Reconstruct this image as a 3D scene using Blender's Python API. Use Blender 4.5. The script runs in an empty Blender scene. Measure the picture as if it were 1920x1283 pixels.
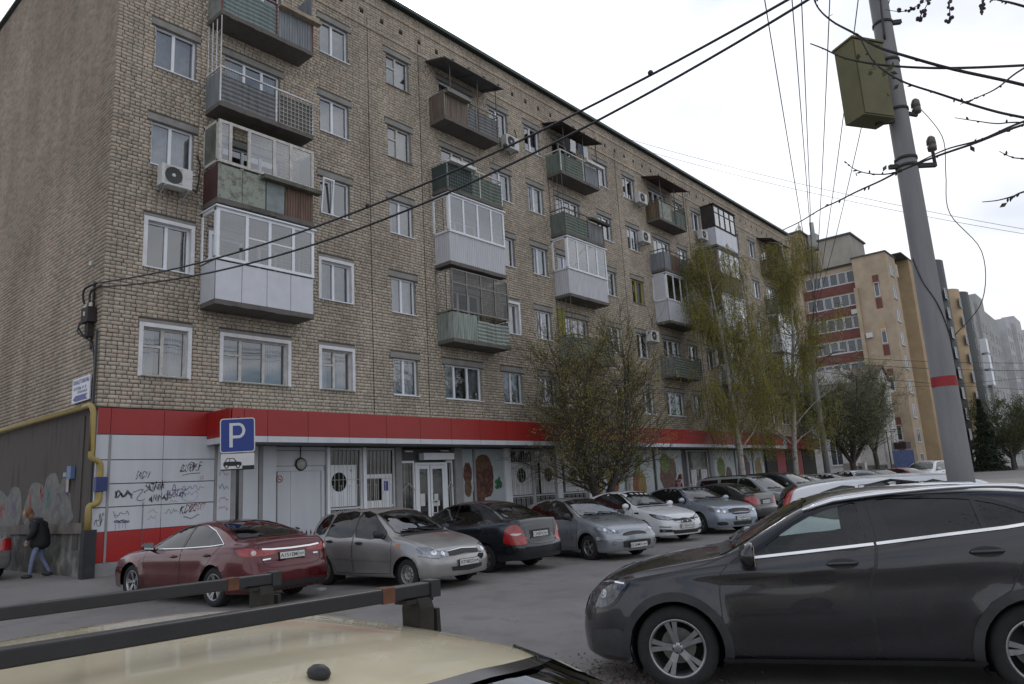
import bpy, bmesh, math, random
import numpy as np
from mathutils import Vector, Matrix
from mathutils.bvhtree import BVHTree
R = math.radians
rng = random.Random(7)
sc = bpy.context.scene
COL = sc.collection

# ---------------------------------------------------------------- camera, sky, sun, exposure
SLOPE, CY = 0.004, -18.51
def gz(x, y):
    t = min(max((y+2.3)/2.1, 0), 1); k = t*t*(3-2*t)*(1 if x < 47 else max(0, 1-(x-47)/4))
    return SLOPE*(min(max(y, -80), 40)-CY)-.05+.29*k+.0115*min(max(x-13, 0), 60)

cam_d = bpy.data.cameras.new('camera'); cam = bpy.data.objects.new('camera', cam_d); COL.objects.link(cam)
cam_d.sensor_width = 36; cam_d.lens = 25.896; cam_d.clip_start = 0.05; cam_d.clip_end = 3000
def cam_axes():
    rx, ry, rz = R(11.3001), R(-3.2590), R(49.6263)
    f = Vector((math.sin(rz)*math.cos(rx), math.cos(rz)*math.cos(rx), math.sin(rx)))
    r = Vector((math.cos(rz), -math.sin(rz), 0)); u = r.cross(f)
    return math.cos(ry)*r + math.sin(ry)*u, -math.sin(ry)*r + math.cos(ry)*u, f
_r, _u, _f = cam_axes()
CAM = Vector((-6.6805, -18.5127, 1.72))
cam.matrix_world = Matrix(((_r.x, _u.x, -_f.x, CAM.x), (_r.y, _u.y, -_f.y, CAM.y), (_r.z, _u.z, -_f.z, CAM.z), (0, 0, 0, 1)))
sc.camera = cam

SUN_AZ, SUN_EL = R(40.9), R(36.2)
SUNV = Vector((math.sin(SUN_AZ)*math.cos(SUN_EL), math.cos(SUN_AZ)*math.cos(SUN_EL), math.sin(SUN_EL)))
w = bpy.data.worlds.new('World'); sc.world = w; w.use_nodes = True
nt = w.node_tree; nt.nodes.clear()
def wn(t, **k):
    n = nt.nodes.new(t)
    for a, b in k.items(): setattr(n, a, b)
    return n
out = wn('ShaderNodeOutputWorld'); bg = wn('ShaderNodeBackground'); nt.links.new(bg.outputs[0], out.inputs[0])
sky = wn('ShaderNodeTexSky', sky_type='NISHITA', sun_disc=False, sun_elevation=SUN_EL, sun_rotation=SUN_AZ)
sky.air_density = 1.0; sky.dust_density = 1.0
SKYS = 0.14
CLX, CLY = 3.3, 1.2
bg.inputs[1].default_value = SKYS
tc = wn('ShaderNodeTexCoord'); sep = wn('ShaderNodeSeparateXYZ'); nt.links.new(tc.outputs['Generated'], sep.inputs[0])
def wm(op, a, b=None, c=None):
    n = wn('ShaderNodeMath', operation=op)
    for i, v in enumerate((a, b, c)):
        if v is None: continue
        if isinstance(v, (int, float)): n.inputs[i].default_value = v
        else: nt.links.new(v, n.inputs[i])
    return n.outputs[0]
zz = wm('ADD', wm('MAXIMUM', sep.outputs[2], 0.0), 0.12)
cv = wn('ShaderNodeCombineXYZ'); nt.links.new(wm('DIVIDE', sep.outputs[0], zz), cv.inputs[0]); nt.links.new(wm('DIVIDE', sep.outputs[1], zz), cv.inputs[1])
n1 = wn('ShaderNodeTexNoise'); n1.inputs['Scale'].default_value = 0.62; n1.inputs['Detail'].default_value = 7; n1.inputs['Roughness'].default_value = 0.55; n1.inputs['Distortion'].default_value = 0.3
mp0 = wn('ShaderNodeMapping'); mp0.inputs['Location'].default_value = (CLX, CLY, 0); nt.links.new(cv.outputs[0], mp0.inputs[0]); nt.links.new(mp0.outputs[0], n1.inputs['Vector'])
mr = wn('ShaderNodeMapRange'); nt.links.new(n1.outputs[0], mr.inputs[0]); mr.inputs[1].default_value = 0.36; mr.inputs[2].default_value = 0.50; mr.interpolation_type = 'SMOOTHSTEP'
n2 = wn('ShaderNodeTexNoise'); n2.inputs['Scale'].default_value = 1.7; n2.inputs['Detail'].default_value = 6
mp = wn('ShaderNodeMapping'); mp.inputs['Location'].default_value = (3.1, 1.7, 0); nt.links.new(cv.outputs[0], mp.inputs[0]); nt.links.new(mp.outputs[0], n2.inputs['Vector'])
cr = wn('ShaderNodeValToRGB'); nt.links.new(n2.outputs[0], cr.inputs[0])
K = 1.0/SKYS
cr.color_ramp.elements[0].position = 0.36; cr.color_ramp.elements[0].color = (0.80*K, 0.835*K, 0.92*K, 1)
cr.color_ramp.elements[1].position = 0.60; cr.color_ramp.elements[1].color = (1.06*K, 1.07*K, 1.10*K, 1)
sunv = wn('ShaderNodeVectorMath', operation='DOT_PRODUCT'); nt.links.new(tc.outputs['Generated'], sunv.inputs[0]); sunv.inputs[1].default_value = SUNV
glow = wm('MULTIPLY', wm('POWER', wm('MAXIMUM', sunv.outputs['Value'], 0.0), 8.0), 0.55)
gl2 = wm('MULTIPLY', wm('POWER', wm('MAXIMUM', sunv.outputs['Value'], 0.0), 900.0), 6.0)
fac = wm('ADD', wm('ADD', glow, gl2), 1.0)
cm = wn('ShaderNodeVectorMath', operation='SCALE'); nt.links.new(cr.outputs[0], cm.inputs[0]); nt.links.new(fac, cm.inputs['Scale'])
mx = wn('ShaderNodeMix', data_type='RGBA'); nt.links.new(wm('MULTIPLY', mr.outputs[0], 0.94), mx.inputs[0]); nt.links.new(sky.outputs[0], mx.inputs[6]); nt.links.new(cm.outputs[0], mx.inputs[7])
nt.links.new(mx.outputs[2], bg.inputs[0])

sun_d = bpy.data.lights.new('sun', 'SUN'); sun_d.energy = 1.0; sun_d.angle = R(12); sun_d.color = (1, 0.95, 0.87)
sun = bpy.data.objects.new('sun', sun_d); COL.objects.link(sun)
sun.rotation_euler = (-SUNV).to_track_quat('-Z', 'Y').to_euler()

sc.view_settings.view_transform = 'Standard'; sc.view_settings.look = 'None'
sc.view_settings.exposure = 0.05; sc.view_settings.gamma = 1.0; sc.view_settings.use_curve_mapping = False
sc.render.engine = 'CYCLES'
sc.cycles.use_denoising = True; sc.cycles.max_bounces = 8; sc.cycles.transparent_max_bounces = 24
sc.cycles.diffuse_bounces = 4; sc.cycles.glossy_bounces = 4; sc.cycles.sample_clamp_indirect = 6

# ---------------------------------------------------------------- materials
MATS = {}
def srgb(h):
    h = h.lstrip('#'); v = [int(h[i:i+2], 16)/255 for i in (0, 2, 4)]
    return tuple((c/12.92 if c <= .04045 else ((c+.055)/1.055)**2.4) for c in v)
def mat(name, col=(.5, .5, .5), rough=.6, metal=0., spec=.5, var=0., vscale=4., var2=None, bump=0., bscale=40., rand=0., coat=0., island=0., streak=False, rmod=0., alpha=1.):
    """procedural principled material: base colour broken up by noise (var), optional second stain colour, bump grain, per-object and per-island variation"""
    if name in MATS: return MATS[name]
    m = bpy.data.materials.new(name); m.use_nodes = True; MATS[name] = m
    t = m.node_tree; b = t.nodes['Principled BSDF']
    b.inputs['Roughness'].default_value = rough; b.inputs['Metallic'].default_value = metal
    b.inputs['Specular IOR Level'].default_value = spec; b.inputs['Coat Weight'].default_value = coat; b.inputs['Coat Roughness'].default_value = .03
    N = t.nodes.new; L = t.links.new
    c = N('ShaderNodeRGB'); c.outputs[0].default_value = (*col, 1); cur = c.outputs[0]
    g = N('ShaderNodeNewGeometry'); pos = g.outputs['Position']
    if var > 0 or var2:
        n = N('ShaderNodeTexNoise'); n.inputs['Scale'].default_value = vscale; n.inputs['Detail'].default_value = 6; n.inputs['Roughness'].default_value = .6
        if streak:
            mp_ = N('ShaderNodeMapping'); mp_.inputs['Scale'].default_value = (3, 3, .35); L(pos, mp_.inputs[0]); L(mp_.outputs[0], n.inputs['Vector'])
        else: L(pos, n.inputs['Vector'])
        r_ = N('ShaderNodeMapRange'); L(n.outputs[0], r_.inputs[0]); r_.inputs[1].default_value = .3; r_.inputs[2].default_value = .7
        if var2:
            mx_ = N('ShaderNodeMix'); mx_.data_type = 'RGBA'; L(cur, mx_.inputs[6]); mx_.inputs[7].default_value = (*var2, 1)
            n3 = N('ShaderNodeMapRange'); L(n.outputs[0], n3.inputs[0]); n3.inputs[1].default_value = .45; n3.inputs[2].default_value = .68; L(n3.outputs[0], mx_.inputs[0]); cur = mx_.outputs[2]
        if var > 0:
            r_.inputs[3].default_value = 1-var; r_.inputs[4].default_value = 1+var
            s = N('ShaderNodeVectorMath'); s.operation = 'SCALE'; L(cur, s.inputs[0]); L(r_.outputs[0], s.inputs['Scale']); cur = s.outputs[0]
    if rand > 0 or island > 0:
        a = rand or island
        r_ = N('ShaderNodeMapRange'); r_.inputs[3].default_value = 1-a; r_.inputs[4].default_value = 1+a
        if rand: o = N('ShaderNodeObjectInfo'); L(o.outputs['Random'], r_.inputs[0])
        else: L(g.outputs['Random Per Island'], r_.inputs[0])
        s = N('ShaderNodeVectorMath'); s.operation = 'SCALE'; L(cur, s.inputs[0]); L(r_.outputs[0], s.inputs['Scale']); cur = s.outputs[0]
    L(cur, b.inputs['Base Color'])
    if rmod:
        n = N('ShaderNodeTexNoise'); n.inputs['Scale'].default_value = vscale*1.7; n.inputs['Detail'].default_value = 5; L(pos, n.inputs['Vector'])
        r_ = N('ShaderNodeMapRange'); L(n.outputs[0], r_.inputs[0]); r_.inputs[1].default_value = .3; r_.inputs[2].default_value = .7; r_.inputs[3].default_value = max(0, rough-rmod); r_.inputs[4].default_value = rough+rmod; L(r_.outputs[0], b.inputs['Roughness'])
    if bump:
        n = N('ShaderNodeTexNoise'); n.inputs['Scale'].default_value = bscale; n.inputs['Detail'].default_value = 4; L(pos, n.inputs['Vector'])
        bp_ = N('ShaderNodeBump'); bp_.inputs['Strength'].default_value = min(1, bump); bp_.inputs['Distance'].default_value = .01; L(n.outputs[0], bp_.inputs['Height']); L(bp_.outputs[0], b.inputs['Normal'])
    return m
def glassmat(name, tint=(.6, .7, .7), refl=1.0, ior=1.5):
    """thin pane: fresnel mix of clear tinted transmission and mirror reflection"""
    if name in MATS: return MATS[name]
    m = bpy.data.materials.new(name); m.use_nodes = True; MATS[name] = m
    t = m.node_tree; t.nodes.clear(); N = t.nodes.new; L = t.links.new
    o = N('ShaderNodeOutputMaterial'); tr = N('ShaderNodeBsdfTransparent'); tr.inputs[0].default_value = (*tint, 1)
    gl = N('ShaderNodeBsdfGlossy'); gl.inputs['Roughness'].default_value = .015; gl.inputs[0].default_value = (.95, .97, 1, 1)
    fr = N('ShaderNodeFresnel'); fr.inputs[0].default_value = ior
    mu = N('ShaderNodeMath'); mu.operation = 'MULTIPLY'; mu.use_clamp = True; mu.inputs[1].default_value = refl; L(fr.outputs[0], mu.inputs[0])
    mx_ = N('ShaderNodeMixShader'); L(mu.outputs[0], mx_.inputs[0]); L(tr.outputs[0], mx_.inputs[1]); L(gl.outputs[0], mx_.inputs[2]); L(mx_.outputs[0], o.inputs[0])
    return m

# ---------------------------------------------------------------- mesh and object helpers
class MB:
    def __init__(s): s.v = []; s.f = []; s.m = []; s.sm = []
    def add(s, vs, fs, mi=0, smooth=False):
        o = len(s.v); s.v += [tuple(p) for p in vs]
        for f in fs: s.f.append(tuple(i+o for i in f)); s.m.append(mi); s.sm.append(smooth)
        return s
    def box(s, a, b, mi=0):
        x0, y0, z0 = a; x1, y1, z1 = b
        return s.add([(x0,y0,z0),(x1,y0,z0),(x1,y1,z0),(x0,y1,z0),(x0,y0,z1),(x1,y0,z1),(x1,y1,z1),(x0,y1,z1)],
              [(3,2,1,0),(4,5,6,7),(0,1,5,4),(1,2,6,5),(2,3,7,6),(3,0,4,7)], mi)
    def obox(s, c, ax, hs, mi=0):
        """oriented box: centre, three axis vectors, half sizes"""
        c = Vector(c); a, b, d = [Vector(q).normalized()*h for q, h in zip(ax, hs)]
        vs = [c-a-b-d, c+a-b-d, c+a+b-d, c-a+b-d, c-a-b+d, c+a-b+d, c+a+b+d, c-a+b+d]
        return s.add(vs, [(3,2,1,0),(4,5,6,7),(0,1,5,4),(1,2,6,5),(2,3,7,6),(3,0,4,7)], mi)
    def bar(s, p, q, w_, h_=None, mi=0, up=(0,0,1)):
        p = Vector(p); q = Vector(q); d = (q-p); n = d.normalized(); u = Vector(up)
        if abs(n.dot(u)) > .95: u = Vector((0,1,0))
        sd = n.cross(u).normalized(); u = sd.cross(n)
        return s.obox((p+q)/2, (n, sd, u), (d.length/2, w_/2, (h_ or w_)/2), mi)
    def tube(s, pts, r, n=8, mi=0, caps=True, smooth=True):
        pts = [Vector(p) for p in pts]; k = len(pts)
        rr = r if isinstance(r, (list, tuple)) else [r]*k
        vs = []; fs = []; pu = None
        for i in range(k):
            d = (pts[min(i+1, k-1)]-pts[max(i-1, 0)]).normalized()
            if pu is None:
                pu = Vector((0,0,1)) if abs(d.z) < .9 else Vector((1,0,0))
            a = d.cross(pu); a = a.normalized() if a.length > 1e-6 else Vector((1,0,0)); b = a.cross(d).normalized(); pu = b
            for j in range(n):
                t = 2*math.pi*j/n; vs.append(pts[i]+(a*math.cos(t)+b*math.sin(t))*rr[i])
        for i in range(k-1):
            for j in range(n): fs.append((i*n+j, i*n+(j+1) % n, (i+1)*n+(j+1) % n, (i+1)*n+j))
        s.add(vs, fs, mi, smooth)
        if caps:
            o = len(s.v)-len(vs)
            s.f.append(tuple(o+j for j in reversed(range(n)))); s.m.append(mi); s.sm.append(False)
            s.f.append(tuple(o+(k-1)*n+j for j in range(n))); s.m.append(mi); s.sm.append(False)
        return s
    def cyl(s, p, q, r, n=16, mi=0, r2=None, smooth=True): return s.tube([p, q], [r, r if r2 is None else r2], n, mi, True, smooth)
    def prism(s, poly, o, u, v, depth, mi=0):
        """2D polygon (counter-clockwise in u,v) extruded by depth along u x v"""
        o = Vector(o); u = Vector(u); v = Vector(v); n = u.cross(v).normalized()*depth; k = len(poly)
        a = [o+u*x+v*y for x, y in poly]; b = [p+n for p in a]
        return s.add(a+b, [tuple(reversed(range(k))), tuple(range(k, 2*k))]+[(i, (i+1) % k, k+(i+1) % k, k+i) for i in range(k)], mi)
    def lathe(s, prof, c, ax, n=24, mi=0, smooth=True):
        """profile of (radius, offset along axis)"""
        c = Vector(c); ax = Vector(ax).normalized(); u = ax.orthogonal().normalized(); w_ = ax.cross(u); k = len(prof); vs = []
        for r_, h in prof:
            for j in range(n): t = 2*math.pi*j/n; vs.append(c+ax*h+(u*math.cos(t)+w_*math.sin(t))*r_)
        return s.add(vs, [(i*n+j, i*n+(j+1) % n, (i+1)*n+(j+1) % n, (i+1)*n+j) for i in range(k-1) for j in range(n)], mi, smooth)
    def ball(s, c, r, n=12, mi=0, sc_=(1,1,1)):
        vs = []; fs = []; h = n//2+1
        for i in range(h+1):
            a = math.pi*i/h
            for j in range(n): t = 2*math.pi*j/n; vs.append((c[0]+r*sc_[0]*math.sin(a)*math.cos(t), c[1]+r*sc_[1]*math.sin(a)*math.sin(t), c[2]+r*sc_[2]*math.cos(a)))
        for i in range(h):
            for j in range(n): fs.append((i*n+j, (i+1)*n+j, (i+1)*n+(j+1) % n, i*n+(j+1) % n))
        return s.add(vs, fs, mi, True)
    def mesh(s, name, mats):
        me = bpy.data.meshes.new(name); me.from_pydata(s.v, [], s.f)
        for m in (mats if isinstance(mats, (list, tuple)) else [mats]): me.materials.append(m)
        if any(s.m): me.polygons.foreach_set('material_index', s.m)
        if any(s.sm): me.polygons.foreach_set('use_smooth', s.sm)
        me.update(); return me
    def build(s, name, mats, parent=None, local=False):
        """link as ONE object; world-space vertices are moved into the parent's frame"""
        if parent is not None and not local:
            inv = WORLD(parent).inverted(); s.v = [tuple(inv @ Vector(p)) for p in s.v]
        return link(name, s.mesh(name, mats), parent)
def WORLD(o):
    m = o.matrix_local.copy() if o.parent else Matrix.LocRotScale(o.location, o.rotation_euler, o.scale)
    m = Matrix.LocRotScale(o.location, o.rotation_euler, o.scale)
    return WORLD(o.parent) @ m if o.parent else m
def link(name, me, parent=None, loc=None):
    o = bpy.data.objects.new(name, me); COL.objects.link(o)
    if parent is not None: o.parent = parent
    if loc is not None: o.location = loc
    return o
def tag(o, label=None, cat=None, group=None, kind=None):
    for k_, v_ in (('label', label), ('category', cat), ('group', group), ('kind', kind)):
        if v_: o[k_] = v_
    return o
def thing(name, label, cat, loc=(0,0,0), rotz=0, group=None, tilt=False):
    o = bpy.data.objects.new(name, None); COL.objects.link(o); o.empty_display_size = .2
    o.location = loc; o.rotation_euler = (0, 0, rotz)
    if tilt:  # stand square on the sloping ground
        n = Vector((0, -SLOPE, 1)).normalized(); q = Vector((0,0,1)).rotation_difference(n).to_matrix() @ Matrix.Rotation(rotz, 3, 'Z')
        o.rotation_euler = q.to_euler()
    return tag(o, label, cat, group)
def shell(o, th):
    md = o.modifiers.new('thickness', 'SOLIDIFY'); md.thickness = th; return o
def poly_text(txt, size=1.0, spacing=1.0, bold=0.0):
    """built-in font outline -> (verts2d, faces), origin at the left end of the baseline"""
    cu = bpy.data.curves.new('lettering', 'FONT'); cu.body = txt; cu.size = size; cu.space_character = spacing; cu.offset = bold; cu.resolution_u = 3
    o = bpy.data.objects.new('lettering', cu); COL.objects.link(o)
    dg = bpy.context.evaluated_depsgraph_get(); me = o.evaluated_get(dg).to_mesh()
    v = [(p.co.x, p.co.y) for p in me.vertices]; f = [tuple(p.vertices) for p in me.polygons]
    o.evaluated_get(dg).to_mesh_clear(); bpy.data.objects.remove(o); bpy.data.curves.remove(cu)
    return v, f
def text(mb, txt, o, u, v, height, width=None, mi=0, center=True, bold=0.0):
    """flat lettering fitted to a height (capital height) and, optionally, a width, laid on the plane o + u*x + v*y"""
    vs, fs = poly_text(txt, 1.0, bold=bold)
    if not vs: return
    xs = [p[0] for p in vs]; ys = [p[1] for p in vs]; x0, x1 = min(xs), max(xs); y0 = min(ys); y1 = max(ys)
    sy = height/(y1-y0); sx = sy if width is None else width/(x1-x0)
    o = Vector(o); u = Vector(u); v = Vector(v); cx = (x0+x1)/2 if center else x0
    mb.add([o+u*((p[0]-cx)*sx)+v*((p[1]-y0)*sy) for p in vs], fs, mi)
def stroke(mb, pts, o, u, v, wd, mi=0):
    """flat brush stroke along a 2D polyline"""
    o = Vector(o); u = Vector(u); v = Vector(v); k = len(pts); L_ = []
    for i in range(k):
        a = pts[max(i-1, 0)]; b = pts[min(i+1, k-1)]; dx, dy = b[0]-a[0], b[1]-a[1]; l = math.hypot(dx, dy) or 1
        nx, ny = -dy/l*wd/2, dx/l*wd/2; x, y = pts[i]
        L_ += [o+u*(x+nx)+v*(y+ny), o+u*(x-nx)+v*(y-ny)]
    mb.add(L_, [(2*i, 2*i+1, 2*i+3, 2*i+2) for i in range(k-1)], mi)
def smooth2(pts, n=4, closed=False):
    """Catmull-Rom through 2D or 3D points"""
    k = len(pts); o = []; rngk = k if closed else k-1
    for i in range(rngk):
        p = [pts[(i+j) % k] if closed else pts[min(max(i+j, 0), k-1)] for j in (-1, 0, 1, 2)]
        for s in range(n):
            t = s/n
            o.append(tuple(.5*(2*b+(c-a)*t+(2*a-5*b+4*c-d)*t*t+(-a+3*b-3*c+d)*t**3) for a, b, c, d in zip(*p)))
    if not closed: o.append(tuple(pts[-1]))
    return o
# ---------------------------------------------------------------- ground
def asphalt():
    m = bpy.data.materials.new('asphalt'); m.use_nodes = True; t = m.node_tree; b = t.nodes['Principled BSDF']; N = t.nodes.new; L = t.links.new
    g = N('ShaderNodeNewGeometry'); P_ = g.outputs['Position']
    def noise(s, d=6, r=.6):
        n = N('ShaderNodeTexNoise'); n.inputs['Scale'].default_value = s; n.inputs['Detail'].default_value = d; n.inputs['Roughness'].default_value = r; L(P_, n.inputs['Vector']); return n.outputs[0]
    def rmp(i, a, c, lo=0., hi=1.):
        n = N('ShaderNodeMapRange'); L(i, n.inputs[0]); n.inputs[1].default_value = a; n.inputs[2].default_value = c; n.inputs[3].default_value = lo; n.inputs[4].default_value = hi; return n.outputs[0]
    def mix(f, a, c, bt='MIX'):
        n = N('ShaderNodeMix'); n.data_type = 'RGBA'; n.blend_type = bt
        for i, v in ((0, f), (6, a), (7, c)):
            if isinstance(v, tuple): n.inputs[i].default_value = (*v, 1)
            elif isinstance(v, float): n.inputs[i].default_value = v
            else: L(v, n.inputs[i])
        return n.outputs[2]
    c = mix(rmp(noise(.35, 5), .35, .65), (.205,.193,.187), (.262,.248,.238))
    c = mix(rmp(noise(1.7, 6), .50, .72), c, (.15,.14,.135))            # damp and oil patches
    c = mix(rmp(noise(.9, 8, .7), .58, .66, 0, .5), c, (.30,.278,.25))    # dust
    v = N('ShaderNodeTexVoronoi'); v.inputs['Scale'].default_value = 85; L(P_, v.inputs['Vector'])
    c = mix(rmp(v.outputs['Distance'], .0, .55, .35, 0), c, (.36,.345,.325))  # stone chips
    c = mix(rmp(noise(160, 2), .35, .7, .0, .5), c, (.085,.08,.077))
    # cracks: thin lines where a distorted voronoi cell edge passes, broken up by noise
    mp = N('ShaderNodeMapping'); L(P_, mp.inputs[0]); nn = N('ShaderNodeTexNoise'); nn.inputs['Scale'].default_value = .9; nn.inputs['Detail'].default_value = 5; L(P_, nn.inputs['Vector'])
    va = N('ShaderNodeVectorMath'); va.operation = 'MULTIPLY_ADD'; L(nn.outputs['Color'], va.inputs[0]); va.inputs[1].default_value = (1.6,1.6,0); L(mp.outputs[0], va.inputs[2])
    ve = N('ShaderNodeTexVoronoi'); ve.feature = 'DISTANCE_TO_EDGE'; ve.inputs['Scale'].default_value = .33; L(va.outputs[0], ve.inputs['Vector'])
    crk = rmp(ve.outputs['Distance'], .0, .005, .7, 0); brk = rmp(noise(.5, 3), .52, .62); cm_ = N('ShaderNodeMath'); cm_.operation = 'MULTIPLY'; L(crk, cm_.inputs[0]); L(brk, cm_.inputs[1])
    c = mix(cm_.outputs[0], c, (.03,.028,.027)); L(c, b.inputs['Base Color'])
    L(rmp(noise(1.7, 6), .5, .75, .92, .62), b.inputs['Roughness'])
    bp = N('ShaderNodeBump'); bp.inputs['Strength'].default_value = .55; bp.inputs['Distance'].default_value = .006; L(v.outputs['Distance'], bp.inputs['Height']); L(bp.outputs[0], b.inputs['Normal'])
    return m
PLASTIC = mat('black_plastic', (.02,.02,.021), .55, var=.15, vscale=15)
ASPH = asphalt()
def sheet(name, xs, ys, m, dz=0, jit=0):
    mb = MB(); vs = [(x, y, gz(x, y)+dz+(rng.uniform(-jit, jit) if jit else 0)) for y in ys for x in xs]; n = len(xs)
    mb.add(vs, [(j*n+i, j*n+i+1, (j+1)*n+i+1, (j+1)*n+i) for j in range(len(ys)-1) for i in range(n-1)], 0, True)
    return tag(mb.build(name, m), kind='structure')
sheet('ground', [-900,-300,-100,-40]+list(range(-20, 12, 4))+[13,16,20,24,28,32,36,40,44,46.9,47.5,48,49,50,51,60,73,100,200,400,900,1600], [-900,-300,-120,-80,-40]+[q*.5-24 for q in range(0, 44)]+[-2.3+.15*k for k in range(15)]+[0,4,10,20,40,100,300,900], ASPH)
SIDEW = mat('worn_pavement', (.20,.185,.17), .9, var=.35, vscale=2.5, var2=(.12,.11,.10), bump=.4, bscale=60)
mb = MB()   # raised pavement with a kerb along the shops, from the landing by the hydrant pipe to the end of the block
xs = [q*1.0 for q in range(3, 48)]
for a, b_ in zip(xs, xs[1:]):
    z = gz(a,-2.3); mb.box((a+.004, -2.40, z-.1), (b_-.004, -2.26, z+.10+rng.uniform(-.008,.008)))
kb = mb.build('kerb', mat('kerb_stone', (.30,.29,.275), .9, var=.3, vscale=3, bump=.3)); tag(kb, kind='structure')
sheet('pavement', [3,10,20,30,40,46.9], [-2.255+.15*k for k in range(16)], SIDEW, .004)
mb = MB()   # loose grit swept to the near edge of the street
for k in range(1500):
    x = rng.gauss(-.75, .45); y = rng.gauss(-14.5, .45); s = rng.uniform(.003, .010); z = gz(x, y)
    mb.obox((x, y, z+s*.4), (Vector((rng.random(), rng.random(), .1)), Vector((-rng.random(), rng.random(), 0)), (0,0,1)), (s, s*.8, s*.6), rng.randrange(3))
tag(mb.build('grit', [mat('grit_grey', (.22,.2,.18), .9), mat('grit_red', (.19,.10,.075), .9), mat('grit_dark', (.08,.075,.07), .9)]), kind='stuff')

# ---------------------------------------------------------------- main building
def brickmat(name, c1, c2, c3, mul=1.0):
    m = bpy.data.materials.new(name); m.use_nodes = True; t = m.node_tree; b = t.nodes['Principled BSDF']; N = t.nodes.new; L = t.links.new
    g = N('ShaderNodeNewGeometry'); b.inputs['Roughness'].default_value = .92; b.inputs['Specular IOR Level'].default_value = .2
    def noise(s, d=5): n = N('ShaderNodeTexNoise'); n.inputs['Scale'].default_value = s; n.inputs['Detail'].default_value = d; L(g.outputs['Position'], n.inputs['Vector']); return n.outputs[0]
    def mr(i, a, c, lo=0., hi=1.): n = N('ShaderNodeMapRange'); L(i, n.inputs[0]); n.inputs[1].default_value = a; n.inputs[2].default_value = c; n.inputs[3].default_value = lo; n.inputs[4].default_value = hi; return n.outputs[0]
    def mix(f, a, c):
        n = N('ShaderNodeMix'); n.data_type = 'RGBA'; L(f, n.inputs[0])
        for i, v in ((6, a), (7, c)):
            if isinstance(v, tuple): n.inputs[i].default_value = (*v, 1)
            else: L(v, n.inputs[i])
        return n.outputs[2]
    c = mix(mr(noise(.30), .42, .66), c1, c2)
    at = N('ShaderNodeAttribute'); at.attribute_name = 'tone'
    c = mix(mr(at.outputs['Fac'], .86, .97, 0, .55), c, c3)
    mp = N('ShaderNodeMapping'); mp.inputs['Scale'].default_value = (.8,.8,.16); L(g.outputs['Position'], mp.inputs[0]); n = N('ShaderNodeTexNoise'); n.inputs['Scale'].default_value = 1.0; n.inputs['Detail'].default_value = 7; L(mp.outputs[0], n.inputs['Vector'])
    s = N('ShaderNodeVectorMath'); s.operation = 'SCALE'; L(c, s.inputs[0])
    a = N('ShaderNodeMath'); a.operation = 'MULTIPLY'; L(mr(at.outputs['Fac'], 0, 1, .80*mul, 1.14*mul), a.inputs[0]); L(mr(n.outputs[0], .3, .7, .80, 1.12), a.inputs[1])
    a2 = N('ShaderNodeMath'); a2.operation = 'MULTIPLY'; L(a.outputs[0], a2.inputs[0]); L(mr(noise(38, 3), .3, .7, .88, 1.10), a2.inputs[1]); L(a2.outputs[0], s.inputs['Scale']); L(s.outputs[0], b.inputs['Base Color'])
    bp = N('ShaderNodeBump'); bp.inputs['Strength'].default_value = .35; bp.inputs['Distance'].default_value = .006; L(noise(70, 3), bp.inputs['Height']); L(bp.outputs[0], b.inputs['Normal'])
    return m
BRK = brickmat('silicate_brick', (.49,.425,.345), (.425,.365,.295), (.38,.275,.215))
BRKE = brickmat('silicate_brick_shaded', (.40,.335,.27), (.325,.265,.21), (.34,.225,.175))  # same brick as the front, colours darkened for the weaker light on the gable
MORT = mat('mortar', (.085,.078,.070), .95, var=.3, vscale=3)
PLAST = mat('grey_plaster', (.25,.24,.225), .9, var=.2, vscale=3, bump=.2)
CONC = mat('concrete', (.24,.225,.205), .9, var=.35, vscale=2.5, streak=True, bump=.3)
DCONC = mat('stained_concrete', (.15,.138,.125), .92, var=.4, vscale=2.2, var2=(.085,.078,.07), bump=.3)
PVC = mat('white_pvc', (.74,.76,.80), .35, var=.06, vscale=2)
OLDW = mat('old_white_wood', (.50,.48,.45), .7, var=.25, vscale=8)
TRIMW = mat('white_reveal', (.66,.66,.68), .6, var=.12, vscale=4)
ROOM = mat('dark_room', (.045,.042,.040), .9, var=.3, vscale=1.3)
PANE = glassmat('window_glass', (.72,.76,.78), 2.1, 1.85)
CURT = mat('net_curtain', (.50,.50,.52), .95, var=.25, vscale=3, rand=.25)
CURT2 = mat('warm_curtain', (.30,.24,.20), .95, var=.25, vscale=3, rand=.3)
METAL_ROOF = mat('roof_flashing', (.055,.075,.07), .5, .3, var=.2)
BX1, TOPZ, BZ0 = 47.9, 19.5, 4.16
bld = thing('apartment_building', 'long five-storey grey brick apartment building over a shop floor, rows of odd balconies', 'building', (0, 0, gz(0,0)))
ZB, ZT = 4.98, 6.22
ROW = lambda k: 2.8*(k-1)
OPEN = []   # wall openings (x0, x1, z0, z1)
LINT = []
WINS = []
def win(x0, x1, k, lights=(.46,.54), style='pvc', trim=False, curtain=None, zb=None, zt=None, transom=(), lint=True, ajar=None):
    z0 = (zb if zb is not None else ZB)+ROW(k); z1 = (zt if zt is not None else ZT)+ROW(k)
    OPEN.append((x0, x1, z0, z1)); WINS.append((x0, x1, z0, z1, lights, style, trim, curtain, transom, ajar))
    if lint: LINT.append((x0-.12, x1+.12, z1+.005, z1+.19))
rg = random.Random(3)
def ctn(p=.6): return rg.choice(['net', 'net', 'half', 'warm']) if rg.random() < p else None
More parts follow.
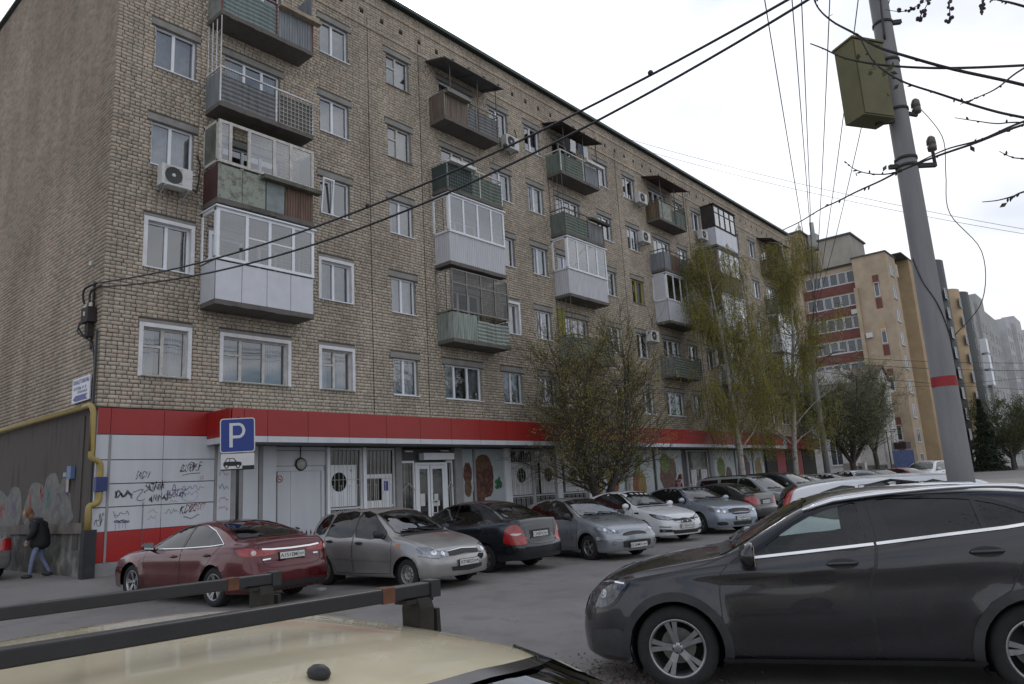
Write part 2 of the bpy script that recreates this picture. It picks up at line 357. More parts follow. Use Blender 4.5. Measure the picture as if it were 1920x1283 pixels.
# columns of plain windows: left edge, right edge, {row: options}
for k in range(1, 6):
    win(.97, 2.10, k, style='old' if k == 1 else 'pvc', trim=k <= 2, curtain=['half', None, 'net', 'net', 'net'][k-1], transom=(0,) if k == 1 else ())
    win(6.2, 7.33, k, style='old' if k == 1 else 'pvc', trim=k <= 2, curtain=['half', 'net', None, 'net', 'net'][k-1], transom=(0,) if k == 1 else (), ajar=0 if k == 3 else None)
    win(9.0, 10.08, k, style='pvc' if k in (1, 2, 3) else 'old', curtain=['half', 'net', 'half', 'net', 'net'][k-1], transom=(0,) if k > 3 else ())
    win(14.45, 15.6, k, trim=k == 2, curtain=ctn(), style='pvc')
    win(16.72, 17.78, k, curtain=ctn(), style='pvc')
    win(22.05, 23.2, k, curtain=ctn(), style='pvc'); win(24.65, 25.8, k, curtain=ctn(), style='yellow' if k == 3 else 'pvc')
    win(30.0, 31.1, k, curtain=ctn(), style=rg.choice(['pvc', 'old'])); win(32.2, 33.3, k, curtain=ctn(), style=rg.choice(['pvc', 'old']))
    win(37.7, 38.8, k, curtain=ctn()); win(40.3, 41.4, k, curtain=ctn()); win(45.6, 46.7, k, curtain=ctn())
    for bx, nm in ((2.39, 'B'), (11.05, 'E'), (18.15, 'H'), (26.75, 'K'), (33.5, 'M'), (42.0, 'O')):
        if k == 1: win(bx+.68 if nm == 'B' else bx+.30, bx+2.66 if nm == 'B' else bx+2.20, 1, lights=(.27,.38,.35), style='old' if nm == 'B' else 'pvc', trim=nm == 'B', curtain='half', transom=(0,) if nm == 'B' else ())
        else:
            win(bx+.55, bx+2.35, k, lights=(.36,.34,.30), style='pvc' if rg.random() < .7 or nm == 'B' else 'old', curtain=ctn(.75), zb=4.55, zt=6.22)
# --- mortar backing with the openings left out
VENT = []
x = .75
while x < 47.5: VENT.append((x-.075, x+.075, 18.45, 18.60)); x += .9
def backing():
    xs = sorted({0.0, BX1}|{q for o in OPEN for q in o[:2]}); zs = sorted({BZ0, TOPZ}|{q for o in OPEN for q in o[2:]})
    mb = MB()
    for a, b_ in zip(xs, xs[1:]):
        z = None
        for c, d in zip(zs, zs[1:]):
            hole = any(o[0] < (a+b_)/2 < o[1] and o[2] < (c+d)/2 < o[3] for o in OPEN)
            if hole:
                if z is not None: mb.add([(a,.014,z),(b_,.014,z),(b_,.014,c),(a,.014,c)], [(0,1,2,3)]); z = None
            elif z is None: z = c
        if z is not None: mb.add([(a,.014,z),(b_,.014,z),(b_,.014,TOPZ),(a,.014,TOPZ)], [(0,1,2,3)])
    for x0, x1, z0, z1 in OPEN:   # reveals
        y0, y1 = .014, .30
        mb.add([(x0,y0,z0),(x0,y1,z0),(x0,y1,z1),(x0,y0,z1)], [(0,1,2,3)], 1); mb.add([(x1,y0,z0),(x1,y0,z1),(x1,y1,z1),(x1,y1,z0)], [(0,1,2,3)], 1)
        mb.add([(x0,y0,z1),(x0,y1,z1),(x1,y1,z1),(x1,y0,z1)], [(0,1,2,3)], 1); mb.add([(x0,y0,z0),(x1,y0,z0),(x1,y1,z0),(x0,y1,z0)], [(0,1,2,3)], 1)
    mb.add([(.014,0,BZ0),(.014,0,TOPZ),(.014,14,TOPZ),(.014,14,BZ0)], [(0,1,2,3)])
    return mb.build('mortar_bed', [MORT, PLAST], bld)
backing()
# --- bricks: alternate stretcher and header courses, each brick its own box; the largest 300 in the photograph are objects
CH = .1
def courses(lo, hi, block, c0, endshift):
    r_ = np.random.default_rng(5); out = []
    for i in range(int(round((TOPZ-BZ0)/CH))):
        z = BZ0+i*CH; bl = sorted((o[0], o[1]) for o in block if o[2] < z+.075 and o[3] > z+.012)
        L_ = .25 if (i+c0) % 2 == 0 else .12; p = L_+.012; x = lo; first = r_.uniform(.4, 1.0)
        while x < hi:
            l2 = (L_*first if x == lo and (i+c0) % 2 == 0 else L_)*r_.uniform(.97,1.03); a, b_ = x, min(x+l2, hi); x += l2+.012
            segs = [(a, b_)]
            for o in bl:
                ns = []
                for s in segs:
                    if o[1] <= s[0] or o[0] >= s[1]: ns.append(s)
                    else:
                        if s[0] < o[0]-.02: ns.append((s[0], o[0]-.004))
                        if s[1] > o[1]+.02: ns.append((o[1]+.004, s[1]))
                segs = ns
            for s in segs:
                if s[1]-s[0] > .025: out.append((s[0], s[1], z+.006, z+.094))
    return out
def brick_arrays(B_, face):
    n = len(B_); r_ = np.random.default_rng(11); A = np.array(B_)
    j = lambda s: r_.uniform(-s, s, n)
    a, b_, c, d = A[:,0]+j(.003), A[:,1]+j(.003), A[:,2]+j(.0035), A[:,3]+j(.0035)
    f = -.002+np.abs(r_.normal(0, .0035, n)); bk = np.full(n, .02); ch = .004
    V = np.zeros((n, 8, 3))
    for k, (u, w_, dep) in enumerate(((a,c,bk),(b_,c,bk),(b_,d,bk),(a,d,bk),(a+ch,c+ch,f),(b_-ch,c+ch,f),(b_-ch,d-ch,f),(a+ch,d-ch,f))):
        if face == 'front': V[:,k] = np.stack((u, dep, w_), 1)
        else: V[:,k] = np.stack((dep, u, w_), 1)
    V[:,4:,2] += r_.uniform(-.004, .004, (n,4)); V[:,4:,0 if face == 'front' else 1] += r_.uniform(-.004, .004, (n,4))
    q = np.array([(4,5,6,7),(0,1,5,4),(1,2,6,5),(2,3,7,6),(3,0,4,7)]) if face == 'front' else np.array([(7,6,5,4),(4,5,1,0),(5,6,2,1),(6,7,3,2),(7,4,0,3)])
    return V, q, r_.random(n)
def brick_mesh(name, V, q, tone, m):
    n = len(V); me = bpy.data.meshes.new(name); me.vertices.add(n*8); me.vertices.foreach_set('co', V.reshape(-1))
    F = (q[None]+np.arange(n)[:,None,None]*8).reshape(-1); nf = n*5
    me.loops.add(nf*4); me.loops.foreach_set('vertex_index', F.astype(np.int32)); me.polygons.add(nf); me.polygons.foreach_set('loop_start', np.arange(nf, dtype=np.int32)*4)
    me.update(calc_edges=True); at = me.attributes.new('tone', 'FLOAT', 'POINT'); at.data.foreach_set('value', np.repeat(tone, 8).astype(np.float32)); me.materials.append(m); return me
BANDS = [(17.94, 18.04), (18.92, 19.02)]
blk = OPEN+LINT+VENT
FB = courses(0, BX1, blk, 0, 0); EB = courses(.03, 14, [], 1, .0)
V, q, tone = brick_arrays(FB, 'front'); V[:,:,2] += 0
for lo, hi in BANDS:
    s = (V[:,0,2] > lo-.02) & (V[:,2,2] < hi+.08); V[s][:, 4:, 1] -= .03; idx = np.where(s)[0]; V[np.ix_(idx, [4,5,6,7], [1])] -= .035
full = (V[:,1,0]-V[:,0,0] > .235) | ((V[:,1,0]-V[:,0,0] < .13) & (V[:,1,0]-V[:,0,0] > .108))
ctr = V.mean(1); dist = np.linalg.norm(ctr-np.array(CAM), axis=1); dist[~full] = 1e9; near = np.argsort(dist)[:300]
mask = np.ones(len(V), bool); mask[near] = False
o = link('brickwork', brick_mesh('brickwork', V[mask]-np.array(bld.location), q, tone[mask], BRK), bld); o['kind'] = 'stuff'
pool = {}
for i in near:   # individual bricks share a few meshes per size
    st = V[i,1,0]-V[i,0,0] > .2; key = (st, int(tone[i]*6))
    if key not in pool: pool[key] = brick_mesh('brick', V[i:i+1]-V[i].mean(0), q, tone[i:i+1], BRK)
    link('brick', pool[key], bld, V[i].mean(0)-np.array(bld.location))
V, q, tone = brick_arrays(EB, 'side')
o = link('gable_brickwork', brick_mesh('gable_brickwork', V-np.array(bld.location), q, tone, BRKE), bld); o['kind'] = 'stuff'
# --- lintels, vents, roof, inside
for x0, x1, z0, z1 in LINT:
    mb = MB(); mb.box((x0, -.001, z0), (x1, .05, z1)); mb.build('lintel', PLAST, bld)
mb = MB()
for x0, x1, z0, z1 in VENT: mb.add([(x0,.013,z0),(x1,.013,z0),(x1,.013,z1),(x0,.013,z1)], [(0,1,2,3)])  # holes are not cut: dark quads paint the shade inside them
o = mb.build('attic_vents', mat('vent_dark', (.006,.006,.006), .9), bld); o['kind'] = 'stuff'
mb = MB(); mb.box((-.12, -.22, TOPZ), (BX1+.15, 14, TOPZ+.06)); mb.box((-.13, -.235, TOPZ-.05), (BX1+.16, -.223, TOPZ+.075)); mb.build('roof_edge', METAL_ROOF, bld)
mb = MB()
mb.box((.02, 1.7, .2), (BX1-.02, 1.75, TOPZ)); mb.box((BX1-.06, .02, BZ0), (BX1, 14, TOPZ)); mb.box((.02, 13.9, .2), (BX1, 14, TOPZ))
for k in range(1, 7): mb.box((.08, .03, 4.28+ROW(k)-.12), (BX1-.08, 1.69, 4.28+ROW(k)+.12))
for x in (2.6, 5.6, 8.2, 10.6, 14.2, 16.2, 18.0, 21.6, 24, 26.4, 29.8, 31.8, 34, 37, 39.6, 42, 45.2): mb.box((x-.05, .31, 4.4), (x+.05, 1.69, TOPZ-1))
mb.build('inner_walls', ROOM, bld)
# --- windows
YEL = mat('yellow_paint', (.40,.31,.05), .6, var=.15)
for x0, x1, z0, z1, lights, style, trim, curtain, transom, ajar in WINS:
    fm = {'pvc': PVC, 'old': OLDW, 'yellow': YEL}[style]; y = .12; fw = .055; mb = MB()
    mb.box((x0,y,z0),(x0+fw,y+.07,z1)); mb.box((x1-fw,y,z0),(x1,y+.07,z1)); mb.box((x0+fw,y,z0),(x1-fw,y+.07,z0+fw)); mb.box((x0+fw,y,z1-fw),(x1-fw,y+.07,z1))
    ed = [x0+fw]; W_ = x1-x0-2*fw
    for l in lights: ed.append(ed[-1]+W_*l)
    for e in ed[1:-1]: mb.box((e-.04,y-.006,z0+fw),(e+.04,y+.076,z1-fw))
    for i in transom: zt_ = z0+(z1-z0)*.62; mb.box((ed[i],y+.002,zt_-.03),(ed[i+1],y+.072,zt_+.03))
    wo = mb.build('window', fm, bld)
    for i in range(len(lights)):
        a, b_ = ed[i]+(.04 if i else 0), ed[i+1]-(.04 if i < len(lights)-1 else 0); dy = rg.uniform(-.004, .004)
        pb = MB(); pb.add([(a,y+.035+dy,z0+fw),(b_,y+.035-dy,z0+fw),(b_,y+.035-dy*.6,z1-fw),(a,y+.035+dy*.6,z1-fw)], [(0,1,2,3)]); pb.build('pane', PANE, wo)
    if ajar is not None:
        pb = MB(); a, b_ = ed[ajar], ed[ajar+1]; pb.bar((a+.03,y-.02,z0+.08),(a+.03,y-.16,z1-.08),.05); pb.bar((b_-.06,y-.02,z0+.08),(b_-.06,y-.16,z1-.08),.05); pb.bar((a,y-.16,z1-.08),(b_-.03,y-.16,z1-.08),.05); pb.build('tilted_sash', fm, wo)
    sb = MB(); sb.box((x0-.03, -.055, z0-.03), (x1+.03, y, z0-.002)); sb.build('sill', PVC if style == 'pvc' else CONC, wo)
    if trim:
        tb = MB(); t = .10
        tb.box((x0-t,-.028,z0-.02),(x0,.02,z1+t)); tb.box((x1,-.028,z0-.02),(x1+t,.02,z1+t)); tb.box((x0,-.028,z1),(x1,.02,z1+t))
        for xx, dx in ((x0, .006), (x1, -.006)): tb.box((min(xx, xx+dx),.02,z0),(max(xx, xx+dx),y,z1))
        tb.box((x0+.006,.02,z1-.006),(x1-.006,y,z1)); tb.build('white_surround', TRIMW, wo)
    if curtain:
        cb = MB(); n = 36; yc = .36
        spans = {'net': [(x0, x1)], 'warm': [(x0, x1)], 'half': [(x0, x0+(x1-x0)*.36), (x1-(x1-x0)*.3, x1)]}[curtain]
        for a, b_ in spans:
            vs = []
            for i in range(n+1):
                xx = a+(b_-a)*i/n; yy = yc+.025*math.sin(i*1.35+x0)+rg.uniform(-.006,.006); vs += [(xx,yy,z0-.1),(xx,yy,z1+.1)]
            cb.add(vs, [(2*i,2*i+2,2*i+3,2*i+1) for i in range(n)], 0, True)
        cb.build('curtain', CURT2 if curtain == 'warm' else CURT, wo)
# --- rendered ground floor of the gable end
DIRT = mat('dirty_render', (.090,.076,.066), .92, var=.55, vscale=1.6, streak=True, var2=(.05,.043,.038), bump=.3)
PALE = mat('painted_over_patch', (.155,.152,.145), .9, var=.3, vscale=4, bump=.2)
mb = MB(); mb.box((-.03, .02, gz(0,2)+.9), (.06, 14, 4.155)); mb.box((-.06, .55, gz(0,2)+.6), (.06, .9, 4.0)); mb.build('gable_render', DIRT, bld)
mb = MB(); mb.box((-.10, .25, 1.28), (-.031, 14, 1.52)); mb.build('ledge', mat('ledge_stone', (.13,.115,.10), .9, var=.35, vscale=3), bld)
mb = MB(); mb.box((-.05, .05, .1), (-.0305, 14, 1.275)); mb.build('plinth', mat('plinth_stone', (.10,.095,.088), .92, var=.5, vscale=2.2, var2=(.16,.155,.14), bump=.5), bld)
pb = MB()
for poly in ([(1.2,1.53),(1.2,2.0),(1.35,2.5),(1.8,2.6),(2.0,2.45),(2.3,2.75),(2.9,2.7),(3.1,2.4),(3.2,2.5),(3.9,2.6),(4.3,2.3),(4.4,1.53)],[(4.9,1.53),(4.9,2.4),(5.6,2.55),(6.0,2.3),(6.6,2.5),(7.4,2.4),(7.5,1.53)]):
    q_ = smooth2(poly, 3, True); pb.add([(-.034, y, z) for y, z in q_], [tuple(reversed(range(len(q_))))])
pb.build('painted_patch', PALE, bld)
def squiggle(n, w_, h_, seed):
    r_ = random.Random(seed); pts = [(w_*i/n+r_.uniform(-.3,.3)*w_/n, r_.uniform(0, h_)) for i in range(n+1)]; return smooth2(pts, 4)
INK = {c: mat('ink_'+c, v, .7, var=.4, vscale=18) for c, v in dict(black=(.03,.03,.035), grey=(.13,.13,.14), red=(.32,.05,.06), teal=(.03,.18,.19), blue=(.10,.20,.36), violet=(.10,.05,.16), ochre=(.45,.36,.22)).items()}
gb = {c: MB() for c in INK}
for y, z, w_, h_, c, sd in ((2.05,1.75,.35,.5,'grey',1),(2.0,2.15,.3,.15,'grey',8),(2.75,1.9,.3,.5,'teal',2),(3.25,2.1,.22,.45,'red',3),(4.1,1.6,.4,.8,'red',4),(1.5,2.0,.3,.3,'violet',5),(5.4,1.7,.5,.6,'violet',6),(6.4,1.7,.5,.5,'red',7)):
    for q2 in range(2): stroke(gb[c], squiggle(6, w_, h_, sd*7+q2), (-.0365, y+w_/2, z), (0,-1,0), (0,0,1), .03)
for c, m_ in gb.items():
    if m_.v: m_.build('scrawl', INK[c], bld)
# ---------------------------------------------------------------- balconies (parts of the building; their pieces are sub-parts)
def pm(name, c, **k): return mat(name, c, k.pop('rough', .75), var=k.pop('var', .22), vscale=k.pop('vscale', 3), **k)
TEAL = pm('teal_sheet', (.20,.245,.24), streak=True); GREYS = pm('grey_sheet', (.17,.175,.18), streak=True, var=.35); GREEN = pm('green_sheet', (.14,.17,.145), streak=True, var=.35); DGREEN = pm('dark_green_board', (.045,.065,.062)); PALEG = pm('peeling_green', (.30,.33,.28), var2=(.10,.09,.08), vscale=7)
BROWN = pm('weathered_slat', (.125,.075,.055), streak=True, var=.5); TAN = pm('tan_slat', (.15,.115,.09), streak=True, var=.35); GSLAT = pm('grey_slat', (.20,.215,.235), streak=True); WSID = pm('white_siding', (.50,.50,.53), var=.1, streak=True, rough=.5); WPAN = pm('white_panel', (.56,.57,.62), var=.06, rough=.35)
MAROON = pm('maroon_board', (.075,.03,.03)); DWOOD = pm('dark_wood', (.035,.028,.025)); RUST = pm('rusty_boards', (.12,.085,.05), var=.5, streak=True); OLIVEP = pm('olive_plaster', (.20,.20,.03)); PSLAT = pm('pale_green_slat', (.25,.285,.255), var=.4, streak=True); RAILW = pm('white_rail', (.60,.60,.60)); RAILR = pm('rusty_rail', (.16,.06,.045)); RODM = pm('iron_rod', (.11,.09,.08)); OGREY = pm('old_grey_frame', (.23,.22,.20), var=.3)
MESHG = glassmat('dusty_glass', (.62,.60,.57), 1.1, 1.5)
DEP = .80
def panel(parent, nm, typ, m, o, u, L_, h):
    """balcony facing from point o along unit u, length L_, height h; outward normal to the right of u"""
    o = Vector(o); u = Vector(u); n = Vector((u.y, -u.x, 0)); mb = MB()
    if typ == 'flat': mb.obox(o+u*L_/2+Vector((0,0,h/2)), (u, n, (0,0,1)), (L_/2, .012, h/2))
    elif typ == 'panels':
        k = max(1, round(L_/.68)); w_ = L_/k
        for i in range(k):
            pb = MB(); pb.obox(o+u*(w_*(i+.5))+Vector((0,0,h/2)), (u, n, (0,0,1)), (w_/2-.008, .014, h/2-.008)); pb.build(nm, m, parent)
        mb.obox(o+u*L_/2+Vector((0,0,h/2))-n*.012, (u, n, (0,0,1)), (L_/2, .006, h/2)); mb.build(nm+'_backing', PLASTIC, parent); return
    elif typ == 'hcorr':
        k = int(h/.020); vs = []; ns = 7
        for i in range(k+1):
            z = h*i/k
            for s in range(ns+1): a = s/ns; vs.append(o+u*L_*a+n*(.022*math.sin(z*2*math.pi/.135)+.006*math.sin(a*9+o.x))+Vector((0,0,z+.012*math.sin(a*7+o.z))))
        mb.add(vs, [(i*(ns+1)+s, i*(ns+1)+s+1, (i+1)*(ns+1)+s+1, (i+1)*(ns+1)+s) for i in range(k) for s in range(ns)], 0, True)
        for s in (.28, .55, .8): mb.bar(o+u*L_*s+n*.03, o+u*L_*s+n*.03+Vector((0,0,h+.03)), .008, mi=0)
    elif typ == 'vcorr':
        k = int(L_/.016); vs = []
        for i in range(k+1):
            a = L_*i/k; d = .010*(1 if math.sin(a*2*math.pi/.10) > 0 else -1); vs += [o+u*a+n*d, o+u*a+n*d+Vector((0,0,h))]
        mb.add(vs, [(2*i,2*i+2,2*i+3,2*i+1) for i in range(k)])
    elif typ in ('slats', 'lattice', 'mesh'):
        w_ = .085 if typ == 'slats' else .12; k = int(L_/w_)
        if typ == 'slats':
            for i in range(k): a = (i+.5)*L_/k; hh = h+rng.uniform(-.012,.012); mb.obox(o+u*a+Vector((0,0,hh/2))+n*rng.uniform(0,.006), (u, n, (0,0,1)), (L_/k/2-.006, .010, hh/2))
        else:
            t = .010 if typ == 'lattice' else .005
            for i in range(k+1): a = i*L_/k; mb.bar(o+u*a+n*.03, o+u*a+n*.03+Vector((0,0,h)), t*2)
            for i in range(int(h/.13)+1): mb.bar(o+n*.035+Vector((0,0,i*.13)), o+u*L_+n*.035+Vector((0,0,i*.13)), t*2)
    ob = mb.build(nm, m, parent)
    if typ in ('slats', 'lattice', 'mesh', 'hcorr', 'vcorr'): ob['kind'] = 'stuff'
    return ob
def balcony(x0, k, front, left=('flat', GREYS, .95), right=('flat', GREYS, .95), glaze=None, canopy=None, rail=None, ln=3.0, slab=DCONC, planter=None, rods=False):
    zs = 6.85+2.8*(k-2); zt = zs+.14; x1 = x0+ln; D = DEP
    b_ = bpy.data.objects.new('balcony', None); COL.objects.link(b_); b_.parent = bld; b_.location = Vector((x0, 0, zs))-bld.location
    mb = MB(); n = 12
    for i in range(n):   # slab with a crumbling front edge
        a, c = x0+ln*i/n, x0+ln*(i+1)/n; mb.box((a, -D-rng.uniform(-.0,.022), zs+rng.uniform(-.004,.014)), (c, .0, zt))
    mb.build('slab', slab, b_)
    for f0, f1, typ, m, h in front: panel(b_, 'front_panel', typ, m, (x0+ln*f0+.01, -D+.02, zt), (1,0,0), ln*(f1-f0)-.02, h)
    if left: panel(b_, 'side_panel', left[0], left[1], (x0+.02, -.0, zt), (0,-1,0), D-.03, left[2])
    if right: panel(b_, 'side_panel', right[0], right[1], (x1-.02, -D+.03, zt), (0,1,0), D-.03, right[2])
    if rail:
        mb = MB(); h = rail[1]
        mb.bar((x0+.01,-D-.01,zt+h),(x1-.01,-D-.01,zt+h),.05,.04); mb.bar((x0+.01,0,zt+h),(x0+.01,-D,zt+h),.04); mb.bar((x1-.01,0,zt+h),(x1-.01,-D,zt+h),.04)
        for t in (0, .58, 1): mb.bar((x0+.02+(ln-.04)*t,-D,zt),(x0+.02+(ln-.04)*t,-D,zt+h),.035)
        mb.build('rail', rail[0], b_)
    if planter:
        f0, f1, m, z = planter; a, c = x0+ln*f0, x0+ln*f1; mb = MB(); mb.box((a,-D-.22,zt+z),(c,-D-.20,zt+z+.12)); mb.box((a,-D-.04,zt+z),(c,-D-.02,zt+z+.12)); mb.box((a,-D-.20,zt+z),(c,-D-.04,zt+z+.02)); mb.box((a,-D-.20,zt+z+.1),(a+.02,-D-.04,zt+z+.12)); mb.box((c-.02,-D-.2,zt+z+.02),(c,-D-.04,zt+z+.12)); mb.build('planter_box', m, b_)
    top = zs+2.8
    if glaze:
        m, nl, h0, tiers, gm = glaze['m'], glaze['n'], glaze['h0'], glaze.get('tiers', 1), glaze.get('g', PANE); w_ = glaze.get('w', .05); z0 = zt+h0; z1 = zs+glaze.get('h1', 2.66)
        fb = MB(); fb.box((x0,-D-.03,z0-.03),(x1,-D+.03,z0+w_*.6)); fb.box((x0,-D-.02,z1-w_),(x1,-D+.03,z1))
        xs = [x0+w_/2]+[x0+ln*q for q in (glaze.get('xs') or [i/nl for i in range(1, nl)])]+[x1-w_/2]
        for e in xs: fb.box((e-w_/2,-D-.025,z0),(e+w_/2,-D+.03,z1))
        if tiers == 2: zm = z0+(z1-z0)*.66; fb.box((x0,-D-.02,zm-.025),(x1,-D+.025,zm+.025))
        for sx in (x0, x1):
            for yy in (-.03, -D+.05): fb.box((sx-.02,yy-w_/2,z0),(sx+.02,yy+w_/2,z1))
            fb.box((sx-.02,-D,z0-.03),(sx+.02,0,z0+w_*.6)); fb.box((sx-.02,-D,z1-w_),(sx+.02,0,z1))
        if glaze.get('mid'):
            for i in glaze['mid']: zm = z0+(z1-z0)*.52; fb.box((xs[i],-D-.01,zm-.02),(xs[i+1],-D+.02,zm+.02))
        if glaze.get('roof', 1): fb.box((x0-.06,-D-.09,z1+.005),(x1+.06,0,z1+.045))
        fb.build('glazing_frame', m, b_)
        skip = glaze.get('open', ())
        for i in range(len(xs)-1):
            if i in skip: continue
            pb = MB(); pb.add([(xs[i]+w_/2,-D,z0+.02),(xs[i+1]-w_/2,-D+rng.uniform(-.006,.006),z0+.02),(xs[i+1]-w_/2,-D,z1-w_),(xs[i]+w_/2,-D+rng.uniform(-.006,.006),z1-w_)], [(0,1,2,3)]); pb.build('pane', gm, b_)
        for sx in ([] if glaze.get('noside') else [x0, x1]):
            pb = MB(); pb.add([(sx,-D+.06,z0+.02),(sx,-.04,z0+.02),(sx,-.04,z1-w_),(sx,-D+.06,z1-w_)], [(0,1,2,3)]); pb.build('pane', gm, b_)
        if glaze.get('noside'):
            mb = MB(); mb.box((x0-.015,-D+.05,z0),(x0+.015,0,z1)); mb.build('side_panel', glaze['noside'], b_)
            mb = MB(); mb.box((x1-.015,-D+.05,z0),(x1+.015,0,z1)); mb.build('side_panel', glaze['noside'], b_)
    if canopy:
        mb = MB(); zc = 17.86 if k == 5 else top; mb.add([(x0-.15,-.005,zc),(x1+.15,-.005,zc),(x1+.15,-1.08,zc-.30),(x0-.15,-1.08,zc-.30)], [(0,1,2,3)]); ob = mb.build('canopy', canopy, b_); shell(ob, .035)
        mb = MB(); [mb.bar((x0+ln*t,-D,zt),(x0+ln*t,-D,zc-.24),.03) for t in (.12,.62,.98)]; [mb.bar((x0+ln*t,-.02,zc-.04),(x0+ln*t,-1.0,zc-.32),.03) for t in (.02,.5,.98)]; mb.build('canopy_post', RODM, b_)
    if rods:
        mb = MB(); [mb.bar((x0+.03,-D*t,zt+.9),(x0+.03,-D*t,top),.02) for t in (.05,.35,.65,.97)]; [mb.bar((x0+.03,-.02,zt+q),(x0+.03,-D,zt+q),.012) for q in (1.3,1.75,2.2)]; mb.build('side_rods', RAILW if rods == 1 else RODM, b_)
    return b_
PV = lambda **k: dict(dict(m=PVC, n=4, h0=1.12, w=.075), **k)
# first column, nearest the corner
balcony(2.39, 5, [(0,.60,'hcorr',TEAL,.92),(.60,1,'slats',GSLAT,.95)], ('flat',pm('grey_green_panel',(.20,.215,.20),var=.3),1.7), ('slats',GSLAT,2.0), rail=(RAILR,1.02), planter=(.58,1.06,pm('pale_wood',(.33,.27,.2)),.93))
balcony(2.39, 4, [(0,.60,'hcorr',GREYS,.82),(.61,1,'flat',pm('sheet_behind_lattice',(.12,.12,.115)),.95),(.61,1,'lattice',pm('lattice_bars',(.36,.34,.31)),1.0)], ('slats',GSLAT,.95), ('slats',GSLAT,.9), rail=(RAILW,1.04), rods=1)
balcony(2.39, 3, [(0,.48,'panels',PALEG,.98),(.48,.68,'panels',pm('blue_grey_board',(.20,.235,.235),var=.3),.95),(.68,1,'slats',BROWN,.95)], ('panels',MAROON,.95), ('flat',BROWN,.95), glaze=dict(m=OLDW, n=5, h0=1.05, w=.085, xs=[.115,.30,.56,.74], open=(1,), h1=2.40, roof=0, noside=pm('mottled_panel',(.13,.135,.115),var=.45)), planter=(.42,1.05,pm('mossy_wood',(.10,.10,.075),var=.5),.86))
balcony(2.39, 2, [(0,1,'panels',WPAN,1.06)], ('panels',WPAN,1.06), ('flat',WPAN,1.06), glaze=PV(xs=[.29,.52,.77], mid=(1,2), w=.085))
# second column
balcony(11.05, 5, [(0,.43,'slats',TAN,.98),(.43,1,'hcorr',GREYS,.82)], ('slats',TAN,.98), ('hcorr',GREYS,.85), canopy=pm('tin_canopy',(.11,.11,.115)), rail=(OGREY,1.0), planter=(0,.42,pm('grey_wood',(.20,.19,.17)),.90))
balcony(11.05, 4, [(0,.43,'flat',DGREEN,.95),(.0,.43,'lattice',pm('green_lattice',(.10,.12,.115)),.95),(.43,1,'hcorr',GREEN,.85)], ('flat',DGREEN,.95), ('hcorr',GREEN,.85), rail=(RAILW,1.02), planter=(0,.46,RAILW,.93))
balcony(11.05, 3, [(0,1,'vcorr',WSID,1.12)], ('vcorr',WSID,1.12), ('vcorr',WSID,1.12), glaze=PV(w=.08))
balcony(11.05, 2, [(0,.42,'slats',PSLAT,.95),(.42,1,'hcorr',PSLAT,.78)], ('slats',PSLAT,.95), ('slats',PSLAT,.95), glaze=dict(m=OGREY, n=4, h0=1.02, w=.04, tiers=2, g=MESHG, roof=0))
# third column
balcony(18.15, 5, [(0,.6,'hcorr',GREEN,.85),(.6,1,'slats',GSLAT,.85)], ('slats',GREEN,.9), ('slats',GSLAT,.9), canopy=DWOOD, rail=(RAILW,1.0), planter=(.6,1.08,RAILW,.92))
balcony(18.15, 4, [(0,.6,'hcorr',GREEN,.85),(.6,1,'slats',GREYS,.85)], ('slats',GREEN,.9), ('slats',GREYS,.9), rail=(RODM,1.05), planter=(.6,1.1,DWOOD,.9), rods=2)
balcony(18.15, 3, [(0,1,'vcorr',WSID,1.08)], ('vcorr',WSID,1.08), ('vcorr',WSID,1.08), glaze=PV(w=.075))
balcony(18.15, 2, [(0,1,'hcorr',GREEN,.9)], ('slats',PSLAT,.95), ('slats',PSLAT,.95), rods=2, rail=(RODM,1.0))
mb = MB(); mb.box((18.2,-.012,7.0),(18.75,-.004,9.3)); mb.build('olive_wall_patch', OLIVEP, bld)
# fourth column
balcony(26.75, 5, [(0,.45,'flat',PALEG,.95),(.45,1,'hcorr',GREEN,.8)], ('slats',RUST,.95), ('flat',PALEG,1.3), canopy=pm('rusty_canopy',(.075,.045,.04)), rail=(RODM,1.0))
balcony(26.75, 4, [(0,.25,'slats',GSLAT,.9),(.25,.6,'slats',BROWN,.9),(.6,1,'hcorr',GREEN,.85)], ('slats',GSLAT,.9), ('slats',GREEN,.9), rail=(RODM,1.05))
balcony(26.75, 3, [(0,1,'panels',WPAN,1.1)], ('vcorr',WSID,1.1), ('flat',WPAN,1.1), glaze=PV(w=.075, noside=WPAN))
balcony(26.75, 2, [(0,1,'hcorr',GREEN,.9)], ('slats',GREYS,.9), ('slats',GREYS,.9), rail=(RODM,1.0))
# fifth and sixth columns
balcony(33.5, 5, [(0,1,'panels',WPAN,1.1)], ('panels',WPAN,1.1), ('flat',WPAN,1.1), glaze=dict(m=DWOOD, n=4, h0=1.15, w=.09, tiers=2, noside=DWOOD))
balcony(33.5, 4, [(0,1,'slats',TAN,1.0)], ('slats',TAN,1.0), ('slats',TAN,1.0), glaze=dict(m=OGREY, n=4, h0=1.05, w=.06, noside=TAN))
balcony(33.5, 3, [(0,1,'panels',WPAN,1.1)], ('panels',WPAN,1.1), ('flat',WPAN,1.1), glaze=PV())
balcony(33.5, 2, [(0,1,'panels',WPAN,1.1)], ('panels',WPAN,1.1), ('flat',WPAN,1.1), glaze=PV())
balcony(42.0, 5, [(0,.5,'flat',BROWN,.9),(.5,1,'hcorr',GREEN,.85)], ('slats',TAN,.9), ('slats',GREYS,.9), canopy=DWOOD, rail=(RODM,1.0))
balcony(42.0, 4, [(0,1,'hcorr',GREEN,.9)], ('slats',GREYS,.9), ('slats',GREYS,.9), rail=(RODM,1.0))
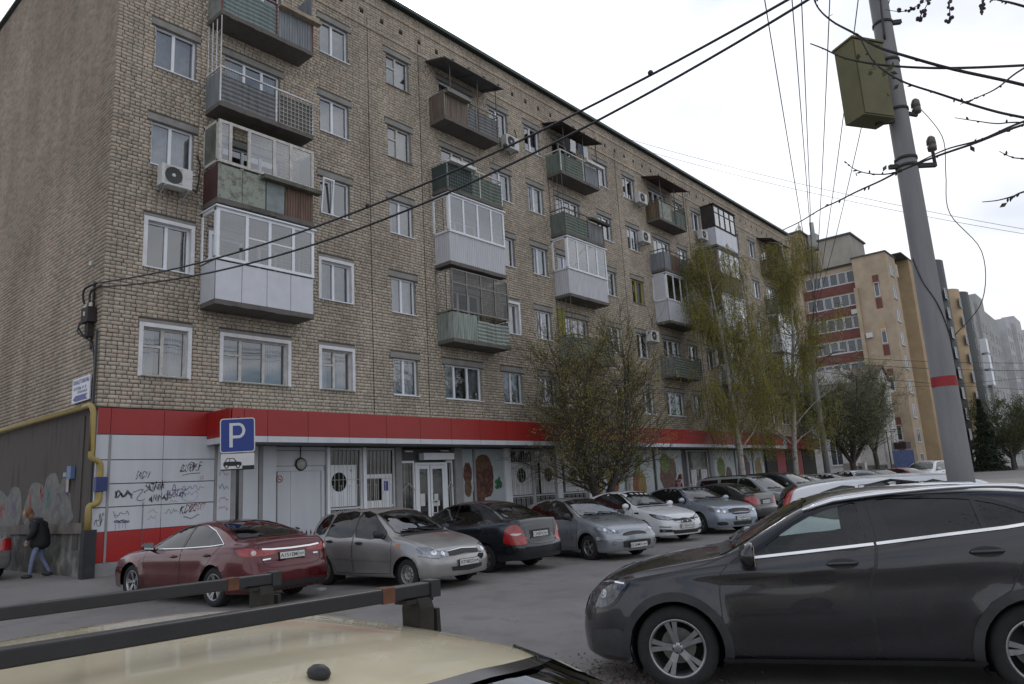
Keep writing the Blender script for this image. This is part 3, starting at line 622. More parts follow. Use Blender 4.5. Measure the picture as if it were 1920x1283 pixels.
balcony(42.0, 3, [(0,1,'panels',WPAN,1.1)], ('panels',WPAN,1.1), ('flat',WPAN,1.1), glaze=PV())
balcony(42.0, 2, [(0,1,'vcorr',WSID,1.1)], ('vcorr',WSID,1.1), ('vcorr',WSID,1.1), glaze=PV())
# wall joints and drain wires
mb = MB()
for x in (8.16, 10.55, 24.0, 31.6, 44.6): mb.bar((x,-.012,4.3),(x,-.012,18.4),.012)
o = mb.build('wall_cable', PLASTIC, bld); o['kind'] = 'stuff'
# ---------------------------------------------------------------- things hung on the walls
ACW = mat('conditioner_white', (.55,.55,.54), .5, var=.12, vscale=5); ACG = mat('conditioner_grille', (.06,.06,.06), .6)
def aircon(x, y, z, label, loop=True):
    t = thing('air_conditioner', label, 'air conditioner', (x, y, z), 0, 'air conditioners on the brick front')
    mb = MB(); mb.box((-.40,-.15,-.28),(.40,.15,.28)); o = mb.build('case', ACW, t, True); md = o.modifiers.new('b', 'BEVEL'); md.width = .015; md.segments = 2
    mb = MB(); mb.lathe([(0,-.152),(.21,-.152),(.215,-.156),(.23,-.156)], (-.10,0,0), (0,1,0), 24); mb.v = [(p[0], -abs(p[1]), p[2]) for p in mb.v]
    for k in range(9): mb.bar((-.10-.22,-.160,-.2+.05*k),(-.10+.22,-.160,-.2+.05*k),.006)
    mb.build('fan_grille', ACG, t, True)
    mb = MB(); mb.lathe([(0,-.166),(.05,-.166),(.05,-.155)], (-.10,0,0), (0,1,0), 12); mb.box((.2,-.156,.02),(.36,-.152,.08)); mb.build('maker_badge', ACW, t, True)
    mb = MB()
    for xx in (-.3,.3): mb.bar((xx,-.16,-.30),(xx,-y,-.30),.035); mb.bar((xx,-y-.02,-.30),(xx,-y-.02,-.02),.035); mb.bar((xx,-y-.02,-.55),(xx,-.12,-.31),.025)
    mb.build('bracket', pm('bracket_paint',(.35,.35,.34)), t, True)
    if loop: mb = MB(); mb.tube(smooth2([(.40,.0,-.1),(.55,.05,-.2),(.75,-y-.04,0),(.82,-y-.03,.7),(.72,-y-.03,1.0)], 5), .018, 6); mb.build('hose', PLASTIC, t, True)
aircon(1.46,-.36,10.18, 'white air conditioner under the left-hand window, nearest the building corner')
aircon(15.3,-.34,15.85, 'white air conditioner right of the brown slatted top-floor balcony')
aircon(25.75,-.36,16.25, 'air conditioner left of the rusty top-floor balcony with canopy', False)
aircon(25.7,-.36,14.1, 'air conditioner one storey below the rusty canopied balcony', False)
aircon(32.7,-.34,15.85, 'far air conditioner beside the dark glazed top-floor balcony')
aircon(25.6,-.36,8.85, 'low air conditioner just right of the bushy tree', False)
# laundry on the third top balcony
for i, (x, w_, h, c, lb) in enumerate(((18.75,.3,.75,(.03,.03,.035),'black cloth hanging under the dark canopy'),(19.15,.42,.6,(.6,.6,.6),'white shirt hanging on the laundry line'),(19.75,.35,.5,(.10,.12,.17),'dark blue cloth on the laundry line'),(20.1,.4,.55,(.55,.58,.62),'pale towel at the right end of the laundry line'))):
    mb = MB(); n = 8; vs = []
    for a in range(n+1):
        for b_ in range(5): vs.append((x+w_*a/n, -.72+.03*math.sin(a*1.7+i)*(b_/4), 17.25-h*b_/4))
    mb.add(vs, [(a*5+b_, a*5+b_+1, (a+1)*5+b_+1, (a+1)*5+b_) for a in range(n) for b_ in range(4)], 0, True)
    o = mb.build('laundry_cloth', mat('cloth%d' % i, c, .95, var=.2), None); tag(o, lb, 'laundry', 'laundry on the top balcony')
# stationery sign at the corner of the gable
SGNW = mat('sign_white', (.62,.62,.66), .5, var=.08); SGNB = mat('sign_blue', (.045,.05,.24), .5, var=.1)
t = thing('wall_sign', 'small white sign with blue Cyrillic lettering and an arrow at the building corner', 'sign', (-.06, .86, 4.66))
mb = MB(); mb.box((-.075,.30,4.37),(-.045,1.42,4.97)); mb.build('board', SGNW, t)
tb = MB(); ux, vz = (0,-1,0), (0,0,1)
text(tb, 'КАНЦТОВАРЫ', (-.079,.86,4.80), ux, vz, .125, .98, bold=.02); text(tb, 'ОПТОМ  И  В', (-.079,.92,4.675), ux, vz, .075, .80, bold=.015); text(tb, 'РОЗНИЦУ', (-.079,.74,4.57), ux, vz, .075, .58, bold=.015)
tb.add([(-.079,1.34,4.46),(-.079,1.18,4.54),(-.079,.42,4.54),(-.079,.52,4.47),(-.079,.42,4.40),(-.079,1.18,4.40)], [(0,1,2,3,4,5)]); tb.build('lettering', SGNB, t)
# cable bracket at the corner
t = thing('cable_bracket', 'dark bracket with white insulators and hanging cables at the building corner', 'bracket', (-.12, .5, 6.5))
mb = MB(); mb.box((-.22,.30,6.25),(-.02,.72,6.62)); mb.box((-.16,.40,5.9),(-.03,.60,6.25)); mb.box((-.05,.46,5.6),(-.02,.54,7.3)); mb.build('box', mat('dark_box', (.03,.022,.022), .8, var=.4), t)
mb = MB(); [mb.lathe([(.02,0),(.045,.01),(.045,.05),(.03,.06),(.045,.07),(.04,.11),(0,.12)], p, (0,0,1), 10) for p in ((-.15,.62,6.62),(-.12,.40,6.62),(-.1,.75,6.7),(-.2,.5,6.4),(-.10,.62,7.72))]; mb.build('insulator', mat('porcelain', (.55,.55,.53), .3), t)
mb = MB(); mb.tube(smooth2([(-.12,.1,7.16),(-.22,.55,7.1),(-.22,.62,6.85),(-.12,.62,6.6)], 5), .028, 6); mb.tube(smooth2([(-.05,.0,7.08),(-.16,.35,6.98),(-.13,.42,6.6)], 5), .028, 6)
mb.tube(smooth2([(-.12,.7,6.4),(-.25,.75,6.2),(-.18,.6,5.95),(-.06,.35,5.7),(-.06,.15,5.2),(-.05,.10,4.6),(-.05,.09,4.2)], 5), .022, 6); mb.tube(smooth2([(-.2,.66,6.3),(-.28,.7,6.05),(-.14,.5,5.85)], 4), .016, 6); mb.build('cable', PLASTIC, t)
mb = MB(); mb.bar((-.07,.055,4.16),(-.07,.055,6.0),.05); mb.build('conduit', PLASTIC, t)
# yellow gas pipe with blue meter
GASY = mat('gas_yellow', (.36,.27,.07), .55, var=.3, vscale=6, var2=(.22,.16,.07))
t = thing('gas_pipe', 'yellow gas pipe along the gable wall, bending down the corner past a blue meter box', 'pipe', (-.12,-.1,.3))
mb = MB(); mb.tube([(-.16,12,4.24),(-.16,.35,4.17)]+smooth2([(-.16,.35,4.17),(-.16,-.08,4.165),(-.15,-.22,4.0)], 5)+[(-.15,-.24,3.1)]+smooth2([(-.15,-.24,3.1),(-.14,-.24,2.95),(.02,-.24,2.86),(.06,-.24,2.72),(.06,-.24,2.5)], 5), .065, 10)
mb.tube(smooth2([(.06,-.24,2.18),(.06,-.24,2.0),(-.02,-.24,1.92),(-.13,-.24,1.88),(-.15,-.24,1.75)], 5)+[(-.15,-.24,1.35)], .065, 10); mb.build('pipe', GASY, t)
mb = MB(); mb.box((-.05,-.32,2.20),(.20,-.15,2.52)); mb.box((.0,-.325,2.28),(.1,-.319,2.45)); mb.build('meter', mat('meter_blue', (.02,.035,.13), .5, var=.2), t)
mb = MB(); mb.box((-.24,-.33,.25),(.02,-.12,1.36)); mb.build('pipe_casing', mat('casing', (.025,.024,.028), .7, var=.3), t)
# small boxes and notices on the gable
t = tag(MB().box((-.16,.95,2.55),(-.061,1.2,2.85)).build('notice_box', mat('notice_blue', (.12,.18,.32), .6)), 'small blue box on the dirty gable wall near the pipe', 'box')
t = tag(MB().box((-.075,1.28,2.25),(-.064,1.45,2.6)).build('notice', mat('notice_paper', (.38,.30,.29), .8, var=.2)), 'faded paper notice on the gable wall', 'notice')
t = tag(MB().box((-.12,1.35,2.62),(-.061,1.55,2.72)).build('notice_shelf', mat('shelf_grey', (.3,.3,.3), .6)), 'narrow grey bracket beside the blue box on the gable', 'bracket')
# ---------------------------------------------------------------- shop front
RED = mat('red_panel', (.30,.013,.012), .38, var=.10, vscale=1.5); REDD = mat('red_panel_low', (.36,.016,.014), .38, var=.12, vscale=1.5); WCL = mat('white_cladding', (.52,.535,.57), .4, var=.07, vscale=1.2, streak=True); JOINT = mat('panel_joint', (.10,.10,.11), .8); SOFFIT = mat('soffit', (.22,.22,.23), .7, var=.15); GRILLE = mat('grille_white', (.46,.45,.43), .6, var=.15); SHOPIN = mat('shop_inside', (.03,.028,.027), .8, var=.3); GREYP = mat('grey_pilaster', (.26,.26,.265), .7, var=.15, vscale=3)
t = thing('shop_front', 'red and white panelled shop front along the ground floor, with graffiti at its left end', 'shop front', (0, -.1, gz(0,0)))
def pan(nm, a, b_, m=WCL): return MB().box(a, b_).build(nm, m, t)
mb = MB(); mb.box((.0,-.10,.33),(4.6,.05,4.13)); mb.box((4.6,.06,.33),(BX1,.10,4.13)); mb.build('backing', JOINT, t)
g = .006; fx = [-.02,.27,1.51,2.84]
for a, b_ in zip(fx, fx[1:]):
    pan('fascia_panel', (a+g,-.145,3.51), (b_-g,-.101,4.12), RED)
    for z0, z1 in ((2.92,3.50),(2.37,2.91),(1.84,2.36),(1.29,1.83)): pan('cladding_panel', (a+g,-.14+rng.uniform(-.003,.003),z0+g), (b_-g,-.101,z1-g), WCL)
    pan('plinth_panel', (a+g,-.14,.62), (b_-g,-.101,1.285), REDD)
pan('base_course', (-.02,-.15,.20), (2.84,-.101,.61), GREYP)
mb = MB(); [mb.box((x,-.16,.6),(x+.05,-.12,3.5)) for x in (.25,2.84)]; mb.build('corner_strip', GREYP, t)
# projecting canopy
CD = -1.30; CX0 = 2.62; fs = [CX0+.02]+[2.95+.02]+[3.62,4.48+.35]+[4.83+1.35*k for k in range(1, 26)]
fs = [q for q in fs if q < 38.6]
for a, b_ in zip(fs, fs[1:]):
    pan('fascia_panel', (a+g,CD-.04,3.42), (b_-g,CD,4.10), RED); pan('fascia_trim', (a+g,CD-.045,3.26), (b_-g,CD,3.412), WCL)
cx1 = fs[-1]
for y0, y1 in ((-.15,-.55),(-.55,-.95),(-.95,CD)):
    pan('fascia_panel', (CX0-.02,y1+g,3.42), (CX0+.02,y0-g,4.10), RED); pan('fascia_trim', (CX0-.025,y1+g,3.26), (CX0+.02,y0-g,3.412), WCL)
mb = MB(); mb.box((CX0+.02,CD+.001,3.27),(cx1,-.101,3.30)); mb.box((CX0+.02,CD+.001,4.06),(cx1,-.001,4.085)); mb.build('soffit', SOFFIT, t)  # plain grey sheets closing the canopy below and above
# recessed wall: panels, service door, grilled windows, entrance, posters
for a, b_, z0, z1, m in ((2.90,3.28,.35,3.26,WCL),(3.28,3.62,.35,3.26,GREYP),(3.62,4.06,.35,3.26,WCL),(4.08,4.20,.35,3.26,GREYP),(4.20,4.60,.35,3.26,WCL)): pan('cladding_panel', (a+.004,-.16,z0), (b_-.004,-.101,z1), m)
for z0, z1 in ((2.72,3.14),(3.15,3.26)): pan('cladding_panel', (4.62,-.02,z0), (6.30,.05,z1-.006), WCL)
do = MB().box((4.62,-.01,.35),(6.30,.05,2.715)).build('service_door', GREYP, t)
for a, b_ in ((4.72,5.13),(5.14,6.12)): MB().box((a,-.035,.42),(b_,-.011,2.56)).build('door_leaf', WCL, do)
mb = MB(); mb.box((4.64,-.05,2.57),(6.22,-.011,2.70)); mb.box((6.14,-.05,.4),(6.24,-.011,2.57)); mb.build('door_frame', WCL, do)
mb = MB(); mb.bar((5.28,-.07,1.02),(5.40,-.07,.98),.03); mb.cyl((5.2,-.05,1.0),(5.2,-.03,1.0),.025,10); mb.build('handle', PLASTIC, do)
mb = MB(); mb.lathe([(.075,0),(.10,.002),(.10,-.004)], (4.78,-.038,2.36), (0,-1,0), 20); mb.bar((4.72,-.042,2.42),(4.84,-.042,2.30),.016,.002); mb.box((4.73,-.041,2.345),(4.83,-.038,2.365)); mb.build('no_smoking_mark', INK['red'], do)
def gwin(x0, x1, z0, z1, box=None, nb=None, pic=None, lace=False):
    w_ = MB(); f = .05
    w_.box((x0,-.02,z0),(x0+f,.05,z1)); w_.box((x1-f,-.02,z0),(x1,.05,z1)); w_.box((x0+f,-.02,z1-f),(x1-f,.05,z1)); w_.box((x0+f,-.02,z0),(x1-f,.05,z0+f)); w_.box((x0+f,-.02,1.42),(x1-f,.05,1.47)) if z0 < 1.3 else None
    wo = w_.build('shop_window', PVC, t)
    MB().add([(x0+f,.02,z0),(x1-f,.02,z0),(x1-f,.02,z1),(x0+f,.02,z1)], [(0,1,2,3)]).build('pane', mat('dark_pane', (.02,.021,.022), .06, spec=.6), wo)
    if box:
        b0, b1, c, r_ = box; k = 28; vs = []; n_ = 14
        bb = MB(); z0b, z1b = 1.50, 2.72
        ring = [(c+r_*math.cos(2*math.pi*i/k), 2.22+r_*1.05*math.sin(2*math.pi*i/k)) for i in range(k)]
        outr = []
        for x_, z_ in ring:
            dx, dz = x_-c, z_-2.22; s_ = min((b1-c if dx > 0 else c-b0)/max(abs(dx), 1e-6), (z1b-2.22 if dz > 0 else 2.22-z0b)/max(abs(dz), 1e-6)); outr.append((c+dx*s_, 2.22+dz*s_))
        for yy in (-.045,): vs = [(x_, yy, z_) for x_, z_ in outr]+[(x_, yy, z_) for x_, z_ in ring]
        bb.add(vs, [(i, (i+1) % k, k+(i+1) % k, k+i) for i in range(k)])
        cn = [(b0,z0b),(b1,z0b),(b1,z1b),(b0,z1b)]
        for (xa, za), ob in zip(cn, cn):   # close the corners
            i = min(range(k), key=lambda q: -abs(1)*0+math.hypot(outr[q][0]-xa, outr[q][1]-za)); j = (i+1) % k; h_ = (i-1) % k
            bb.add([(xa,-.0452,za),(outr[j][0],-.0452,outr[j][1]),(outr[i][0],-.0452,outr[i][1])], [(0,1,2)]); bb.add([(xa,-.0452,za),(outr[i][0],-.0452,outr[i][1]),(outr[h_][0],-.0452,outr[h_][1])], [(0,1,2)])
        bb.build('vent_board', PVC, wo)
        vb = MB(); vb.lathe([(0,-.006),(r_,-.006)], (c,-.032,2.22), (0,-1,0), 24); vb.cyl((b1-.2,-.05,2.55),(b1-.2,-.046,2.55),.03,8); vb.build('vent_hole', mat('vent_dark'), wo)
    gm = MB(); n_ = nb or max(3, int((x1-x0)/.135)); yg = -.10
    for i in range(n_+1): x_ = x0+(x1-x0)*i/n_; gm.bar((x_,yg,z0),(x_,yg,z1),.012)
    for z_ in (z0, z0+.25*(z1-z0), z0+.62*(z1-z0), z1):
        gm.bar((x0,yg-.007,z_),(x1,yg-.007,z_),.012)
    for i in range(0, n_, 2): x_ = x0+(x1-x0)*(i+.5)/n_; gm.bar((x_,yg-.002,z0),(x_,yg-.002,z0+.55*(z1-z0)),.010); gm.bar((x0+(x1-x0)*i/n_,yg,z0+.55*(z1-z0)),(x0+(x1-x0)*(i+1)/n_,yg,z0+.55*(z1-z0)),.010)
    o = gm.build('window_grille', GRILLE, wo)
    if pic: MB().box(pic[0], pic[1]).build('window_notice', pic[2], wo)
pan('pilaster', (6.32,-.10,.35), (6.42,.05,3.24), PVC)
gwin(6.42,7.62,.75,3.22,(6.46,7.40,6.76,.27)); pan('pilaster', (7.62,-.11,.35), (7.74,.05,3.24), PVC)
gwin(7.74,8.92,.75,3.22,None,None,((8.45,-.048,1.9),(8.62,-.044,2.2),mat('poster_blue',(.04,.05,.25),.5)))
pan('window_board', (7.80,-.045,1.38), (8.78,-.03,1.62), PVC); pan('window_board', (7.80,-.046,2.30), (8.78,-.031,2.42), PVC); pan('window_board', (8.36,-.046,1.62), (8.78,-.032,2.30), PVC)
pan('pilaster', (8.92,-.12,.35), (9.15,.05,3.25), GREYP)
mb = MB(); mb.box((9.15,1.2,.35),(11.55,1.25,3.26)); mb.box((9.15,.05,3.2),(11.55,1.2,3.26)); mb.build('entrance_recess', SHOPIN, t)
for x0, x1 in ((9.17,9.75),(11.2,11.5)):   # screens beside the door with chevron bars
    w_ = MB(); w_.box((x0,-.03,.4),(x0+.05,.04,2.75)); w_.box((x1-.05,-.03,.4),(x1,.04,2.75)); w_.box((x0,-.03,2.75),(x1,.04,2.82)); wo = w_.build('side_screen', PVC, t)
    MB().add([(x0,.02,.4),(x1,.02,.4),(x1,.02,2.75),(x0,.02,2.75)], [(0,1,2,3)]).build('pane', mat('dark_pane'), wo)
    gm = MB(); xm = (x0+x1)/2; [gm.bar((x_,-.06,.4),(x_,-.06,2.75),.014) for x_ in (x0+.12, x1-.12)]
    for z_ in (1.25, 2.1): gm.bar((x0,-.07,z_-.25),(xm,-.07,z_),.016); gm.bar((xm,-.07,z_),(x1,-.07,z_-.25),.016)
    gm.build('window_grille', GRILLE, wo)
eo = MB(); eo.box((9.78,-.04,.35),(9.88,.05,2.76)); eo.box((11.10,-.04,.35),(11.20,.05,2.76)); eo.box((9.88,-.04,2.68),(11.10,.05,2.76)); eo = eo.build('entrance_door', PVC, t)
for a, b_ in ((9.88,10.42),(10.46,11.10)):
    lf = MB(); f = .09; lf.box((a,-.03,.38),(a+f,.03,2.67)); lf.box((b_-f,-.03,.38),(b_,.03,2.67)); lf.box((a+f,-.03,2.55),(b_-f,.03,2.67)); lf.box((a+f,-.03,.38),(b_-f,.03,.72)); lo = lf.build('door_leaf', PVC, eo)
    MB().add([(a+f,.0,.72),(b_-f,.0,.72),(b_-f,.0,2.55),(a+f,.0,2.55)], [(0,1,2,3)]).build('pane', mat('dark_pane'), eo)
mb = MB(); [mb.box(a, b_) for a, b_ in (((10.0,-.012,1.35),(10.2,-.006,1.75)),((10.62,-.012,1.45),(10.80,-.006,1.72)),((10.58,-.012,1.32),(10.86,-.006,1.50)))]; mb.build('door_notice', mat('paper', (.6,.6,.58), .8, var=.1), eo)
mb = MB(); mb.tube([(10.52,-.03,1.5),(10.52,-.09,1.5),(10.68,-.09,1.5),(10.68,-.09,1.1),(10.52,-.09,1.1),(10.52,-.03,1.1)], .016, 6); mb.build('handle', PVC, eo)
tag(MB().box((9.95,-.30,2.84),(11.35,-.05,3.06)).build('air_curtain', PVC), 'white air curtain box above the shop entrance doors', 'air curtain')
mb = MB(); mb.box((9.3,-.14,3.10),(9.62,-.06,3.14)); mb.box((10.9,-.14,3.13),(11.25,-.06,3.16)); mb.build('strip_lamp', PVC, t)
pan('pilaster', (11.55,-.12,.35), (11.92,.05,3.25), GREYP)
# food posters: plain pictures of a ham, a pineapple, fruit
POSTW = mat('poster_white', (.40,.44,.46), .45, var=.12, vscale=1.5)
def blob(mb, cx, cz, rx, rz, y, mi, ph=0, n=26, rag=.08):
    r_ = random.Random(int(cx*100)+mi); pts = [(cx+rx*math.cos(a)*(1+r_.uniform(-rag,rag)), y, cz+rz*math.sin(a+ph)*(1+r_.uniform(-rag,rag))) for a in [2*math.pi*i/n for i in range(n)]]; mb.add(pts, [tuple(range(n))], mi)
PM_ = [mat('print_ham', (.085,.034,.028), .5, var=.5, vscale=7, var2=(.14,.065,.045)), mat('print_crust', (.13,.07,.04), .5, var=.4, vscale=6), mat('print_leaf', (.03,.13,.055), .5, var=.4, vscale=9), mat('print_yellow', (.22,.15,.04), .5, var=.3, vscale=6), mat('print_orange', (.17,.055,.022), .5, var=.3, vscale=6), mat('print_violet', (.09,.03,.07), .5, var=.3, vscale=6), mat('print_green', (.12,.16,.04), .5, var=.4, vscale=6)]
def poster(x0, x1, items, split=None):
    po = MB().box((x0,-.04,.55),(x1,.03,3.22)).build('poster', POSTW, t); mb = MB()
    for i, (cx, cz, rx, rz, mi) in enumerate(items): blob(mb, cx, cz, rx, rz, -.0412-.0004*i, mi)
    mb.build('printed_picture', PM_, po)
    if split: MB().box((split-.05,-.09,.5),(split+.05,-.045,3.24)).build('frame_post', GREYP, po)
poster(11.94,14.16, [(12.22,2.35,.22,.40,0),(12.22,1.85,.18,.32,1),(13.05,2.20,.55,.78,0),(13.05,2.70,.42,.34,1),(12.75,1.55,.30,.55,0),(13.2,2.1,.32,.42,0),(12.95,1.62,.1,.12,1),(13.78,2.02,.16,.10,2),(13.92,1.92,.10,.14,2),(13.74,1.84,.12,.08,2),(13.86,2.12,.06,.09,2)], 12.55)
pan('pilaster', (14.18,-.12,.35), (14.5,.05,3.24), PVC)
for x0, x1, b_ in ((14.5,15.9,(14.6,15.75,15.15,.26)),(15.95,17.25,(16.3,17.2,16.8,.26)),(17.65,19.4,(17.9,19.2,18.45,.26))): gwin(x0, x1, .75, 3.2, b_)
pan('pilaster', (17.28,-.12,.35), (17.62,.05,3.24), PVC); pan('pilaster', (19.45,-.12,.35), (19.85,.05,3.24), PVC)
poster(19.9,22.4, [(20.4,1.9,.3,.6,3),(21.2,2.2,.35,.5,3),(21.6,1.7,.3,.4,4)]); pan('pilaster', (22.42,-.12,.35), (22.75,.05,3.24), GREYP)
poster(22.8,25.0, [(23.4,1.6,.36,.7,4),(23.9,1.6,.35,.65,3),(23.6,2.5,.25,.45,6),(23.75,2.75,.35,.25,2)]); poster(25.3,27.9, [(26.4,2.0,.8,.85,0),(26.2,2.6,.5,.5,6),(26.9,2.4,.35,.4,1)])
gwin(28.6,30.9,.75,3.2,None); pan('window_board', (28.8,-.05,1.3), (29.4,-.03,2.2), PVC); pan('window_board', (29.9,-.05,1.3), (30.6,-.03,2.2), PVC); pan('pilaster', (30.95,-.12,.35), (31.4,.05,3.24), GREYP)
poster(31.5,34.2, [(32.4,2.2,.5,.6,6),(33.3,1.8,.4,.5,0)]); poster(34.4,36.6, [(35.4,1.9,.9,1.1,5)]); poster(36.8,38.4, [(37.5,2,.5,.8,3)])
# shops beyond the canopy
SIGNR = mat('sign_red', (.22,.02,.025), .5, var=.15)
pan('fascia_panel', (38.8,-.5,3.3), (41.4,-.1,4.05), WCL); pan('fascia_panel', (41.5,-.5,3.3), (43.6,-.1,4.05), SIGNR); pan('fascia_panel', (43.7,-.5,3.3), (47.6,-.1,4.05), SIGNR)
tb = MB(); text(tb, 'ПРОДУКТЫ', (40.1,-.505,3.55), (1,0,0), (0,0,1), .32, 2.2); tb.build('lettering', INK['grey'], t)
for x0, x1, m in ((38.8,40.4,SHOPIN),(40.5,42,SIGNR),(42.1,43.4,SHOPIN),(43.5,45,SIGNR),(45.1,47.6,SHOPIN)): pan('shop_bay', (x0,-.06,.4), (x1,.05,3.28), m)
# --- graffiti on the white panels: brush strokes laid on the cladding
gf = {c: MB() for c in INK}
def tagt(c, txt, x, z, h, w_, sl=.15, y=-.1475):
    n0 = len(gf[c].v); text(gf[c], txt, (x,y,z), (1,0,sl*.35), (sl,0,1), h*1.25, w_*1.1, center=False, bold=-.012)
    for i in range(n0, len(gf[c].v)): p = gf[c].v[i]; gf[c].v[i] = (p[0]+.018*math.sin(p[2]*41+p[0]*9), p[1], p[2]+.022*math.sin(p[0]*37+z*50)+.012*math.sin(p[0]*83))
def scrib(c, x, z, w_, h, sd, n=7, wd=.014): stroke(gf[c], squiggle(n, w_, h, sd), (x,-.1478,z), (1,0,0), (0,0,1), wd)
tagt('black','SADY',.88,2.47,.12,.30); tagt('black','BUBBLE',1.95,2.60,.15,.46,.28); stroke(gf['black'], [(0,0),(.2,.04),(.45,.05)], (2.0,-.1478,2.52), (1,0,0), (0,0,1), .012); stroke(gf['black'], smooth2([(0,0),(.08,.06),(.16,0)],4), (2.15,-.1478,2.78), (1,0,0), (0,0,1), .014)
for q in range(2): scrib('grey', .45, 1.98, .38, .24, 40+q, 7, .035)
stroke(gf['grey'], smooth2([(.38,.2),(.62,.26),(.48,.05),(.60,.0),(.66,.04)],5), (.45,-.1478,1.95), (1,0,0), (0,0,1), .016)
tagt('black','SONIK',1.10,2.16,.16,.42,.25); scrib('black',1.12,2.14,.42,.18,50,9,.010); tagt('black','ANIMAL',1.20,1.92,.12,.44,.1)
tagt('violet','BUSTER',1.62,1.98,.16,.42); scrib('violet',1.62,1.96,.42,.2,51,9,.011); stroke(gf['violet'], smooth2([(0,0),(.05,.16),(.10,.0)],5), (1.76,-.1478,2.15), (1,0,0), (0,0,1), .012); scrib('violet',1.70,1.86,.2,.14,52,6,.005)
scrib('blue',2.02,2.08,.55,.22,60,11,.010); scrib('blue',2.1,1.98,.3,.2,61,7,.008); stroke(gf['blue'], smooth2([(.2,.3),(0,.15),(.05,0),(.3,-.04),(.42,.1)],6), (2.0,-.1478,1.92), (1,0,0), (0,0,1), .006)
scrib('black',.45,1.62,.32,.14,70,8,.008); stroke(gf['black'], [(0,.16),(.05,0),(.12,.06)], (.42,-.1478,1.58), (1,0,0), (0,0,1), .010)
for q in range(3): scrib('violet', .45, 1.46, .34, .07, 80+q, 8, .014)
[stroke(gf['violet'], [(0,0),(0,-d)], (x,-.1478,1.46), (1,0,0), (0,0,1), .006) for x, d in ((.48,.17),(.56,.12),(.63,.1),(.70,.13))]
stroke(gf['grey'], [(.025*math.sin(i*1.9)*(1-i/60), -i*.017) for i in range(34)]+[(.0,-.7),(.0,-.9),(-.02,-1.0)], (1.08,-.1478,1.92), (1,0,0), (0,0,1), .014)
scrib('ochre',1.22,1.65,.2,.12,90,6,.009); scrib('ochre',1.2,1.5,.2,.1,91,6,.009); scrib('grey',1.6,1.5,.32,.22,92,8,.008)
tagt('black','KOZ',1.95,1.58,.16,.32,.3); scrib('black',2.05,1.46,.4,.12,93,8,.014); tagt('red','POSEY',2.2,1.64,.13,.36,.25); scrib('black',.02,1.42,.2,.3,94,7,.010); scrib('black',.03,1.4,.18,.28,95,7,.008); tagt('red','EZ',2.46,2.42,.05,.08)
for c, z, sd in (('black',2.1,1),('red',1.75,2),('red',1.55,3),('violet',2.45,4)): stroke(gf[c], squiggle(7, .26, .2, 130+sd), (2.96,-.1665,z), (1,0,0), (0,0,1), .010)
for c, m_ in gf.items():
    if m_.v: m_.build('graffiti', INK[c], t)
# round lamp over the service door
t2 = thing('wall_lamp', 'round grey bulkhead lamp on a cable above the white service door', 'lamp', (5.45,-.1,2.74))
mb = MB(); mb.lathe([(0,.10),(.10,.10),(.15,.06),(.17,.0)], (5.45,-.03,2.76), (0,-1,0), 24); mb.build('lens', mat('lamp_lens', (.36,.35,.33), .4, var=.2, vscale=12), t2)
mb = MB(); mb.lathe([(.17,.0),(.19,.02),(.18,.05),(.155,.06)], (5.45,-.03,2.76), (0,-1,0), 24); mb.bar((5.45,-.04,2.93),(5.45,-.04,3.27),.02); mb.build('rim', PLASTIC, t2)
# low black picket fence along the pavement
FEN = mat('fence_black', (.012,.012,.013), .6)
for x0, x1, lb in ((3.2,8.6,'low black picket fence in front of the white service door'),(11.6,30,'low black picket fence behind the middle of the car row')):
    t2 = thing('picket_fence', lb, 'fence', (x0,-1.75,gz(x0,-1.75)), 0, 'low picket fences before the shop')
    rb = MB(); [rb.bar((x0,-1.75,z),(x1,-1.75,z),.03,.035) for z in (gz(x0,-1.75)+.22, gz(x0,-1.75)+.68)]; rb.build('rail', FEN, t2)
    n = int((x1-x0)/.13); pm_ = None
    for i in range(n+1):
        if pm_ is None:
            q = MB(); q.bar((0,0,.08),(0,0,.86),.018); q.add([(-.02,-.02,.84),(.02,-.02,.84),(.02,.02,.84),(-.02,.02,.84),(0,0,.95)], [(0,1,4),(1,2,4),(2,3,4),(3,0,4)]); pm_ = q.mesh('picket', FEN)
        link('picket', pm_, t2, (i*.13, 0, 0))
# ---------------------------------------------------------------- far buildings
TANB = mat('tan_brick', (.40,.315,.225), .9, var=.16, vscale=.8, bump=.1); TANB2 = mat('ochre_brick', (.40,.295,.18), .9, var=.14, vscale=.6); CREAM_ = mat('cream_plaster', (.46,.40,.33), .9, var=.10, vscale=.7); MARB = mat('maroon_brick', (.155,.06,.05), .9, var=.2, vscale=2); PINKB = mat('pinkish_brick', (.30,.20,.165), .9, var=.15, vscale=.7); GREYB = mat('pale_grey_wall', (.37,.37,.36), .9, var=.12, vscale=.5); WHITEB = mat('whitish_wall', (.48,.48,.49), .9, var=.12, vscale=.8); CAPM = mat('roof_cap', (.07,.075,.075), .7); PLWALL = mat('penthouse_render', (.33,.30,.26), .9, var=.15, vscale=.8)
FPANE = mat('far_pane', (.045,.055,.065), .08, spec=.8, rand=.6); FFRAME = mat('far_frame', (.55,.55,.56), .6)
WM = {}
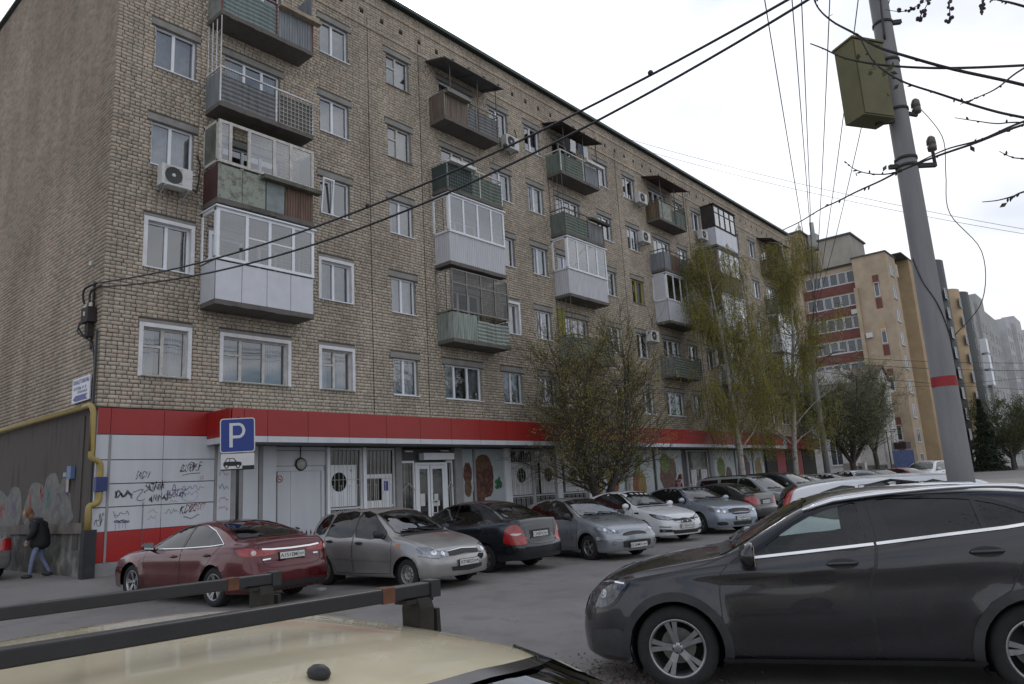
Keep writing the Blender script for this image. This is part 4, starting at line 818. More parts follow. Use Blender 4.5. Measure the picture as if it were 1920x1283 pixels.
def fwin(par, o, u, w_, h, lights=2, m=FFRAME, depth=.10):
    """recess-framed window on a far wall: frame part with its pane; meshes shared between alike windows"""
    key = (round(w_, 2), round(h, 2), lights, m.name)
    if key not in WM:
        mb = MB(); f = .07
        mb.box((0,-.05,0),(f,.02,h)); mb.box((w_-f,-.05,0),(w_,.02,h)); mb.box((f,-.05,0),(w_-f,.02,f)); mb.box((f,-.05,h-f),(w_-f,.02,h))
        for i in range(1, lights): mb.box((w_*i/lights-f*.4,-.05,f),(w_*i/lights+f*.4,.02,h-f))
        mb.box((-.05,-.10,-.06),(w_+.05,.0,-.002)); pb = MB(); pb.add([(f,-.012,f),(w_-f,-.012,f),(w_-f,-.012,h-f),(f,-.012,h-f)], [(0,1,2,3)])
        WM[key] = (mb.mesh('window', m), pb.mesh('pane', FPANE))
    a = math.atan2(u[1], u[0]); q = link('window', WM[key][0], par, Vector(o)-Vector(par.location)); q.rotation_euler = (0,0,a); link('pane', WM[key][1], q); return q
def bx(par, nm, a, b_, m): return MB().box(a, b_).build(nm, m, par)
# tan brick tower behind the white house
tw = thing('tower_block', 'tall tan brick apartment block with maroon bands under its balcony windows', 'building', (84, 1.3, gz(84,1)))
ZT_ = 26.2
bx(tw,'wall',(83.8,1.33,0),(88.0,5.0,ZT_),TANB); bx(tw,'wall',(84.6,5.0,0),(100,12.2,ZT_-.5),TANB); bx(tw,'wall',(83.5,4.75,0),(84.7,5.15,22.6),TANB); bx(tw,'wall',(83.9,11.2,0),(100,16,ZT_+.3),TANB)
bx(tw,'roof_cap',(83.65,1.2,ZT_),(88.1,5.1,ZT_+.15),CAPM); bx(tw,'roof_cap',(84.4,5.1,ZT_-.5),(100,11.2,ZT_-.36),CAPM)
bx(tw,'penthouse',(84.2,4.9,ZT_-.3),(90,8.6,29.4),PLWALL); bx(tw,'penthouse',(83.5,10.4,ZT_),(92,15.5,31.0),TANB); bx(tw,'roof_cap',(84.0,4.7,29.4),(90.2,8.7,29.6),CAPM); bx(tw,'roof_cap',(83.3,10.2,31.0),(92.2,15.7,31.2),CAPM)
mb = MB(); mb.cyl((86,9.6,30),(86,9.6,32.6),.28,12); mb.box((85.5,9.1,29),(86.6,10.1,31)); mb.build('chimney', GREYB, tw)
bx(tw,'wall',(88.0,2.4,0),(91.6,6,ZT_-.2),CREAM_); bx(tw,'wall',(91.6,.6,0),(95.6,6,ZT_+.5),TANB2); bx(tw,'wall',(95.6,2.2,0),(104,9,ZT_+.4),CREAM_); bx(tw,'wall',(88.0,1.34,24),(89,2.5,ZT_-.6),CREAM_)
bx(tw,'roof_cap',(87.9,.5,ZT_+.5),(104.2,6.1,ZT_+.62),CAPM)
for k in range(9):
    z = 1.6+2.75*k
    if z < 24.5:
        for j in range(6):   # balcony ribbon on the end wall facing the camera
            if z > 4: fwin(tw, (84.55, 10.9-.98*j, z), (0,-1,0), .92, 1.45, 1)
        bx(tw,'band',(84.45,5.16,z-1.12),(84.6,11.15,z-.08),MARB)
        if k % 2: fwin(tw, (83.78, 3.0, z+.3), (0,-1,0), .55, 1.7, 1)
        bx(tw,'band',(83.74,2.4,z-1.1),(83.8,3.05,z+.1),MARB if k % 3 else TANB2)
        fwin(tw, (88.5,2.38,z), (1,0,0), .9, 1.5, 2); fwin(tw, (90.1,2.38,z), (1,0,0), 1.1, 1.5, 2)
        fwin(tw, (96.2,2.18,z), (1,0,0), 1.5, 1.5, 2); fwin(tw, (99.5,2.18,z), (1,0,0), 1.5, 1.5, 2); fwin(tw, (101.8,2.18,z), (1,0,0), 1.5, 1.5, 2)
        fwin(tw, (84.9,1.31,z), (1,0,0), 1.5, 1.5, 2, FFRAME)
for x, y, z, lb in ((84.35,5.6,20.0,'air conditioner at the end of the top balcony band of the tan tower'),(83.6,4.2,16.8,'air conditioner on the plain tan wall of the tower'),(89.6,2.1,18.6,'air conditioner on the cream bay of the tower'),(95.4,2.0,14.5,'air conditioner low on the tan tower street side')):
    tag(MB().box((x-.2,y-.35,z-.28),(x+.15,y+.35,z+.28)).build('air_conditioner', ACW), lb, 'air conditioner', 'air conditioners on the tower')
# further blocks along the street
def rounded(par, nm, cx, cy, r, z1, m, n=18): return MB().cyl((cx,cy,0),(cx,cy,z1),r,n).build(nm, m, par)
b2 = thing('tower_block', 'ochre block with rounded corner turrets beyond the utility pole', 'building', (112, 1, gz(112,1)))
bx(b2,'wall',(108,2.0,0),(121,10,27.6),CREAM_); rounded(b2,'turret',110.6,2.2,2.1,30.0,TANB2); bx(b2,'wall',(112.5,1.2,0),(116,4,26.8),PINKB); rounded(b2,'turret_cap',110.6,2.2,2.25,30.2,CAPM).location.z += .05
rounded(b2,'turret',118.6,2.0,2.2,27.3,TANB2)
b3 = thing('tower_block', 'pinkish brown block with a round turret in front of the pale grey block', 'building', (126, 1, gz(126,1)))
bx(b3,'wall',(122,2,0),(136,10,24.5),PINKB); rounded(b3,'turret',124.0,1.9,2.3,27.5,TANB2); rounded(b3,'turret_cap',124.0,1.9,2.45,27.7,CAPM)
b4 = thing('tower_block', 'pale grey block with white balconies at the far right', 'building', (146, 1, gz(146,1)))
bx(b4,'wall',(140,1.5,0),(168,12,29.5),GREYB); bx(b4,'wall',(143,1.0,0),(150,3,31),GREYB)
b5 = thing('tower_block', 'whitish block furthest down the street at the right edge', 'building', (188, 0, gz(188,0)))
bx(b5,'wall',(172,.5,0),(215,12,30.5),WHITEB); bx(b5,'wall',(180,-.3,0),(190,2,32),WHITEB); bx(b5,'wall',(200,-.6,0),(206,2,31.6),WHITEB)
for par, xs_, y, zt_, m in ((b2,[108.6,113.2,114.8,117.0],None,26,FFRAME),(b3,[123.4,127,130,133],None,23.5,FFRAME),(b4,[140.8,144,147,152,155,158,162,165],None,28,FFRAME),(b5,[173,176,182,186,192,195,198,202,208,212],None,29,FFRAME)):
    for x in xs_:
        for k in range(10):
            z = 2+2.8*k
            if z+1.6 > zt_: continue
            yy = {b2: 1.98 if x < 112.5 else 1.18, b3: 1.98, b4: 1.48 if not 143 < x < 150 else .98, b5: .48 if not 180 < x < 190 else -.32}[par]
            if par is b2 and x < 112: yy = .08
            if par is b2 and x > 116.5: yy = -.22
            if par is b3 and x < 125: yy = -.42
            fwin(par, (x, yy, z), (1,0,0), 1.4, 1.5, 2, m)
for k in range(10):
    for par, x, ys in ((b4,139.98,(3.0,6.0)),(b2,107.98,(4.5,7.5)),(b5,171.98,(3,6))):
        for y in ys:
            if 2+2.8*k < 26: fwin(par, (x, y+1.3, 2+2.8*k), (0,-1,0), 1.3, 1.5, 2)
for k in (5, 6, 7): bx(b4,'balcony',(141.0,.5,2.8*k+.6),(143,1.5,2.8*k+3.0),PVC)
# white classical house with pediments behind the dark tree
wh = thing('town_house', 'white two-storey classical house with pediments, behind the dark tree at the street bend', 'building', (66, 2, gz(66,2)))
WHT = mat('house_white', (.52,.50,.48), .85, var=.12, vscale=1.5); ROOFR = mat('house_roof', (.075,.04,.035), .7, var=.2)
bx(wh,'wall',(64.3,2.2,0),(80,14,9.6),WHT); bx(wh,'wall',(66.2,.0,0),(70.2,2.3,9.4),WHT); bx(wh,'cornice',(63.9,1.8,9.6),(80,14,9.95),WHT); bx(wh,'cornice',(65.9,-.3,9.4),(70.5,2.2,9.75),WHT)
def pediment(par, o, u, n_, w_, h, d, m1, m2):
    mb = MB(); mb.prism([(0,0),(w_,0),(w_/2,h)], o, u, (0,0,1), d, 0); mb.build('pediment', m1, par)
    mb = MB(); o = Vector(o); u = Vector(u); a = o+u*(-.3); b_ = o+u*(w_+.3); c = o+u*(w_/2)+Vector((0,0,h+.15)); nn = u.cross(Vector((0,0,1))).normalized()
    for p, q in ((a, c), (b_, c)): mb.add([p+nn*-.2, q+nn*-.2, q+nn*(d+.2), p+nn*(d+.2)], [(0,1,2,3)])
    ob = mb.build('roof', m2, par); shell(ob, .12)
pediment(wh, (66.0,2.2,9.75), (1,0,0), None, 4.4, 1.3, -2.4 if False else 2.4, WHT, ROOFR); pediment(wh, (64.2,10.5,9.95), (0,-1,0), None, 6.5, 2.6, -4, WHT, ROOFR)
mb = MB(); mb.box((64.3,2.3,9.96),(80,13.9,11.0)); mb.build('attic', WHT, wh)
for x in (66.25, 67.3, 69.0, 69.95): MB().cyl((x,-.12,.3),(x,-.12,9.2),.17,10).build('column', WHT, wh)
for k in (0, 1):
    for x in (67.6,): fwin(wh, (x,-.02,2.2+4*k), (1,0,0), 1.1, 2.2, 2)
    for x in (71.2, 73.4, 75.6): fwin(wh, (x,2.18,2.2+4*k), (1,0,0), 1.1, 2.2, 2)
    for y in (4.2, 6.8, 9.4, 12): fwin(wh, (64.28,y,2.2+4*k), (0,-1,0), 1.1, 2.2, 2)
bx(wh,'awning',(68.6,-1.2,3.4),(70.4,-.2,4.0),mat('dark_awning',(.035,.015,.018),.7))
# iron fence and bill board by the house
t = thing('iron_fence', 'dark iron fence in front of the white house', 'fence', (56, -1.6, gz(56,-1.6)))
mb = MB(); zb_ = gz(56,-1.6); [mb.bar((49.5+i*.14,-1.6,zb_),(49.5+i*.14,-1.6,zb_+1.5),.02) for i in range(120)]; o = mb.build('picket', FEN, t); o['kind'] = 'stuff'
mb = MB(); [mb.bar((49.5,-1.6,zb_+z),(66.3,-1.6,zb_+z),.04) for z in (.2,1.35)]; mb.build('rail', FEN, t)
for x in (49.5, 53, 56.5, 60, 63.5): bx(t,'post',(x-.25,-1.85,zb_-.1),(x+.25,-1.35,zb_+1.7),WHT)
t = thing('billboard', 'dark blue street billboard beside the white house', 'billboard', (60, -2.85, gz(60,-2.8)))
mb = MB(); mb.obox((60.0,-2.86,2.35), (.68,-.74,0) and ((.66,-.75,0),(.75,.66,0),(0,0,1)), (.82,.10,.72)); mb.build('board', mat('billboard_blue',(.03,.06,.16),.4,var=.4,vscale=3), t)
mb = MB(); mb.bar((59.5,-2.3,.05),(59.5,-2.3,1.7),.12); mb.bar((60.5,-3.4,.05),(60.5,-3.4,1.7),.12); mb.build('leg', PLASTIC, t)
# ---------------------------------------------------------------- trees
def leafmesh(name, P_, size, m, hang=None, seed=1):
    """many small leaf-sized faces at the given points; hang aligns them downwards"""
    r_ = np.random.default_rng(seed); P_ = np.asarray(P_, float); n = len(P_)
    a = r_.normal(size=(n,3)); a /= np.linalg.norm(a, axis=1, keepdims=True)
    if hang is not None: a = a*.5+np.array([0,0,-hang]); a /= np.linalg.norm(a, axis=1, keepdims=True)
    b_ = np.cross(a, r_.normal(size=(n,3))); b_ /= np.linalg.norm(b_, axis=1, keepdims=True)
    s = size*r_.uniform(.55, 1.35, n)[:,None]; V = np.stack((P_, P_+a*s*.5+b_*s*.28, P_+a*s, P_+a*s*.5-b_*s*.28), 1)
    me = bpy.data.meshes.new(name); me.vertices.add(n*4); me.vertices.foreach_set('co', V.reshape(-1)); me.loops.add(n*4); me.loops.foreach_set('vertex_index', np.arange(n*4, dtype=np.int32)); me.polygons.add(n); me.polygons.foreach_set('loop_start', np.arange(n, dtype=np.int32)*4); me.update(calc_edges=True); me.materials.append(m); return me
def leafmat(name, c, c2):
    m = bpy.data.materials.new(name); m.use_nodes = True; t = m.node_tree; b = t.nodes['Principled BSDF']; N = t.nodes.new; L = t.links.new
    g = N('ShaderNodeNewGeometry'); mx_ = N('ShaderNodeMix'); mx_.data_type = 'RGBA'; L(g.outputs['Random Per Island'], mx_.inputs[0]); mx_.inputs[6].default_value = (*c, 1); mx_.inputs[7].default_value = (*c2, 1); L(mx_.outputs[2], b.inputs['Base Color'])
    b.inputs['Roughness'].default_value = .6; tr = N('ShaderNodeBsdfTranslucent'); L(mx_.outputs[2], tr.inputs[0]); ms = N('ShaderNodeMixShader'); ms.inputs[0].default_value = .35; L(b.outputs[0], ms.inputs[1]); L(tr.outputs[0], ms.inputs[2]); L(ms.outputs[0], t.nodes['Material Output'].inputs[0]); return m
def rv(r_): return Vector((r_.gauss(0,1), r_.gauss(0,1), r_.gauss(0,1)))
def limb(mb, p, d, L_, r0, r1, r_, wob=.12, up=.0, seg=6, n=6):
    pts = [Vector(p)]; d = Vector(d).normalized()
    for i in range(seg): d = (d+rv(r_)*wob+Vector((0,0,up))).normalized(); pts.append(pts[-1]+d*L_/seg)
    mb.tube(pts, [r0+(r1-r0)*i/seg for i in range(seg+1)], n, 0, False); return pts, d
def bushy(name, label, x, y, H, Rr, seed, bark, leaf, nst=3, leaves=9000, ls=.055, group=None, th=.14, spread=.55, fork=1.3, dens=1.0, low=.2):
    r_ = random.Random(seed); z0 = gz(x, y); t = thing(name, label, 'tree', (x, y, z0), 0, group); wood = MB(); tw_ = MB(); LP = []
    trunk, d = limb(wood, (x,y,z0-.1), (r_.uniform(-.1,.1),r_.uniform(-.1,.1),1), fork, th*1.25, th, r_, .05, .1, 4, 8)
    stems = []
    for i in range(nst):
        a = 2*math.pi*i/nst+r_.uniform(-.5,.5); dv = Vector((math.cos(a)*spread, math.sin(a)*spread, 1))
        pts, d = limb(wood, trunk[-1]-Vector((0,0,.15)), dv, (H-fork)*.92*r_.uniform(.8,1.05), th*.72, .015, r_, .07, .05, 10, 7); stems.append(pts)
    br = []
    for pts in stems:
        for i in range(2, len(pts)):
            for _ in range(int(5*dens)):
                a = r_.uniform(0, 2*math.pi); f = i/len(pts); dv = Vector((math.cos(a), math.sin(a), r_.uniform(.25,1.0)))
                L_ = Rr*(1.0-.62*f)*r_.uniform(.55,1.05); q, d = limb(tw_, pts[i].lerp(pts[i-1], r_.random()), dv, L_, .026*(1.15-f), .006, r_, .16, .06, 6, 4); br.append(q)
    for q in br:
        for i in range(1, len(q)):
            for _ in range(int(3*dens)):
                dv = (q[i]-q[i-1]).normalized()+rv(r_)*.7+Vector((0,0,.25)); s, d = limb(tw_, q[i], dv, r_.uniform(.3,.85)*Rr/3, .008, .003, r_, .22, .04, 3, 3); LP += s[1:]
                for p in s[1:]: LP += [p+rv(r_)*.03]
    wood.build('trunk', bark, t); o = tw_.build('branches', bark, t); o['kind'] = 'stuff'
    LP = [p for p in LP if p.z > z0+low]; out = []
    while len(out) < leaves: p = r_.choice(LP); out.append(p+rv(r_)*.07)
    o = link('crown', leafmesh('crown', np.array([tuple(p-Vector((x,y,z0))) for p in out]), ls, leaf, None, seed), t); o['kind'] = 'stuff'
    return t
BARKD = mat('dark_bark', (.075,.064,.052), .95, var=.35, vscale=9, bump=.5, bscale=30); BIRCH = mat('birch_bark', (.42,.40,.37), .9, var=.3, vscale=5, var2=(.10,.09,.08)); BARKG = mat('grey_bark', (.07,.062,.055), .95, var=.3, vscale=8)
L1 = leafmat('young_leaf', (.34,.33,.08), (.30,.24,.08)); L2 = leafmat('birch_leaf', (.34,.30,.045), (.22,.21,.04)); L3 = leafmat('grey_green_leaf', (.22,.24,.12), (.17,.18,.10)); L4 = leafmat('far_leaf', (.06,.085,.025), (.10,.10,.03)); L5 = leafmat('needle', (.018,.032,.018), (.03,.045,.02))
bushy('street_tree', 'many-stemmed bushy tree with sparse small young leaves, in front of the shop windows', 16.2, -2.9, 7.9, 4.0, 5, BARKD, L1, 5, 30000, .062, 'street trees along the shops', .17, .62, .9, 1.25, 1.4)
def birch(label, x, y, H, Rr, seed, leaves, top=.94, lean=(0,0)):
    r_ = random.Random(seed); z0 = gz(x, y); t = thing('birch_tree', label, 'tree', (x, y, z0), 0, 'street trees along the shops'); wood = MB(); tw_ = MB(); LP = []
    trunk, d = limb(wood, (x,y,z0-.1), (lean[0],lean[1],1), H*top, .17, .02, r_, .035, .05, 14, 9)
    for i in range(3, len(trunk)):
        f = i/len(trunk)
        for _ in range(3):
            a = r_.uniform(0, 2*math.pi); L_ = Rr*(1.25-f*.85)*r_.uniform(.7,1.15); q, d = limb(wood, trunk[i], (math.cos(a), math.sin(a), r_.uniform(.7,1.5)), L_, .05*(1.1-f)+.008, .008, r_, .12, -.02, 7, 5)
            for j in range(2, len(q)):
                for _ in range(2):
                    a2 = a+r_.uniform(-1.4,1.4); q2, d2 = limb(tw_, q[j], (math.cos(a2), math.sin(a2), r_.uniform(-.1,.5)), r_.uniform(.4,1.1), .010, .005, r_, .2, -.18, 5, 3)
                    for p in q2[1:]:
                        for _ in range(2):   # hanging strands
                            hl = r_.uniform(.5,2.0); s = [p]
                            dx, dy = r_.gauss(0,.10), r_.gauss(0,.10)
                            for k in range(4): s.append(s[-1]+Vector((dx*(1-k/4),dy*(1-k/4),-hl/4)))
                            if r_.random() < .5: tw_.tube(s, .004, 3, 0, False)
                            for k in range(9): LP.append((s[0].lerp(s[-1], r_.random()), 1))
    wood.build('trunk', BIRCH, t); o = tw_.build('branches', BARKG, t); o['kind'] = 'stuff'
    out = [r_.choice(LP)[0]+rv(r_)*.045 for _ in range(leaves)]
    o = link('crown', leafmesh('crown', np.array([tuple(p-Vector((x,y,z0))) for p in out if p.z > z0+2.2]), .062, L2, 1.1, seed), t); o['kind'] = 'stuff'
birch('weeping birch with long yellow-green hanging strands, left of the two birches', 28.6, -3.0, 13.8, 3.7, 21, 70000)
birch('thinner weeping birch at the far end of the brick building, nearer the grey pole', 35.2, -3.1, 15.2, 3.6, 33, 64000)
bushy('street_tree', 'dark grey-green spreading tree in front of the white house', 46.2, -3.0, 9.3, 4.6, 9, BARKD, L3, 5, 42000, .09, 'street trees along the shops', .20, .75, 2.0, 1.2, 1.5)
bushy('street_tree', 'slim dark tree with bare lower trunk right of the spreading tree', 52.0, -2.9, 7.8, 2.6, 14, BARKD, L3, 3, 9000, .08, 'street trees along the shops', .16, .4, 2.6, .9, 2)
for x, y, H, Rr, sd, lf, lb in ((98,-5.5,10,4.2,41,L4,'leafy tree at the right edge, left of its neighbour beyond the teal van'),(104,-8,10.5,4.6,42,L4,'leafy tree furthest right beyond the teal van'),(112,-4,8,3.6,43,L4,'small leafy tree behind the two trees at the right edge')): bushy('background_tree', lb, x, y, H, Rr, sd, BARKG, lf, 4, 9000, .17, 'trees at the far right', .2, .7, 1.5, .8, .6)
r_ = random.Random(77); z0 = gz(95,-3.6); t = thing('spruce_tree', 'dark spruce at the right beyond the pole', 'tree', (95,-3.6,z0)); mb = MB(); mb.cyl((95,-3.6,z0-.1),(95,-3.6,z0+8.4),.16,8,0,.03); mb.build('trunk', BARKD, t); LP = []
for k in range(9000): h = r_.random()**1.3; rad = 2.1*(1-h)*r_.uniform(.3,1)*(1+.25*math.sin(h*60)); a = r_.uniform(0, 6.283); LP.append((rad*math.cos(a), rad*math.sin(a), .5+h*8-rad*.25))
o = link('crown', leafmesh('crown', np.array(LP), .24, L5, .6, 5), t); o['kind'] = 'stuff'
# ---------------------------------------------------------------- utility pole, cabinet, wires
PX, PY = 3.0, -16.79; z0 = gz(PX, PY)
POLEM = mat('pole_concrete', (.215,.215,.22), .85, var=.14, vscale=2.5, bump=.25, bscale=50, streak=True); BANDR = mat('red_band', (.28,.02,.025), .7, var=.2, vscale=8); IRON = mat('dark_iron', (.03,.028,.027), .7, var=.3)
t = thing('utility_pole', 'tall grey concrete utility pole with a red painted band, behind the grey crossover', 'pole', (PX, PY, z0))
rad = lambda z: .145-.0048*z
mb = MB(); mb.tube([(PX,PY,z) for z in (z0-.2,2,4,6,8,10.2)], [rad(z) for z in (0,2,4,6,8,10.2)], 32); mb.build('shaft', POLEM, t)
mb = MB(); mb.tube([(PX,PY,2.60),(PX,PY,2.70),(PX,PY,2.715)], [rad(2.6)+.002]*3, 32, 0, False); mb.v = [(p[0], p[1], p[2]) for p in mb.v]; mb.build('red_band', BANDR, t)
mb = MB()
for z in (5.30, 5.40, 6.05, 6.72, 7.25, 7.75): mb.tube([(PX,PY,z),(PX,PY,z+.035)], [rad(z)+.012]*2, 24)
o = mb.build('clamp', IRON, t)
mb = MB(); rr = Vector((.66,-.75,0)).normalized()
mb.bar((PX,PY,5.33), Vector((PX,PY,5.33))+rr*.36, .05); mb.bar(Vector((PX,PY,5.33))+rr*.35, Vector((PX,PY,5.50))+rr*.35, .035); mb.bar((PX,PY,6.06), Vector((PX,PY,6.0))+rr*.24, .04); mb.bar((PX,PY,7.75), Vector((PX,PY,7.8))-rr*.38, .07); mb.bar((PX,PY,7.28), Vector((PX,PY,7.3))+rr*.24, .05); mb.bar((PX,PY,5.33), Vector((PX,PY,5.33))-rr*.22, .05); mb.build('bracket_arm', IRON, t)
for c_ in (Vector((PX,PY,5.52))+rr*.35, Vector((PX,PY,6.03))+rr*.24): mb = MB(); mb.lathe([(0,0),(.05,.0),(.055,.06),(.04,.07),(.055,.08),(.05,.16),(.02,.19),(0,.19)], c_, (0,0,1), 12); mb.build('insulator', mat('insulator_brown', (.10,.085,.075), .35), t)
mb = MB()
for i, o_ in enumerate((-.16,-.12,-.2,.14)): mb.tube(smooth2([(PX+o_*.6,PY+o_*.5-.05,9.2),(PX+o_*.8-.02,PY-.1,8.2),(PX-.16,PY-.05,7.5),(PX-.14+.02*i,PY-.02,7.0)], 5), .012, 5)
mb.tube(smooth2([tuple(Vector((PX,PY,6.15))+rr*.25), tuple(Vector((PX,PY,5.7))+rr*.5), tuple(Vector((PX,PY,5.2))+rr*.46), tuple(Vector((PX,PY,4.7))+rr*.42), tuple(Vector((PX,PY,4.2))+rr*.72), tuple(Vector((PX,PY,3.6))+rr*.62), tuple(Vector((PX,PY,3.2))+rr*.22)], 6), .006, 4)
mb.tube(smooth2([tuple(Vector((PX,PY,z))+(rr*math.sin(a)-Vector((.75,.66,0))*math.cos(a))*(rad(z)+.008)) for z, a in ((4.15,-1.5),(3.85,-.9),(3.55,0),(3.2,.8),(2.95,1.3),(2.75,1.4))], 5), .007, 5); mb.build('loose_wire', PLASTIC, t)
# cabinet
t = thing('meter_cabinet', 'olive green metal cabinet strapped high on the utility pole', 'cabinet', (PX-.45, PY+.05, 5.9))
OLIVE = mat('olive_metal', (.105,.095,.035), .6, var=.2, vscale=3); cx = Vector((2.56,-16.56,0)); ux = Vector((.86,-.51,0)); uy = Vector((.51,.86,0))
mb = MB(); mb.obox(cx+Vector((0,0,6.35)), (ux,uy,(0,0,1)), (.235,.15,.50)); o = mb.build('case', OLIVE, t)
mb = MB(); mb.obox(cx+Vector((0,0,6.35))-uy*.156, (ux,uy,(0,0,1)), (.22,.006,.48)); [mb.obox(cx+Vector((0,0,z))-uy*.164+ux*.18, (ux,uy,(0,0,1)), (.012,.004,.018)) for z in (6.8, 6.15)]; mb.build('door', OLIVE, t)
mb = MB(); mb.obox(cx+Vector((0,0,6.865)), (ux,uy,(0,0,1)), (.25,.17,.012)); mb.build('lid', OLIVE, t); mb = MB(); mb.bar(cx+ux*.1+Vector((0,0,5.85)), (PX,PY,5.95), .06); mb.bar(cx+ux*.2+Vector((0,0,6.9)), (PX,PY,6.75), .05); mb.build('bracket', IRON, t)
# cables
def cat_(a, b_, sag, n=40): a = Vector(a); b_ = Vector(b_); return [a.lerp(b_, i/n)-Vector((0,0,4*sag*(i/n)*(1-i/n))) for i in range(n+1)]
def cable(nm, label, a, b_, sag, r, grp, m=PLASTIC, n=40, knots=()):
    mb = MB(); pts = cat_(a, b_, sag, n); mb.tube(pts, r, 6)
    o = mb.build(nm, m); tag(o, label, 'cable', grp)
    return o, pts
KNOT = []
_, p1_ = cable('thick_cable', 'upper of two thick black cables from the building corner to the pole top', (-.12,.1,7.16), (3.0,-16.7,8.32), .78, .019, 'thick cables over the car park')
_, p2_ = cable('thick_cable', 'lower of two thick black cables from the building corner to the pole top', (-.05,0,7.06), (3.02,-16.65,8.20), 1.0, .019, 'thick cables over the car park')
for i, k in enumerate((12, 20, 27, 33)):
    o = tag(MB().ball(tuple(p1_[k]+Vector((0,0,.035))), .045, 8).build('cable_clamp', PLASTIC), ['cable clamp above the white glazed balcony at left','cable clamp in front of the second balcony column','cable clamp against the roof edge','cable clamp high on the thick cable against the sky'][i], 'clamp')
FX, FY = 40.0, -3.25; zf = gz(FX, FY)
t = thing('utility_pole', 'far grey concrete pole at the end of the brick building', 'pole', (FX, FY, zf)); mb = MB(); mb.cyl((FX,FY,zf-.1),(FX,FY,9.6),.19,16,0,.13); mb.build('shaft', POLEM, t); mb = MB(); mb.bar((FX-.2,FY-.9,9.2),(FX+.2,FY+.9,9.2),.1); mb.build('crossarm', IRON, t)
for i, (o_, zz_, dl) in enumerate(((-1.5,9.3,'first'),(-1.0,9.6,'second'),(-.8,9.7,'third'),(-.3,9.5,'fourth'),(.2,9.4,'fifth'),(.7,9.2,'sixth'))):
    a = Vector((PX,PY,zz_))+rr*o_; b_ = Vector((FX-.2+.08*i, FY-.8+.32*i, 9.25)); cable('overhead_wire', '%s from the left of the thin wires running from the pole towards the far pole' % dl, a, b_, .75, .009, 'thin wires along the street', PLASTIC, 50)
for i, (a, b_) in enumerate((((25.5,-.25,19.55),(30.5,-18.5,10.0)),((27.5,-.25,19.5),(30.6,-18.5,9.85)))): cable('roof_wire', ['upper','lower'][i]+' thin wire from the roof edge out over the street', a, b_, .4, .010, 'thin wires from the roof', mat('wire_grey', (.25,.25,.26), .7))
for i, (a, b_) in enumerate((((40,-3.2,8.9),(62,-22,8.0)),((40,-3.2,8.5),(62,-22,7.4)),((40,-3.2,7.9),(70,-20,6.4)),((66.2,-.3,8.9),(75,-24,9.5)))): cable('street_wire', ['top','second','third','far'][i]+' thin wire crossing the street in front of the tan towers', a, b_, .5, .016, 'thin wires across the street', PLASTIC)
# street lamps
t = thing('street_lamp', 'street lamp on a curved arm fixed to the far concrete pole', 'lamp', (FX, FY, 8.2)); mb = MB(); mb.tube(smooth2([(FX,FY,7.7),(FX-.3,FY-.6,8.3),(FX-.4,FY-1.4,8.75)], 5), .035, 6); mb.build('arm', IRON, t); mb = MB(); mb.ball((FX-.42,FY-1.75,8.8), .4, 10, 0, (.4,1,.22)); mb.build('lamp_head', GREYB, t)
t = thing('street_lamp', 'dark twin-globe lamp post by the billboard', 'lamp', (57, -2.6, gz(57,-2.6))); mb = MB(); mb.cyl((57,-2.6,.1),(57,-2.6,4.6),.06,8,0,.04); mb.bar((57,-3.2,4.5),(57,-2,4.5),.05); mb.build('post', IRON, t); mb = MB(); [mb.ball((57,y,4.7), .2, 10, 0, (1,1,.6)) for y in (-3.2,-2.0)]; mb.build('lamp_head', mat('lamp_head_grey', (.35,.35,.35), .5), t)
# ---------------------------------------------------------------- parking sign
sx, sy = 2.05, -2.72; t = thing('parking_sign', 'blue square parking sign with white P above a small car plate, behind the red saloon', 'sign', (sx, sy, gz(sx,sy)))
SBLUE = mat('road_sign_blue', (.010,.035,.22), .45, var=.06); SWHITE = mat('road_sign_white', (.58,.58,.58), .5, var=.06); sn = Vector((-.70,-.71,0)); su = Vector((.71,-.70,0)); sv = Vector((0,0,1)); sv = (Vector((0,0,1))-su*.02).normalized()
mb = MB(); mb.cyl((sx,sy,0),(sx,sy,3.7),.035,12); mb.build('post', FEN, t)
def rrect(w_, h, r, n=5): return [(sxx*(w_/2-r)+r*math.cos(a0+a*math.pi/2/n), syy*(h/2-r)+r*math.sin(a0+a*math.pi/2/n)) for sxx, syy, a0 in ((1,1,0),(-1,1,math.pi/2),(-1,-1,math.pi),(1,-1,1.5*math.pi)) for a in range(n+1)]
ct = Vector((sx,sy,3.28))+sn*.05
mb = MB(); mb.prism(rrect(.78,.78,.07), ct, su, sv, .012); mb.build('panel_edge', SWHITE, t)
mb = MB(); o2 = ct+sn*.0145; mb.add([o2+su*x+sv*y for x, y in rrect(.735,.735,.055)], [tuple(range(24))]); mb.build('panel', SBLUE, t)
mb = MB(); o3 = ct+sn*.0165-su*.01-sv*.27; P_o = [(-.17,0),(-.095,0),(-.095,.20),(.03,.20)]+[(.03+.155*math.sin(a), .375-.175*math.cos(a)) for a in [math.pi*k/12 for k in range(1,12)]]+[(.03,.55),(-.17,.55)]; P_i = [(-.095,.265)]+[(.03+.09*math.sin(a), .3775-.1125*math.cos(a)) for a in [math.pi*k/12 for k in range(0,13)]]+[(-.095,.49)]
ring_o = [(-.095,.20),(.03,.20)]+[(.03+.155*math.sin(a), .375-.175*math.cos(a)) for a in [math.pi*k/12 for k in range(1,12)]]+[(.03,.55),(-.095,.55)]; ring_i = [(-.095,.265),(.03,.265)]+[(.03+.09*math.sin(a), .3775-.1125*math.cos(a)) for a in [math.pi*k/12 for k in range(1,12)]]+[(.03,.49),(-.095,.49)]
